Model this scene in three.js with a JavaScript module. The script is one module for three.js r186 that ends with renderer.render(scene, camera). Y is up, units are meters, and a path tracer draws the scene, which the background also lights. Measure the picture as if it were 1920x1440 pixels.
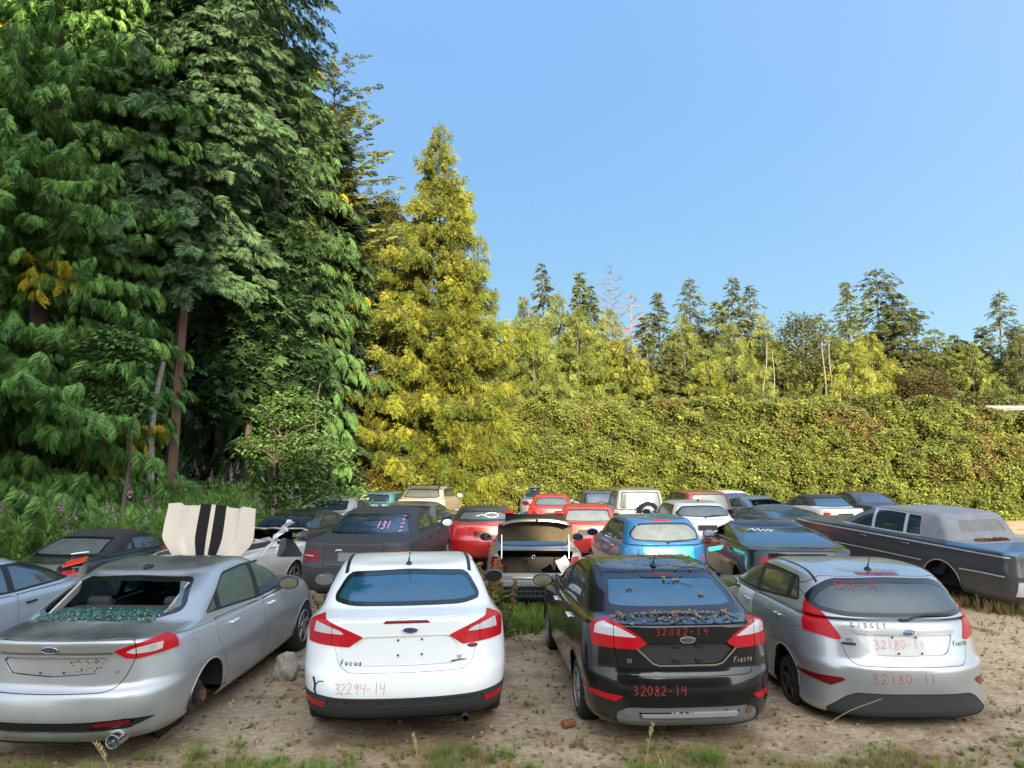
import * as THREE from 'three';
import { mergeGeometries } from 'three/addons/utils/BufferGeometryUtils.js';
import { RoundedBoxGeometry } from 'three/addons/geometries/RoundedBoxGeometry.js';
import { ImprovedNoise } from 'three/addons/math/ImprovedNoise.js';

// ---------------------------------------------------------------- camera, sky, sun, exposure
const scene = new THREE.Scene();
const FOC = 1308, CAM_H = 2.57, PITCH = THREE.MathUtils.degToRad(6.216);
const camera = new THREE.PerspectiveCamera(THREE.MathUtils.radToDeg(2 * Math.atan(720 / FOC)), 4 / 3, 0.1, 3000);
camera.position.set(0, CAM_H, 0);
camera.lookAt(0, CAM_H + Math.tan(PITCH) * 10, -10);

const SUN_AZ = THREE.MathUtils.degToRad(-10), SUN_EL = THREE.MathUtils.degToRad(15); // low behind the viewer, a little to the right
const sunDir = new THREE.Vector3(-Math.sin(SUN_AZ) * Math.cos(SUN_EL), Math.sin(SUN_EL), Math.cos(SUN_AZ) * Math.cos(SUN_EL));
function makeSky() {
  const W = 512, H = 256, data = new Float32Array(W * H * 4), d = new THREE.Vector3();
  const sm = THREE.MathUtils.smoothstep;
  for (let j = 0; j < H; j++) for (let i = 0; i < W; i++) {
    const el = ((j + 0.5) / H - 0.5) * Math.PI, az = ((i + 0.5) / W - 0.5) * 2 * Math.PI;
    d.set(Math.cos(az) * Math.cos(el), Math.sin(el), Math.sin(az) * Math.cos(el));
    const cosg = d.dot(sunDir), g = Math.acos(Math.min(1, Math.max(-1, cosg)));
    const y = Math.max(0, d.y), k = Math.exp(-y * 3.2), k2 = Math.exp(-y * 14);
    // clear air: deep blue overhead, pale towards the horizon
    let r = 0.044 + 0.135 * k + 0.07 * k2, gg = 0.126 + 0.180 * k + 0.06 * k2, b = 0.295 + 0.060 * k;
    // forward scattering round the low sun, broad lobe raised to brighten the shaded front cars
    const m = 1.9 * Math.exp(-g * g / 0.34) + 1.55 * Math.exp(-g * g / 1.45);
    r += m * 0.62; gg += m * 0.60; b += m * 0.54;
    if (d.y < 0) { const t = sm(-d.y, 0, 0.12); r += (0.10 - r) * t; gg += (0.085 - gg) * t; b += (0.055 - b) * t; }
    const o = (j * W + i) * 4; data[o] = r; data[o + 1] = gg; data[o + 2] = b; data[o + 3] = 1;
  }
  const t = new THREE.DataTexture(data, W, H, THREE.RGBAFormat, THREE.FloatType);
  t.mapping = THREE.EquirectangularReflectionMapping; t.magFilter = THREE.LinearFilter; t.minFilter = THREE.LinearFilter;
  t.wrapS = THREE.RepeatWrapping; t.needsUpdate = true;
  return t;
}
scene.background = makeSky();
scene.environment = scene.background;
const sun = new THREE.DirectionalLight(new THREE.Color(1.0, 0.83, 0.56), 5);
sun.position.copy(sunDir).multiplyScalar(120);
sun.castShadow = true;
Object.assign(sun.shadow.camera, { left: -60, right: 60, top: 60, bottom: -60, near: 1, far: 300 });
sun.shadow.mapSize.set(4096, 4096);
scene.add(sun, sun.target);
const renderer = new THREE.WebGLRenderer({ antialias: true });
renderer.setSize(1024, 768);
renderer.shadowMap.enabled = true;
renderer.toneMapping = THREE.LinearToneMapping;
renderer.toneMappingExposure = 2.9;

// ---------------------------------------------------------------- helpers
function rng(seed) { let s = seed >>> 0; return () => { s = (s + 0x6d2b79f5) | 0; let t = Math.imul(s ^ (s >>> 15), 1 | s); t = (t + Math.imul(t ^ (t >>> 7), 61 | t)) ^ t; return ((t ^ (t >>> 14)) >>> 0) / 4294967296; }; }
const perlin = new ImprovedNoise();
const noise = (x, y, z = 0) => perlin.noise(x, y, z);
const fbm = (x, y, z = 0, o = 4) => { let s = 0, a = 0.5, f = 1; for (let i = 0; i < o; i++) { s += a * noise(x * f, y * f, z * f + i * 7.3); a *= 0.5; f *= 2.03; } return s; };
const clamp = THREE.MathUtils.clamp, lerp = THREE.MathUtils.lerp, sstep = THREE.MathUtils.smoothstep, DEG = Math.PI / 180;
const c3 = (r, g, b) => [r, g, b];
const V = (x, y, z) => new THREE.Vector3(x, y, z);
const col = (r, g, b) => new THREE.Color().setRGB(r, g, b);
const nameCount = {};
function numbered(n) { const c = nameCount[n] = (nameCount[n] ?? -1) + 1; return c ? n + '_' + String(c).padStart(3, '0') : n; }
function shade(o) { o.castShadow = o.receiveShadow = true; return o; }
function mesh(name, geo, mat, parent) { const m = shade(new THREE.Mesh(geo, mat)); m.name = name; if (parent) parent.add(m); return m; }
function top(o, name, label, category, group) { o.name = numbered(name); o.userData.label = label; if (category) o.userData.category = category; if (group) o.userData.group = group; scene.add(o); return o; }
function struct(o, name, label) { o.name = name; o.userData.kind = 'structure'; if (label) o.userData.label = label; scene.add(o); return o; }
function xf(g, p = [0, 0, 0], r = [0, 0, 0], s = [1, 1, 1]) {
  if (!Array.isArray(s)) s = [s, s, s];
  return g.applyMatrix4(new THREE.Matrix4().compose(V(...p), new THREE.Quaternion().setFromEuler(new THREE.Euler(...r)), V(...s)));
}
function plain(g) { g = g.index ? g.toNonIndexed() : g; for (const k of Object.keys(g.attributes)) if (!['position', 'normal', 'uv'].includes(k)) g.deleteAttribute(k); return g; }
const merge = (list) => mergeGeometries(list.map(plain));
const box = (w, h, d, p, r, bev = 0.02) => xf(new RoundedBoxGeometry(w, h, d, 2, Math.min(bev, w / 2.1, h / 2.1, d / 2.1)), p, r);
const cyl = (r0, r1, h, p, r, n = 14) => xf(new THREE.CylinderGeometry(r0, r1, h, n), p, r);
function tube(pts, r, n = 16, k = 6, closed = false) { return new THREE.TubeGeometry(new THREE.CatmullRomCurve3(pts.map((p) => p.isVector3 ? p : V(...p)), closed), n, r, k, closed); }
function tex(n, f, srgb, rep) { // f(u, v) -> [r, g, b] in 0..1 (tileable where f is)
  const a = new Uint8Array(n * n * 4);
  for (let j = 0; j < n; j++) for (let i = 0; i < n; i++) { const c = f(i / n, j / n), o = (j * n + i) * 4; for (let k = 0; k < 3; k++) a[o + k] = clamp(c[k], 0, 1) * 255; a[o + 3] = 255; }
  const t = new THREE.DataTexture(a, n, n); t.wrapS = t.wrapT = THREE.RepeatWrapping; t.magFilter = THREE.LinearFilter; t.minFilter = THREE.LinearMipmapLinearFilter; t.generateMipmaps = true;
  if (srgb) t.colorSpace = THREE.SRGBColorSpace; if (rep) t.repeat.set(rep, rep); t.needsUpdate = true; return t;
}
// tileable fractal noise
const tnoise = (u, v, f, z = 0, o = 4) => { const a = u * 2 * Math.PI, b = v * 2 * Math.PI, R = f / 6.28; let s = 0, am = 0.5, k = 1; for (let i = 0; i < o; i++) { s += am * noise(Math.cos(a) * R * k + 11 + z, Math.sin(a) * R * k + Math.cos(b) * R * k * 1.3, Math.sin(b) * R * k + z + i * 5.1); am *= 0.5; k *= 2; } return s; };

// ---------------------------------------------------------------- shared materials
const smudge = tex(256, (u, v) => { const s = 0.5 + 0.55 * tnoise(u, v, 5, 3, 5), d = tnoise(u, v, 30, 9, 3); const k = clamp(0.55 + s * 0.55 + d * 0.25, 0, 1); return [k, k, k]; });
const M = {};
function std(o) { return new THREE.MeshStandardMaterial(o); }
function phys(o) { return new THREE.MeshPhysicalMaterial(o); }
M.trim = phys({ color: col(0.012, 0.012, 0.013), roughness: 0.45 });
M.gloss = phys({ color: col(0.008, 0.009, 0.011), roughness: 0.12, clearcoat: 0.6 });
M.plastic = std({ color: col(0.03, 0.03, 0.031), roughness: 0.75 });
M.greyPlastic = std({ color: col(0.16, 0.16, 0.155), roughness: 0.6 });
M.dark = std({ color: col(0.012, 0.012, 0.012), roughness: 0.95 });
M.seat = std({ color: col(0.035, 0.034, 0.036), roughness: 0.9 });
M.seatTan = std({ color: col(0.20, 0.16, 0.11), roughness: 0.9 });
M.lining = std({ color: col(0.42, 0.38, 0.33), roughness: 0.9 });
M.rubber = std({ color: col(0.02, 0.019, 0.018), roughness: 0.85 });
M.alloy = phys({ color: col(0.42, 0.42, 0.43), metalness: 0.8, roughness: 0.4 });
M.steel = std({ color: col(0.07, 0.065, 0.06), metalness: 0.5, roughness: 0.6 });
M.rust = std({ color: col(0.16, 0.07, 0.035), roughness: 0.85 });
M.chrome = phys({ color: col(0.72, 0.73, 0.75), metalness: 1, roughness: 0.16 });
const ribs = tex(64, (u, v) => { const k = 0.5 + 0.5 * Math.sin(u * 6.283 * 2) * Math.sin(v * 6.283 * 4); return [k, k, k]; }); ribs.repeat.set(34, 34);
M.red = phys({ bumpMap: ribs, bumpScale: 0.0012,  color: col(0.46, 0.003, 0.008), roughness: 0.22, specularIntensity: 0.5, clearcoat: 0.25, clearcoatRoughness: 0.06 });
M.darkRed = phys({ color: col(0.17, 0.005, 0.008), roughness: 0.25, specularIntensity: 0.5, clearcoat: 0.3 });
M.clear = phys({ bumpMap: ribs, bumpScale: 0.002,  color: col(0.62, 0.60, 0.60), roughness: 0.18, clearcoat: 1, metalness: 0.15 });
M.amber = phys({ color: col(0.6, 0.2, 0.02), roughness: 0.2, clearcoat: 1 });
M.blueBadge = phys({ color: col(0.012, 0.03, 0.13), roughness: 0.2, clearcoat: 1 });
M.ink = std({ color: col(0.42, 0.03, 0.015), roughness: 0.8 });
M.inkPale = std({ color: col(0.62, 0.20, 0.15), roughness: 0.8 });
M.inkPink = std({ color: col(0.75, 0.32, 0.42), roughness: 0.8 });
M.inkWhite = std({ color: col(0.75, 0.78, 0.8), roughness: 0.8 });
M.bright = phys({ color: col(0.62, 0.62, 0.61), metalness: 0.35, roughness: 0.3, clearcoat: 0.5 });
M.mirror = phys({ color: col(0.55, 0.6, 0.62), metalness: 1, roughness: 0.06 });
function glass(through, c = [0.05, 0.06, 0.065], rough = 0.06, ior = 2.1) { return phys({ color: col(...c), transmission: through, thickness: 0, roughness: rough, ior, metalness: 0, map: smudge }); }
M.glass = glass(0.55, [0.10, 0.14, 0.15], 0.05, 1.9);
M.glassDark = glass(0.2, [0.02, 0.04, 0.07], 0.06, 2.6);
M.glassBlue = glass(0.12, [0.010, 0.085, 0.155], 0.08, 2.3);  // blue of the reflected sky mixed into the base colour
M.glassTeal = glass(0.25, [0.085, 0.15, 0.17], 0.1, 2.2);
M.glassHaze = glass(0.35, [0.17, 0.20, 0.20], 0.12, 1.8);
function paint(c, o = {}) { return phys({ color: col(1, 1, 1), vertexColors: true, metalness: o.metal ?? 0, roughness: o.rough ?? 0.35, clearcoat: o.coat ?? 1, clearcoatRoughness: o.coatRough ?? 0.06, specularIntensity: o.spec ?? 1, name: 'paint' }); }
// ---------------------------------------------------------------- car bodies: a lofted skin that is cut into panels, panes and lamps
// a row of the loft: [y, rise at rear, rise at front, s of rear end, s of front end, half width, rear rounding, front rounding, squareness]; s runs forward from the rear bumper
function monotone(xs) { // monotone cubic through equally spaced values -> f(t)
  const n = xs.length, d = [], m = [];
  for (let i = 0; i < n - 1; i++) d.push(xs[i + 1] - xs[i]);
  m.push(d[0]); for (let i = 1; i < n - 1; i++) m.push(d[i - 1] * d[i] <= 0 ? 0 : 2 * d[i - 1] * d[i] / (d[i - 1] + d[i])); m.push(d[n - 2]);
  return (t) => { const i = Math.min(n - 2, Math.floor(t)), u = t - i, u2 = u * u, u3 = u2 * u; return xs[i] * (2 * u3 - 3 * u2 + 1) + m[i] * (u3 - 2 * u2 + u) + xs[i + 1] * (3 * u2 - 2 * u3) + m[i + 1] * (u3 - u2); };
}
function bodyRows(o) {
  const L = o.L, h = o.hw, rp = o.rp ?? [0.14, 0.04, 0, 0.01, 0.05, 0.08, 0.1], q = o.q ?? 2.9, lr = o.lr ?? 0.6, y0 = o.sill ?? 0.2, qg = o.qg ?? 4, fb = o.fb ?? 0;
  const at = (y, yr, yf, ...r) => [y, yr - y, yf - y, ...r];
  const g0 = o.bl + 0.06, g1 = o.h - 0.06, mid = o.bulge ?? 0.44;
  const gb = o.gb, rr = o.rr, sm = (o.rr + o.rf) / 2, lg = Math.min(o.lg ?? 0.45, (o.rf - o.rr) * 0.35), lf = Math.min(0.7, (o.rf - o.rr) * 0.4);
  return [
    at(y0, (o.yb ?? 0.22), y0 + 0.03, rp[0], L - 0.16, h * (o.w0 ?? 0.87), lr * 0.85, 0.6, q + 0.4),
    at(y0 + 0.07, (o.yb ?? 0.22) + 0.06, y0 + 0.08, rp[1], L - 0.05, h * (o.w1 ?? 0.945), lr * 0.95, 0.7, q + 0.2),
    at(0.45, 0.46, 0.45, rp[2], L, h * 0.975, lr, 0.85, q),
    at(0.58, 0.61, 0.56, rp[3], L - 0.01, h * 0.995, lr, 0.9, q),
    at(0.68, o.y4 ?? 0.69, 0.64, rp[4], L - 0.04, h, lr, 0.95, q),
    at(o.bl - 0.13, o.dk - 0.15, o.hd - 0.1, rp[5], L - 0.15, h * 0.985, lr, 1.0, q),
    at(o.bl - 0.02, o.dk - 0.02, o.hd - 0.02, rp[6], L - 0.28, h * (o.sh ?? 0.965), lr, 1.0, q),
    at(o.bl + 0.02, o.dk, o.hd, rp[6] + 0.025, L - 0.34, h * (o.sh ?? 0.965) - 0.025, lr, 1.0, q + 0.1),
    at(o.bl + 0.03, o.dk + 0.006, o.hd + 0.01, rp[6] + 0.06, L - 0.45, h * (o.sh ?? 0.965) - 0.045, lr, 1.0, q + 0.2),
    at(g0, o.gbY, o.cwY ?? o.bl + 0.03, gb, o.cw, o.gw, lg, 0.8, qg),
    at(lerp(g0, g1, 0.12), lerp(o.gbY, g1, 0.12), lerp(o.bl + 0.03, g1, 0.12), lerp(gb, rr, 0.13), lerp(o.cw, o.rf, 0.13), lerp(o.gw, o.rw, 0.1), lg, 0.8, qg),
    at(lerp(g0, g1, 0.55), lerp(o.gbY, g1, 0.55 - fb), lerp(o.bl + 0.03, g1, 0.55), lerp(gb, rr, 0.52), lerp(o.cw, o.rf, 0.55), lerp(o.gw, o.rw, mid), lg, lf, qg),
    at(g1, g1 + (o.rdR ?? -0.03), g1 - 0.04, rr, o.rf, o.rw, lg, lf, qg),
    at(o.h - 0.03, o.h - 0.03 + (o.rdR ?? -0.03) * 0.9, o.h - 0.075, rr + 0.06 + (o.sp ?? 0), o.rf - 0.06, o.rw - 0.045, lg, lf, qg),
    at(o.h - 0.008, o.h - 0.02 + (o.rdR ?? -0.03) * 0.6, o.h - 0.05, lerp(rr, sm, 0.35), lerp(o.rf, sm, 0.35), o.rw * 0.62, lg * 0.6, lf * 0.6, qg),
    at(o.h, o.h, o.h, sm - 0.12, sm + 0.12, 0.004, 0.05, 0.05, 2),
  ];
}
function loft(rows, L, step) {
  const nr = Math.round(0.62 / step), nt = Math.round(0.42 / step), ns = Math.round(1.9 / step), nf = Math.round(0.7 / step), P = 2.2;
  const cols = 9, f = []; for (let c = 0; c < cols; c++) f.push(monotone(rows.map((r) => r[c])));
  const ts = [];
  for (let i = 0; i < rows.length - 1; i++) {
    const a = rows[i], b = rows[i + 1], d = Math.max(Math.abs(a[0] + a[1] - b[0] - b[1]), Math.abs(a[0] - b[0]), Math.abs(a[3] - b[3]) * 0.8, Math.abs(a[4] - b[4]) * 0.5, Math.abs(a[5] - b[5]));
    const n = Math.max(1, Math.ceil(d / step)); for (let k = 0; k < n; k++) ts.push(i + k / n);
  }
  ts.push(rows.length - 1.0001);
  const grid = ts.map((t) => {
    const [y, dR, dF, sr, sf, w, Lr0, Lf0, q] = f.map((g) => g(t)), tot = sf - sr, Lr = Math.min(Lr0, tot * 0.45), Lf = Math.min(Lf0, tot * 0.45), sm = (sr + sf) / 2, out = [];
    const put = (x, s) => { const pl = 1 - 0.032 * Math.pow(Math.abs(s - L * 0.48) / (L * 0.5), 3), e = s < sm ? dR * Math.pow((sm - s) / (sm - sr), 2) : dF * Math.pow((s - sm) / (sf - sm), 2); out.push([x * pl, y + e, -s]); };
    for (let k = 0; k <= nr; k++) { const xi = 0.86 * k / nr; put(w * xi, sr + Lr * (1 - Math.pow(1 - Math.pow(xi, q), 1 / P))); }
    const t0 = Math.pow(1 - Math.pow(0.86, q), 1 / P);
    for (let k = 1; k <= nt; k++) { const tt = t0 * (1 - k / nt); put(w * Math.pow(Math.max(0, 1 - Math.pow(tt, P)), 1 / q), sr + Lr * (1 - tt)); }
    for (let k = 1; k <= ns; k++) put(w, lerp(sr + Lr, sf - Lf, k / ns));
    for (let k = 1; k <= nf; k++) { const an = k / nf * Math.PI / 2; put(w * Math.pow(Math.cos(an), 2 / q) , sf - Lf + Lf * Math.pow(Math.sin(an), 2 / P)); }
    return out;
  });
  const R = grid.length, C = grid[0].length, nor = grid.map(() => []);
  const g = (i, j) => { i = clamp(i, 0, R - 1); if (j < 0) { const p = grid[i][-j]; return [-p[0], p[1], p[2]]; } if (j >= C) { const p = grid[i][2 * C - 2 - j]; return [-p[0], p[1], p[2]]; } return grid[i][j]; };
  for (let i = 0; i < R; i++) for (let j = 0; j < C; j++) {
    const a = g(i + 1, j), b = g(i - 1, j), c = g(i, j + 1), d = g(i, j - 1);
    const u = V(a[0] - b[0], a[1] - b[1], a[2] - b[2]), v = V(c[0] - d[0], c[1] - d[1], c[2] - d[2]), n = v.cross(u);
    if (i === R - 1 || n.lengthSq() < 1e-12) n.set(0, 1, 0); n.normalize();
    nor[i].push([n.x, n.y, n.z]);
  }
  const tris = [], vert = (i, j, sx) => { const p = grid[i][j], n = nor[i][j]; return [sx * p[0], p[1], p[2], sx * n[0], n[1], n[2]]; };
  const tri = (a, b, c) => { // wind so that the face looks along its normals
    const ux = b[0] - a[0], uy = b[1] - a[1], uz = b[2] - a[2], vx = c[0] - a[0], vy = c[1] - a[1], vz = c[2] - a[2];
    const nx = uy * vz - uz * vy, ny = uz * vx - ux * vz, nz = ux * vy - uy * vx; if (nx * nx + ny * ny + nz * nz < 1e-16) return;
    tris.push(nx * (a[3] + b[3] + c[3]) + ny * (a[4] + b[4] + c[4]) + nz * (a[5] + b[5] + c[5]) >= 0 ? [a, b, c] : [a, c, b]);
  };
  for (const sx of [1, -1]) for (let i = 0; i < R - 1; i++) for (let j = 0; j < C - 1; j++) {
    const a = vert(i, j, sx), b = vert(i, j + 1, sx), c = vert(i + 1, j + 1, sx), d = vert(i + 1, j, sx);
    tri(a, b, c); tri(a, c, d);
  }
  return { tris, rim: grid[0] };
}
const UV = { rear: (p) => [p[0], p[1]], side: (p) => [-p[2], p[1]], top: (p) => [p[0], -p[2]] };
const mixv = (a, b, t) => [0, 1, 2, 3, 4, 5].map((k) => a[k] + (b[k] - a[k]) * t);
function splitPoly(poly, fn) { // -> [part where fn >= 0, part where fn < 0]
  const d = poly.map(fn); let pos = false, neg = false; for (const x of d) { if (x > 1e-9) pos = true; if (x < -1e-9) neg = true; }
  if (!neg) return [poly, null]; if (!pos) return [null, poly];
  const a = [], b = [];
  for (let i = 0; i < poly.length; i++) {
    const j = (i + 1) % poly.length;
    if (d[i] >= 0) a.push(poly[i]); if (d[i] <= 0) b.push(poly[i]);
    if (d[i] * d[j] < 0) { const m = mixv(poly[i], poly[j], d[i] / (d[i] - d[j])); a.push(m); b.push(m); }
  }
  return [a.length > 2 ? a : null, b.length > 2 ? b : null];
}
function fan(polys) { const out = []; for (const p of polys) for (let i = 1; i < p.length - 1; i++) out.push([p[0], p[i], p[i + 1]]); return out; }
function splitBy(tris, fn) { const a = [], b = []; for (const t of tris) { const [p, n] = splitPoly(t, fn); if (p) a.push(p); if (n) b.push(n); } return [fan(a), fan(b)]; }
function cut(tris, poly, axis, cond) { // -> { ins, out }
  const uv = UV[axis], pts = poly.map((p) => new THREE.Vector2(p[0], p[1])); if (THREE.ShapeUtils.isClockWise(pts)) pts.reverse();
  const faces = THREE.ShapeUtils.triangulateShape(pts, []).map((f) => {
    const v = f.map((i) => pts[i]); if ((v[1].x - v[0].x) * (v[2].y - v[0].y) - (v[1].y - v[0].y) * (v[2].x - v[0].x) < 0) v.reverse();
    return { v, e: v.map((p, k) => { const n = v[(k + 1) % 3]; return [-(n.y - p.y), n.x - p.x, (n.y - p.y) * p.x - (n.x - p.x) * p.y]; }), b: [Math.min(...v.map((p) => p.x)), Math.max(...v.map((p) => p.x)), Math.min(...v.map((p) => p.y)), Math.max(...v.map((p) => p.y))] };
  });
  const bb = [Math.min(...pts.map((p) => p.x)), Math.max(...pts.map((p) => p.x)), Math.min(...pts.map((p) => p.y)), Math.max(...pts.map((p) => p.y))];
  const ins = [], out = [];
  const boxOf = (p) => { let a = 1e9, b = -1e9, c = 1e9, d = -1e9; for (const q of p) { const [u, v] = uv(q); if (u < a) a = u; if (u > b) b = u; if (v < c) c = v; if (v > d) d = v; } return [a, b, c, d]; };
  const apart = (a, b) => a[1] < b[0] || a[0] > b[1] || a[3] < b[2] || a[2] > b[3];
  for (const t of tris) {
    if (apart(boxOf(t), bb) || !cond(t)) { out.push(t); continue; }
    let rest = [t];
    for (const f of faces) {
      const next = [];
      for (const r of rest) {
        if (apart(boxOf(r), f.b)) { next.push(r); continue; }
        let cur = r; const outs = [];
        for (const e of f.e) { const [p, n] = splitPoly(cur, (q) => { const [u, v] = uv(q); return e[0] * u + e[1] * v + e[2]; }); if (n) outs.push(n); cur = p; if (!cur) break; }
        if (cur) { ins.push(cur); next.push(...outs); } else next.push(r);
      }
      rest = next;
    }
    out.push(...rest);
  }
  return { ins: fan(ins), out: fan(out) };
}
const CON = {
  rear: (smax = 9, nz = 0.02) => (t) => t[0][5] + t[1][5] + t[2][5] > 3 * nz && -t[0][2] < smax,
  side: (sx) => (t) => (t[0][0] + t[1][0] + t[2][0]) * sx > 0 && Math.abs(t[0][3] + t[1][3] + t[2][3]) > 0.35,
  top: () => (t) => t[0][4] + t[1][4] + t[2][4] > 0.6,
};
const shift = (tris, d) => tris.map((t) => t.map((p) => [p[0] + p[3] * d, p[1] + p[4] * d, p[2] + p[5] * d, p[3], p[4], p[5]]));
const move = (tris, dx, dy, dz) => tris.map((t) => t.map((p) => [p[0] + dx, p[1] + dy, p[2] + dz, p[3], p[4], p[5]]));
function skirt(tris, depth, dir) { // walls from the open edges inwards (or along dir)
  const id = new Map(), key = (p) => { const k = Math.round(p[0] * 2e4) + ',' + Math.round(p[1] * 2e4) + ',' + Math.round(p[2] * 2e4); let i = id.get(k); if (i === undefined) id.set(k, i = id.size); return i; };
  const E = new Map();
  for (const t of tris) { const k = t.map(key); for (let i = 0; i < 3; i++) { const a = k[i], b = k[(i + 1) % 3]; if (a === b) continue; const e = a < b ? a * 4194304 + b : b * 4194304 + a; const r = E.get(e); if (r) r.n++; else E.set(e, { n: 1, a: t[i], b: t[(i + 1) % 3] }); } }
  const out = [];
  for (const { n, a, b } of E.values()) {
    if (n > 1) continue;
    const d = dir ?? null, A = d ? [a[0] + d[0], a[1] + d[1], a[2] + d[2]] : [a[0] - a[3] * depth, a[1] - a[4] * depth, a[2] - a[5] * depth], B = d ? [b[0] + d[0], b[1] + d[1], b[2] + d[2]] : [b[0] - b[3] * depth, b[1] - b[4] * depth, b[2] - b[5] * depth];
    const e = V(b[0] - a[0], b[1] - a[1], b[2] - a[2]), m = e.cross(V(a[3], a[4], a[5])).normalize(), N = [m.x, m.y, m.z];
    const q = (p) => [p[0], p[1], p[2], ...N];
    out.push([q(b), q(a), q(A)], [q(b), q(A), q(B)]);
  }
  return out;
}
function geo(tris, tint) {
  const n = tris.length * 3, P = new Float32Array(n * 3), N = new Float32Array(n * 3), U = new Float32Array(n * 2), C = tint ? new Float32Array(n * 3) : null; let i = 0;
  for (const t of tris) for (const p of t) {
    P.set([p[0], p[1], p[2]], i * 3); N.set([p[3], p[4], p[5]], i * 3);
    const ax = Math.abs(p[3]), ay = Math.abs(p[4]); U[i * 2] = ax > 0.7 ? -p[2] : p[0]; U[i * 2 + 1] = ay > 0.8 ? -p[2] : p[1];
    if (C) { const c = tint(p); C.set(c, i * 3); } i++;
  }
  const g = new THREE.BufferGeometry(); g.setAttribute('position', new THREE.BufferAttribute(P, 3)); g.setAttribute('normal', new THREE.BufferAttribute(N, 3)); g.setAttribute('uv', new THREE.BufferAttribute(U, 2));
  if (C) g.setAttribute('color', new THREE.BufferAttribute(C, 3)); return g;
}
// rounding of polygon corners; grow / shrink a polygon
function soft(pts, r, n = 3) {
  const out = [], N = pts.length;
  for (let i = 0; i < N; i++) {
    const p = pts[i], a = pts[(i + N - 1) % N], b = pts[(i + 1) % N], R = p[2] ?? r, la = Math.hypot(a[0] - p[0], a[1] - p[1]), lb = Math.hypot(b[0] - p[0], b[1] - p[1]), k = Math.min(R, la * 0.48, lb * 0.48);
    if (k < 1e-4) { out.push([p[0], p[1]]); continue; }
    const A = [p[0] + (a[0] - p[0]) * k / la, p[1] + (a[1] - p[1]) * k / la], B = [p[0] + (b[0] - p[0]) * k / lb, p[1] + (b[1] - p[1]) * k / lb];
    for (let j = 0; j <= n; j++) { const t = j / n, u = 1 - t; out.push([u * u * A[0] + 2 * u * t * p[0] + t * t * B[0], u * u * A[1] + 2 * u * t * p[1] + t * t * B[1]]); }
  }
  return out;
}
function grow(pts, d) {
  const v = pts.map((p) => new THREE.Vector2(p[0], p[1])), s = THREE.ShapeUtils.isClockWise(v) ? -1 : 1, N = pts.length;
  return pts.map((p, i) => {
    const a = pts[(i + N - 1) % N], b = pts[(i + 1) % N];
    let ax = p[0] - a[0], ay = p[1] - a[1], bx = b[0] - p[0], by = b[1] - p[1]; const la = Math.hypot(ax, ay) || 1, lb = Math.hypot(bx, by) || 1; ax /= la; ay /= la; bx /= lb; by /= lb;
    let nx = ay + by, ny = -(ax + bx); const l = Math.hypot(nx, ny) || 1; nx /= l; ny /= l; const c = Math.max(0.4, nx * ay - ny * ax);
    return [p[0] + s * nx * d / c, p[1] + s * ny * d / c];
  });
}
const flip = (pts) => pts.map((p) => [-p[0], ...p.slice(1)]);
const both = (half) => [...half, ...half.slice().reverse().filter((p) => Math.abs(p[0]) > 1e-4).map((p) => [-p[0], ...p.slice(1)])]; // right half, from the top centre round to the bottom centre
function band(pts, a, b) { // part of a polygon with a <= u <= b
  let p = pts.map((q) => [q[0], q[1], 0, 0, 0, 0]); for (const f of [(q) => q[0] - a, (q) => b - q[0]]) { p = splitPoly(p, f)[0]; if (!p) return null; } return p.map((q) => [q[0], q[1]]);
}
class Lookup { // finds the skin under a point of a view
  constructor(tris, axis, cond) {
    this.b = new Map(); this.uv = UV[axis]; this.axis = axis; const G = this.G = 0.08;
    for (const t of tris) { if (!cond(t)) continue; const q = t.map(this.uv), x0 = Math.min(...q.map((a) => a[0])), x1 = Math.max(...q.map((a) => a[0])), y0 = Math.min(...q.map((a) => a[1])), y1 = Math.max(...q.map((a) => a[1]));
      for (let i = Math.floor(x0 / G); i <= Math.floor(x1 / G); i++) for (let j = Math.floor(y0 / G); j <= Math.floor(y1 / G); j++) { const k = i * 1000 + j; const l = this.b.get(k); if (l) l.push(t); else this.b.set(k, [t]); } }
  }
  at(u, v) {
    let best = null, val = -1e9;
    for (const t of this.b.get(Math.floor(u / this.G) * 1000 + Math.floor(v / this.G)) ?? []) {
      const [a, b, c] = t.map(this.uv), d = (b[1] - c[1]) * (a[0] - c[0]) + (c[0] - b[0]) * (a[1] - c[1]); if (Math.abs(d) < 1e-12) continue;
      const w0 = ((b[1] - c[1]) * (u - c[0]) + (c[0] - b[0]) * (v - c[1])) / d, w1 = ((c[1] - a[1]) * (u - c[0]) + (a[0] - c[0]) * (v - c[1])) / d, w2 = 1 - w0 - w1;
      if (w0 < -1e-4 || w1 < -1e-4 || w2 < -1e-4) continue;
      const p = [0, 1, 2, 3, 4, 5].map((k) => t[0][k] * w0 + t[1][k] * w1 + t[2][k] * w2), m = this.axis === 'rear' ? p[2] : this.axis === 'top' ? p[1] : Math.abs(p[0]);
      if (m > val) { val = m; best = p; }
    }
    return best;
  }
}
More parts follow.
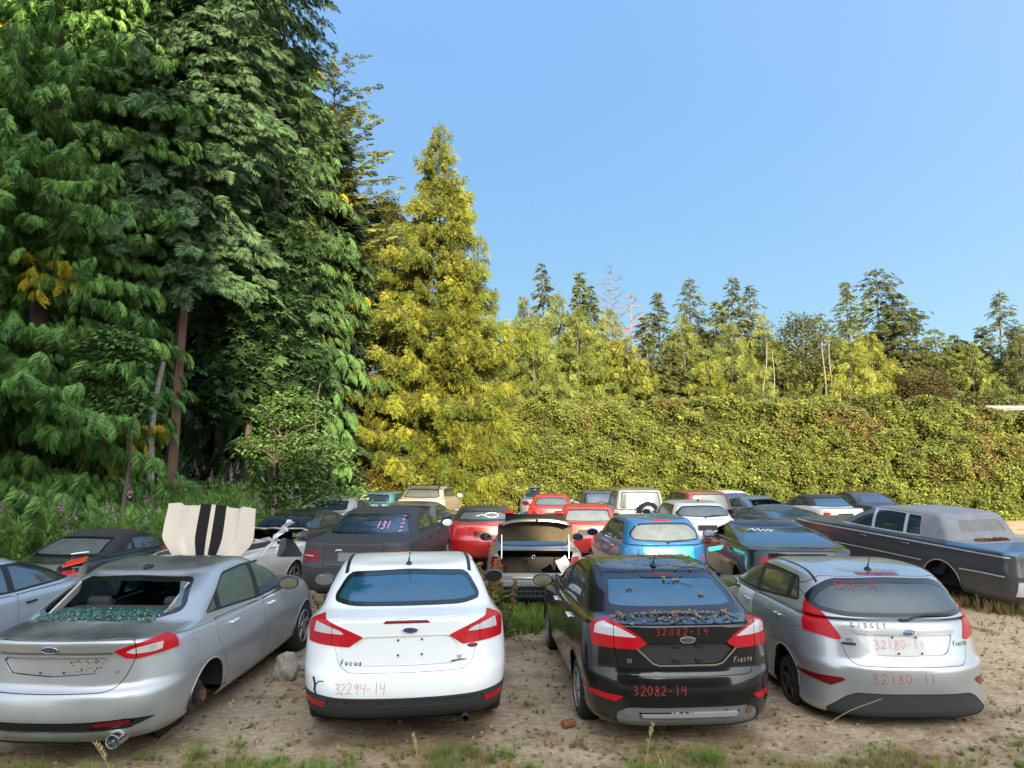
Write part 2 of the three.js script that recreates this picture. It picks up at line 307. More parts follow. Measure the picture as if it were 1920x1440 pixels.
// handwriting: strokes in a cell 0.6 wide and 1 high
const GLYPH = {
  0: ['28,10 12,30 8,60 18,90 34,96 50,78 52,40 42,14 26,8'], 1: ['28,98 30,50 32,4'], 2: ['8,78 20,96 40,94 46,74 34,44 8,8 14,4 30,12 54,6'], 3: ['8,92 34,96 46,82 38,62 20,54 44,46 52,24 36,4 10,8'],
  4: ['12,96 8,52 44,54', '46,98 44,50 42,2'], 6: ['42,96 18,66 10,30 24,6 44,14 46,36 28,44 12,30'], 7: ['8,92 50,94 30,50 22,4'], 8: ['42,86 26,96 14,82 24,60 44,38 44,14 28,4 12,16 18,40 40,64 42,84'], 9: ['44,84 26,96 12,78 20,56 40,62 46,86 44,50 40,4'], '-': ['4,50 40,54'],
  A: ['6,2 30,96 54,2', '16,36 46,36'], N: ['8,2 10,96 46,4 50,98'], R: ['10,2 12,96 40,94 48,74 38,54 14,50', '28,50 54,2'], F: ['14,2 12,96 52,96', '12,54 42,54'], o: ['30,60 12,48 10,18 28,4 46,16 46,46 30,60'], c: ['48,50 28,62 10,40 14,12 32,4 48,14'],
  u: ['10,60 12,14 28,4 44,18', '46,60 46,4'], s: ['46,54 26,62 14,48 40,28 42,10 24,4 10,12'], i: ['28,60 28,4', '28,80 28,84'], e: ['12,34 46,36 40,58 22,60 10,36 16,8 34,4 48,14'], t: ['28,86 26,14 42,4', '10,60 46,60'], a: ['44,56 24,62 10,36 16,8 32,6 44,30', '46,60 46,4'], d: ['44,56 24,62 10,36 16,8 32,6 44,30', '46,98 46,4'], r: ['12,60 14,4', '14,40 30,60 46,54'],
  G: ['52,82 30,96 10,74 8,28 24,4 50,8 52,44 32,44'], I: ['30,96 30,4'], D: ['10,96 10,4 36,6 52,30 50,72 36,94 10,96'], E: ['50,96 12,96 12,4 52,4', '12,52 44,52'], T: ['6,96 54,96', '30,96 30,4'], S: ['50,84 30,96 12,80 20,58 44,44 50,20 30,4 8,14'], O: ['28,10 12,30 8,60 18,90 34,96 50,78 52,40 42,14 26,8'], U: ['10,96 12,20 28,4 46,16 50,96'],
};
function ribbon(pts, w, look, lift, out) { // a flat stroke laid on the skin; pts are points of the view
  const fine = []; for (let i = 0; i < pts.length - 1; i++) { const a = pts[i], b = pts[i + 1], n = Math.max(1, Math.ceil(Math.hypot(b[0] - a[0], b[1] - a[1]) / 0.02)); for (let k = 0; k < n; k++) fine.push([lerp(a[0], b[0], k / n), lerp(a[1], b[1], k / n)]); } fine.push(pts[pts.length - 1]);
  const side = fine.map((p, i) => { const a = fine[Math.max(0, i - 1)], b = fine[Math.min(fine.length - 1, i + 1)], l = Math.hypot(b[0] - a[0], b[1] - a[1]) || 1; return [-(b[1] - a[1]) / l, (b[0] - a[0]) / l]; });
  const q = (p, n, s) => { const r = look.at(p[0] + n[0] * s, p[1] + n[1] * s); return r && [r[0] + r[3] * lift, r[1] + r[4] * lift, r[2] + r[5] * lift, r[3], r[4], r[5]]; };
  for (let i = 0; i < fine.length - 1; i++) { const a = q(fine[i], side[i], w / 2), b = q(fine[i], side[i], -w / 2), c = q(fine[i + 1], side[i + 1], -w / 2), d = q(fine[i + 1], side[i + 1], w / 2); if (!(a && b && c && d)) continue; const N = V(b[0] - a[0], b[1] - a[1], b[2] - a[2]).cross(V(c[0] - a[0], c[1] - a[1], c[2] - a[2])); if (N.x * a[3] + N.y * a[4] + N.z * a[5] >= 0) out.push([a, b, c], [a, c, d]); else out.push([a, c, b], [a, d, c]); }
}
function write(text, u, v, hgt, look, o = {}) { // text centred at (u, v) of a view
  const out = [], each = o.each, r = rng(o.seed ?? 7), adv = (o.adv ?? 0.72) * hgt, n = text.length, sl = o.slant ?? 0.05, cs = Math.cos(o.turn ?? 0), sn = Math.sin(o.turn ?? 0), jit = o.jitter ?? 0.10;
  [...text].forEach((ch, k) => {
    const jx = (r() - 0.5) * jit, jy = (r() - 0.5) * jit, sc = 1 + (r() - 0.5) * jit * 2;
    const one = each ? [] : out; for (const st of GLYPH[ch] ?? []) {
      const pts = st.split(' ').map((s) => { const [a, b] = s.split(',').map(Number); const x = (k - (n - 1) / 2) * adv + (a / 100 - 0.3 + jx + b / 100 * sl) * hgt * sc, y = (b / 100 - 0.5 + jy) * hgt * sc; return [u + (x * cs - y * sn), v + x * sn + y * cs]; });
      ribbon(pts, o.w ?? 0.008, look, o.lift ?? 0.0015, one);
    }
    if (each && one.length) each(geo(one), ch);
  });
  return geo(out);
}
function wheelGeo(r = 0.32, w = 0.2) {
  const pr = [[r * 0.64, -w / 2 + 0.01], [r * 0.78, -w / 2], [r * 0.94, -w / 2 + 0.012], [r, -w / 2 + 0.035], [r, w / 2 - 0.035], [r * 0.94, w / 2 - 0.012], [r * 0.78, w / 2], [r * 0.64, w / 2 - 0.01]].map((p) => new THREE.Vector2(...p));
  const tyre = xf(new THREE.LatheGeometry(pr, 28), [0, 0, 0], [0, 0, -Math.PI / 2]);
  const L = [xf(new THREE.CylinderGeometry(r * 0.65, r * 0.65, w * 0.9, 24, 1, true), [0, 0, 0], [0, 0, Math.PI / 2]), xf(new THREE.CylinderGeometry(r * 0.2, r * 0.2, 0.05, 12), [w * 0.36, 0, 0], [0, 0, Math.PI / 2]), xf(new THREE.TorusGeometry(r * 0.62, 0.012, 6, 24), [w * 0.44, 0, 0], [0, Math.PI / 2, 0])];
  for (let k = 0; k < 5; k++) L.push(xf(box(0.03, r * 0.5, 0.055, [0, r * 0.4, 0], [0, 0, 0], 0.01), [w * 0.37, 0, 0], [k * Math.PI * 0.4, 0, 0]));
  return [tyre, merge(L)];
}
const WHEEL = wheelGeo();
const DIRT = [0.20, 0.165, 0.12];
function tinter(c, o) { // dust and grime on paint: on level faces, along the sills, in streaks; flatColor and patch also take a painted sky reflection
  const dt = o.dirt ?? 0.25, seed = o.seed ?? 1, low = o.low ?? 0.5, flat = o.flat ?? dt, fc = o.flatColor ?? DIRT;
  return (p) => {
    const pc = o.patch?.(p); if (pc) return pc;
    const n1 = fbm(p[0] * 2.1 + seed * 9, p[1] * 2.1, p[2] * 2.1, 3), n2 = noise(p[0] * 11 + seed, p[1] * 3, p[2] * 11);
    let a = dt * clamp(0.35 + n1 * 1.5 + n2 * 0.3, 0, 1) * 0.6; a += low * sstep(0.62 - p[1], 0, 0.45) * clamp(0.5 + n1 * 1.2 + n2 * 0.35, 0, 1);
    const f = flat * sstep(p[4], 0.75, 0.98) * clamp(0.75 + n1 * 0.9 + n2 * 0.2, 0, 1); a = clamp(a, 0, 0.85);
    return [0, 1, 2].map((k) => { const v = lerp(c[k], DIRT[k], a); return lerp(v, fc[k], f); });
  };
}
function car(o) {
  const g = new THREE.Group(), b = o.body, L = b.L, step = o.step ?? 0.05;
  const { tris: T0, rim } = loft(b.rows ?? bodyRows(b), L, step);
  let B = T0; const tint = tinter(o.color, o), pm = o.mat ?? paint(o.color, o.paint);
  const A = { g, pm, tint, b, part: (name, tris, mat, parent, painted) => tris.length ? mesh(name, geo(tris, painted ? tint : null), mat, parent ?? g) : null };
  A.rear = new Lookup(T0, 'rear', (t) => t[0][5] > 0.02 && -t[0][2] < L * 0.45); A.side = [new Lookup(T0, 'side', CON.side(1)), new Lookup(T0, 'side', CON.side(-1))]; A.top = new Lookup(T0, 'top', CON.top());
  const ax = o.axles ?? [b.L * 0.22, b.L * 0.80], ar = o.archR ?? 0.345, ay = o.archY ?? 0.3;
  const arch = (s) => { const p = []; for (let k = 0; k <= 14; k++) { const a = Math.PI * k / 14; p.push([s + Math.cos(a) * ar, ay + Math.sin(a) * ar]); } return [...p, [s - ar * 1.02, -0.1], [s + ar * 1.02, -0.1]]; };
  // wheel arches
  for (const s of ax) for (const sx of [1, -1]) B = cut(B, arch(s), 'side', CON.side(sx)).out;
  for (const s of ax) for (const sx of [1, -1]) {
    const lip = []; for (let k = 0; k <= 14; k++) { const a = Math.PI * (0.02 + 0.96 * k / 14), q = A.side[sx > 0 ? 0 : 1].at(s + Math.cos(a) * ar, ay + Math.sin(a) * ar); if (q) lip.push([q[0] - sx * 0.004, q[1], q[2]]); }
    if (lip.length > 4) { const gq = tube(lip, 0.011, 28, 5); const c = new Float32Array(gq.attributes.position.count * 3); for (let i = 0; i < c.length; i += 3) c.set(o.lipColor ?? o.color, i); gq.setAttribute('color', new THREE.BufferAttribute(c, 3)); mesh('wheel_arch', gq, pm, g); }
  }
  for (const s of ax) for (const sx of [1, -1]) { const w = 0.34; mesh('wheel_well', merge([xf(new THREE.CylinderGeometry(ar + 0.012, ar + 0.012, w, 18, 1, true, 0, Math.PI), [0, 0, 0], [0, 0, Math.PI / 2]), xf(new THREE.CircleGeometry(ar + 0.012, 18), [-sx * w / 2, 0, 0], [0, Math.PI / 2, 0])]), M.dark, g).position.set(sx * (b.hw - 0.03 - w / 2), ay, -s); }
  // panes
  const I = -0.004;
  for (const w of o.windows ?? []) { // {axis, poly, mirror, pillars, frame, mat, name, hole}
    const list = w.axis === 'side' ? [1, -1].map((sx) => [w.poly, CON.side(sx)]) : w.mirror ? [[w.poly, CON.rear(w.smax)], [flip(w.poly), CON.rear(w.smax)]] : [[w.poly, w.axis === 'top' ? CON.top() : w.front ? (t) => t[0][5] + t[1][5] + t[2][5] < -0.06 : CON.rear(w.smax)]];
    list.forEach(([poly, cond], li) => {
      const c = cut(B, poly, w.axis, cond); B = c.out; let F = c.ins; const inner = grow(poly, -(w.frame ?? 0.025)), panes = [];
      const cuts = [-9, ...(w.pillars ?? []), 9];
      for (let k = 0; k < cuts.length - 1; k++) { const pw = (w.pw ?? 0.03); const pp = band(inner, cuts[k] + (k ? pw : 0), cuts[k + 1] - (k < cuts.length - 2 ? pw : 0)); if (!pp) continue; const q = cut(F, pp, w.axis, () => true); F = q.out; panes.push(q.ins); }
      F = shift(F, I); A.part(w.frameName ?? 'window_frame', [...F, ...skirt(F, 0.012)], w.frameMat ?? M.gloss);
      panes.forEach((p, k) => { if (w.hole && (w.hole === true || w.hole(li, k))) return; const q = shift(p, I - 0.003), m = A.part(w.name ?? 'side_window', q, typeof w.mat === 'function' ? w.mat(li, k) : w.mat ?? M.glass); if (m && w.label) m.userData.label = w.label; });
    });
  }
  // lamps
  for (const l of o.lamps ?? []) for (const sx of l.mirror === false ? [1] : [1, -1]) {
    const pl = (p) => sx > 0 ? p : flip(p), q = cut(B, pl(l.poly), 'rear', (t) => t[0][5] + t[1][5] + t[2][5] > (l.nz ?? -0.2) && -t[0][2] < (l.smax ?? 0.6) + 0.1); let ins = q.ins; B = q.out;
    if (l.smax) { const [far, near] = splitBy(ins, (p) => -p[2] - (l.smax + (l.slope ?? 0) * (p[1] - 0.95))); ins = near; B = B.concat(far); }
    if (l.missing) continue;
    let inner = null; if (l.inner) { const r = cut(ins, pl(l.inner), 'rear', () => true); ins = r.out; inner = r.ins; if (l.innerSmax) { const [far, near] = splitBy(inner, (p) => -p[2] - l.innerSmax); inner = near; ins = ins.concat(far); } }
    if (l.split) { const [a, b2] = splitBy(ins, (p) => Math.abs(p[0]) - l.split - 0.003), b3 = splitBy(b2, (p) => l.split - 0.003 - Math.abs(p[0]))[0], u2 = shift(b3, l.proud ?? 0.006); ins = a; A.part(l.name ?? 'tail_light', [...u2, ...skirt(u2, 0.03)], l.mat ?? M.red); if (inner) { const [c1, c2] = splitBy(inner, (p) => Math.abs(p[0]) - l.split - 0.003), v2 = shift(splitBy(c2, (p) => l.split - 0.003 - Math.abs(p[0]))[0], (l.proud ?? 0.006) - 0.001); inner = c1; A.part(l.innerName ?? 'reversing_lamp', [...v2, ...skirt(v2, 0.02)], l.innerMat ?? M.clear); } }
    const up = shift(ins, l.proud ?? 0.006), m = A.part(l.name ?? 'tail_light', [...up, ...skirt(up, 0.03)], l.mat ?? M.red);
    if (m && inner?.length) { const v = shift(inner, (l.proud ?? 0.006) - 0.001); A.part(l.innerName ?? 'reversing_lamp', [...v, ...skirt(v, 0.02)], l.innerMat ?? M.clear, m); }
  }
  // panels: {name, axis, poly, gap, mat, smax, recess, sub: [...]}
  const panel = (src, d, parent) => { d.axis ??= 'rear';
    let rest = src; const list = d.axis === 'side' ? [1, -1].map((sx) => [d.poly, CON.side(sx)]) : d.mirror ? [[d.poly, CON.rear(d.smax, d.nz)], [flip(d.poly), CON.rear(d.smax, d.nz)]] : [[d.poly, d.axis === 'top' ? CON.top() : CON.rear(d.smax ?? 0.8, d.nz)]];
    for (const [poly, cond] of list) {
      const gp = d.gap ?? 0.004, a = cut(rest, gp ? grow(poly, gp) : poly, d.axis, cond); rest = a.out; let ins = a.ins;
      if (gp) ins = cut(ins, grow(poly, -gp * 0.2), d.axis, () => true).ins;
      const hold = new THREE.Group(); for (const s of d.sub ?? []) ins = panel(ins, s, hold);
      let tr = ins, sk;
      if (d.recess) { tr = move(ins, 0, 0, -d.recess); sk = skirt(tr, 0, [0, 0, d.recess]); } else { if (d.proud) tr = shift(ins, d.proud); sk = skirt(tr, (d.proud ?? 0) + 0.014); }
      if (d.drop) continue;
      const m = A.part(d.name, [...tr, ...sk], d.mat ?? pm, parent, !d.mat); if (m) { if (d.label) m.userData.label = d.label; while (hold.children.length) m.add(hold.children[0]); A[d.key ?? d.name] ??= m; }
    }
    return rest;
  };
  for (const d of o.panels ?? []) B = panel(B, d, g);
  if (o.boot) { // opened or missing boot lid: {poly, smax, hinge: [y, s], angle, missing}
    const q = cut(B, o.boot.poly, 'rear', (t) => t[0][5] + t[1][5] + t[2][5] > -0.1 && -t[0][2] < o.boot.smax + 0.15 && t[0][4] + t[0][5] > 0.1); let ins = q.ins; B = q.out; const [far, near] = splitBy(ins, (p) => -p[2] - o.boot.smax); B = B.concat(far); ins = near;
    if (!o.boot.missing) {
      const [hy, hs] = o.boot.hinge, rel = move(ins, 0, -hy, hs), piv = A.part('boot_lid', [...rel, ...skirt(rel, 0.03)], pm, g, true); piv.position.set(0, hy, -hs); piv.rotation.x = -o.boot.angle * DEG;
      A.part('lid_lining', shift(rel, -0.032), o.boot.lining ?? M.dark, piv); A.lid = piv;
    }
  }
  if (o.roof) { const [up, dn] = splitBy(B, (p) => p[1] - o.roof.y(-p[2], p)); B = dn; const u2 = shift(up, 0.005); A.part(o.roof.name, [...u2, ...skirt(u2, 0.02)], o.roof.mat); }
  if (o.noRoof) B = splitBy(B, (p) => p[1] - o.noRoof)[1];
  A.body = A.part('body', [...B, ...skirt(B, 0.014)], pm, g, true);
  // floor pan
  const F = [], py = (b.sill ?? 0.2) + 0.03, N = [0, -1, 0]; for (let j = 0; j < rim.length - 1; j++) { const a = rim[j], c = rim[j + 1], k = 0.97; F.push([[a[0] * k, py, a[2] * k, ...N], [-a[0] * k, py, a[2] * k, ...N], [c[0] * k, py, c[2] * k, ...N]], [[c[0] * k, py, c[2] * k, ...N], [-a[0] * k, py, a[2] * k, ...N], [-c[0] * k, py, c[2] * k, ...N]]); }
  A.part('floor_pan', F, M.dark);
  // wheels: [rear left, rear right, front left, front right]; 0 = none, 1 = wheel, 2 = bare brake disc
  (o.wheels ?? [1, 1, 1, 1]).forEach((k, i) => {
    if (!k) return; const sx = i % 2 ? 1 : -1, s = ax[i >> 1], r = o.wheelR ?? 0.31, x = sx * (b.hw - 0.12), gy = o.wheelY ?? r;
    if (k === 1) { const w = mesh('wheel', WHEEL[0], M.rubber, g); w.position.set(x, gy, -s); w.scale.setScalar(r / 0.32); if (sx < 0) w.rotation.y = Math.PI; mesh('rim', WHEEL[1], o.rimMat ?? M.alloy, w); }
    else { const d = mesh('brake_disc', merge([xf(new THREE.CylinderGeometry(0.14, 0.14, 0.022, 24), [0, 0, 0], [0, 0, Math.PI / 2]), xf(new THREE.CylinderGeometry(0.075, 0.085, 0.07, 16), [sx * 0.03, 0, 0], [0, 0, Math.PI / 2]), ...[0, 1, 2, 3, 4].map((q) => xf(new THREE.CylinderGeometry(0.007, 0.007, 0.05, 6), [sx * 0.085, Math.cos(q * 1.257) * 0.055, Math.sin(q * 1.257) * 0.055], [0, 0, Math.PI / 2]))]), M.steel, g); mesh('hub', xf(new THREE.CylinderGeometry(0.05, 0.055, 0.03, 14), [sx * 0.075, 0, 0], [0, 0, Math.PI / 2]), M.rust, d); d.position.set(sx * (b.hw - 0.16), gy, -s); }
  });
  // seats and dashboard
  if (o.cabin !== false) cabin(A, o, b);
  g.position.set(o.at[0], o.y ?? 0, o.at[1]); g.rotation.order = 'YXZ'; g.rotation.y = (o.yaw ?? 0) * DEG; g.rotation.x = (o.pitch ?? 0) * DEG; g.rotation.z = (o.roll ?? 0) * DEG;
  if (o.scale) g.scale.set(...o.scale);
  top(g, o.name, o.label, o.category ?? 'car');
  return A;
}
function cabin(A, o, b) {
  const c = b.bl, m = o.seatMat ?? M.seat, sw = b.hw * 0.56, rs = b.rr + 0.05, fs = lerp(b.rr, b.rf, 0.72) + 0.1;
  const back = (w, x, s, n) => { const L = [box(w, 0.55, 0.14, [x, c - 0.2, -s], [0.22, 0, 0], 0.06), box(w, 0.14, 0.5, [x, c - 0.48, -s - 0.28], [0, 0, 0], 0.06)]; return L; };
  if (!o.noRearSeat) mesh('rear_seat', merge(back(b.hw * 1.5, 0, rs, 3)), m, A.g);
  const head = (x, s, y, parent) => mesh('headrest', merge([box(0.25, 0.17, 0.1, [x, y + 0.09, -s + 0.05], [0.15, 0, 0], 0.045), cyl(0.006, 0.006, 0.1, [x - 0.06, y - 0.03, -s + 0.04], [0, 0, 0], 6), cyl(0.006, 0.006, 0.1, [x + 0.06, y - 0.03, -s + 0.04], [0, 0, 0], 6)]), m, parent ?? A.g);
  if (!o.noRearSeat && o.step < 0.05) for (const x of [-0.4, 0.4]) head(x, rs, c + 0.08);
  for (const x of [-sw * 0.8, sw * 0.8]) { const s = mesh('front_seat', merge(back(0.5, x, fs, 2)), m, A.g); if (!o.fewParts) head(x, fs + 0.02, c + 0.1, s); }
  mesh('dashboard', box(b.hw * 1.6, 0.3, 0.5, [0, c - 0.12, -(b.cw - 0.35)], [0, 0, 0], 0.1), M.trim, A.g);
  mesh('steering_wheel', xf(new THREE.TorusGeometry(0.18, 0.016, 8, 24), [-sw * 0.8, c - 0.02, -(b.cw - 0.75)], [-0.4, 0, 0]), M.trim, A.g);
  if (b.gb > 0.3 && !o.noShelf) mesh('parcel_shelf', box(b.hw * 1.5, 0.03, Math.max(0.2, rs - b.gb), [0, b.gbY - 0.06, -(b.gb + rs) / 2], [0, 0, 0], 0.01), o.shelfMat ?? M.dark, A.g);
}
// small fittings
const MIRROR_G = [xf(new THREE.SphereGeometry(0.5, 20, 14), [0, 0, 0], [0, 0, 0], [0.25, 0.16, 0.16]), xf(new THREE.CircleGeometry(0.5, 24), [0, 0, 0.043], [0, 0, 0], [0.215, 0.132, 1])];
function mirrors(A, s, y, mat, o = {}) {
  for (const sx of o.only ?? [-1, 1]) {
    const q = A.side[sx > 0 ? 0 : 1].at(s, y - 0.06) ?? [sx * 0.85, y - 0.06, -s];
    const c = new Float32Array(MIRROR_G[0].attributes.position.count * 3); for (let i = 0; i < c.length; i += 3) c.set(o.color ?? [0.02, 0.02, 0.02], i);
    const gg = MIRROR_G[0].clone(); gg.setAttribute('color', new THREE.BufferAttribute(c, 3));
    const gq = gg.attributes.position; for (let i = 0; i < gq.count; i++) if (gq.getZ(i) > 0.036) gq.setZ(i, 0.036);
    const m = mesh('wing_mirror', gg, mat, A.g); m.position.set(q[0] + sx * 0.15, y, q[2] + 0.02); m.rotation.y = sx * 0.18;
    mesh('mirror_glass', MIRROR_G[1], M.mirror, m).position.z = -0.006; mesh('mirror_stalk', box(0.12, 0.03, 0.05, [-sx * 0.13, -0.05, 0], [0, 0, sx * 0.3], 0.012), M.plastic, m);
  }
}
function handle(A, s, y, mat) { for (const sx of [-1, 1]) { const q = A.side[sx > 0 ? 0 : 1].at(s, y); if (!q) continue; const h = mesh('door_handle', merge([box(0.018, 0.026, 0.17, [0.024, 0, 0], [0, 0, 0], 0.009), box(0.03, 0.022, 0.022, [0.008, 0, 0.065], [0, 0, 0], 0.006), box(0.03, 0.022, 0.022, [0.008, 0, -0.065], [0, 0, 0], 0.006)]), mat, A.g); h.position.set(q[0], q[1], q[2]); if (sx < 0) h.rotation.y = Math.PI; h.rotation.z = sx * 0.08; } }
function antenna(A, s, o = {}) { const q = A.top.at(0, s); const a = mesh('antenna', merge([xf(new THREE.SphereGeometry(1, 12, 8), [0, 0.01, 0], [0, 0, 0], [0.03, 0.022, 0.05]), cyl(0.002, 0.006, o.len ?? 0.24, [o.dx ?? 0.01, 0.12, o.dz ?? 0.03], [o.rx ?? 0.3, 0, o.rz ?? -0.1], 6), cyl(0.008, 0.009, 0.06, [0.0, 0.035, 0.005], [0.3, 0, 0], 8)]), M.trim, A.g); a.position.set(0, q ? q[1] : A.b.h, -s); }
function place(A, name, geom, mat, u, v, lift = 0.004, parent) { const q = A.rear.at(u, v); const m = mesh(name, geom, mat, parent ?? A.g); if (q) { m.position.set(q[0] + q[3] * lift, q[1] + q[4] * lift, q[2] + q[5] * lift); m.quaternion.setFromUnitVectors(V(0, 0, 1), V(q[3], q[4], q[5])); } return m; }
const OVAL = [xf(new THREE.SphereGeometry(1, 24, 12), [0, 0, 0], [0, 0, 0], [0.062, 0.025, 0.006]), xf(new THREE.TorusGeometry(1, 0.07, 6, 32), [0, 0, 0], [0, 0, 0], [0.062, 0.025, 0.05])];
function emblem(A, x, y, face = M.blueBadge, sc = 1) {
  const e = place(A, 'emblem', OVAL[0], face, x, y, 0.010); e.scale.setScalar(sc); mesh('emblem_rim', OVAL[1], M.chrome, e);
  const look = { at: (u, v) => [u, v, 0.006 * Math.sqrt(Math.max(0, 1 - (u / 0.062) ** 2 - (v / 0.025) ** 2)), 0, 0, 1] };
  mesh('emblem_lettering', write('Ford', 0, 0, 0.026, look, { w: 0.0035, adv: 0.72, slant: 0.25, lift: 0.001, jitter: 0 }), M.chrome, e);
}
function letter(A, name, text, u, v, h, mat, o) { const g = new THREE.Group(); g.name = name; A.g.add(g); write(text, u, v, h, o?.look ?? A.rear, { ...o, each: (q, ch) => mesh(/[0-9]/.test(ch) ? 'digit' : ch === '-' ? 'dash' : 'letter', q, mat, g) }); return g; }
function wiper(A, x0, y0, x1, y1) {
  const n = 8, pts = []; for (let k = 0; k <= n; k++) { const t = k / n, x = lerp(x0, x1, t), y = lerp(y0, y1, t) + Math.sin(t * Math.PI) * 0.02, q = A.rear.at(x, y); if (q) pts.push([q[0] + q[3] * 0.018, q[1] + q[4] * 0.018, q[2] + q[5] * 0.018]); }
  if (pts.length > 3) mesh('rear_wiper', merge([tube(pts, 0.01, 20, 6), xf(new THREE.SphereGeometry(0.024, 12, 8), pts[0])]), M.trim, A.g);
}
// ---------------------------------------------------------------- ground and bank
const BANK_FOOT = (x) => -29.4 + 0.9 * fbm(x * 0.16, 3.1, 0, 2) + (x < -4 ? (x + 4) * 0.4 : 0) - Math.max(0, x - 14) * 0.08;
const BANK_TOP = (x) => lerp(2.1, 4.85, sstep(x, -4.8, 0.6)) + 0.7 * fbm(x * 0.25, 9.2, 0, 3) - 0.25 * sstep(x, 12, 22);
function groundY(x, z) {
  const near = sstep(z, -60, -3) * 0.05 * fbm(x * 0.5, z * 0.5, 2, 3) + 0.02 * fbm(x * 2.1, z * 2.1, 5, 2);
  const f = BANK_FOOT(x), up = sstep(f - z, 0.9, 3.6) * (BANK_TOP(x) - 0.55);
  const hill = -0.012 * Math.max(0, -z - 39), mound = 0.10 * Math.exp(-((x - 7.2) ** 2) / 3 - ((z + 10.4) ** 2) / 2);
  return near + up + (z < -39 ? hill : 0) + mound;
}
{
  const N = 2048, S = 30, X0 = -15, Z0 = -29, a = new Uint8Array(N * N * 4), bu = new Uint8Array(1024 * 1024 * 4), r = rng(11);
  const soil = c3(0.19, 0.13, 0.078), sand = c3(0.45, 0.315, 0.185), grey = c3(0.34, 0.26, 0.175), straw = c3(0.30, 0.185, 0.08), green = c3(0.07, 0.105, 0.028), gold = c3(0.56, 0.38, 0.19);
  const toS = (v) => { v = clamp(v, 0, 1); return 255 * (v <= 0.0031308 ? v * 12.92 : 1.055 * Math.pow(v, 1 / 2.4) - 0.055); };
  for (let j = 0; j < N; j++) for (let i = 0; i < N; i++) {
    const x = X0 + (i + 0.5) / N * S, z = Z0 + (j + 0.5) / N * S;
    const n1 = fbm(x * 0.55, z * 0.55, 1, 3), n2 = fbm(x * 2.6, z * 2.6, 4, 3), n3 = noise(x * 17, z * 17, 2), n4 = noise(x * 43, z * 43, 7), sp = r();
    let wGrass = clamp(sstep(z, -7.2, -5.2) * 1.0 + n1 * 0.9 + n2 * 0.6, 0, 1); const lane = Math.exp(-(((x - 0.35 + (z + 8) * 0.02) / 0.75) ** 2)); wGrass *= 1 - 0.75 * lane * sstep(-z, 5.2, 6.2); wGrass = Math.max(wGrass, sstep(-z, 10.6, 11.8) * 0.45 * clamp(0.4 + n2 * 1.5, 0, 1));
    const right = sstep(x, 4.5, 6.5) * sstep(-z, 5.2, 7); wGrass *= 1 - 0.55 * right;  // right side gets a sunlit tan laid into the earth colour
    const g = clamp(0.5 + n2 * 1.6, 0, 1), st = clamp(0.5 + n2 * 1.2 - n1, 0, 1);
    for (let k = 0; k < 3; k++) {
      let v = lerp(grey[k], sand[k], clamp(0.5 + n1 * 1.4 + n2 * 0.8, 0, 1)); v = lerp(v, gold[k], right * 0.75 * clamp(0.6 + n2, 0, 1)); v = lerp(v, soil[k], clamp(n2 * 2.2 + n1 * 1.3 + 0.18 - right * 0.3 + 0.35 * Math.exp(-(((x - 0.35 + (z + 8) * 0.02 - 0.55) / 0.16) ** 2)) + 0.35 * Math.exp(-(((x - 0.35 + (z + 8) * 0.02 + 0.6) / 0.16) ** 2)), 0, 0.9));
      const gr = lerp(straw[k], green[k], g * 0.35); v = lerp(v, lerp(soil[k], gr, st * 0.8 + 0.15), wGrass * 0.92);
      v *= 1 + 0.34 * n3 + 0.26 * n4 + (sp > 0.985 ? 0.5 : sp < 0.03 ? -0.4 : 0); a[(j * N + i) * 4 + k] = toS(v);
    }
    a[(j * N + i) * 4 + 3] = 255;
  }
  for (let j = 0; j < 1024; j++) for (let i = 0; i < 1024; i++) { const x = i / 1024 * S, z = j / 1024 * S, h = 0.5 + 0.3 * fbm(x * 4, z * 4, 3, 3) + 0.3 * noise(x * 19, z * 19, 3) + 0.25 * (r() - 0.5); const o = (j * 1024 + i) * 4; bu[o] = bu[o + 1] = bu[o + 2] = clamp(h, 0, 1) * 255; bu[o + 3] = 255; }
  const T = (d, n, srgb) => { const t = new THREE.DataTexture(d, n, n); t.wrapS = t.wrapT = THREE.MirroredRepeatWrapping; t.magFilter = THREE.LinearFilter; if (srgb) t.colorSpace = THREE.SRGBColorSpace; t.needsUpdate = true; return t; };
  M.ground = std({ roughness: 1, map: T(a, N, true), bumpMap: T(bu, 1024), bumpScale: 0.03 });
  // one sheet, fine in the lot and coarse towards the horizon
  const line = (lo, hi, fine0, fine1, step) => { const v = []; for (let t = fine0; t <= fine1 + 1e-6; t += step) v.push(t); let s = step; let t = fine0; while (t > lo) { s *= 1.35; t -= s; v.unshift(Math.max(t, lo)); } s = step; t = fine1; while (t < hi) { s *= 1.35; t += s; v.push(Math.min(t, hi)); } return v; };
  const xs = line(-900, 900, -22, 30, 0.3), zs = line(-1500, 400, -42, 0, 0.3), P = [], U = [], I = [];
  for (const z of zs) for (const x of xs) { P.push(x, groundY(x, z), z); U.push((x - X0) / S, (z - Z0) / S); }
  for (let j = 0; j < zs.length - 1; j++) for (let i = 0; i < xs.length - 1; i++) { const q = j * xs.length + i; I.push(q, q + xs.length, q + 1, q + 1, q + xs.length, q + xs.length + 1); }
  const g = new THREE.BufferGeometry(); g.setAttribute('position', new THREE.Float32BufferAttribute(P, 3)); g.setAttribute('uv', new THREE.Float32BufferAttribute(U, 2)); g.setIndex(I); g.computeVertexNormals();
  struct(mesh('ground', g, M.ground), 'ground', 'sandy brown earth of the lot with patches of dry grass');
}
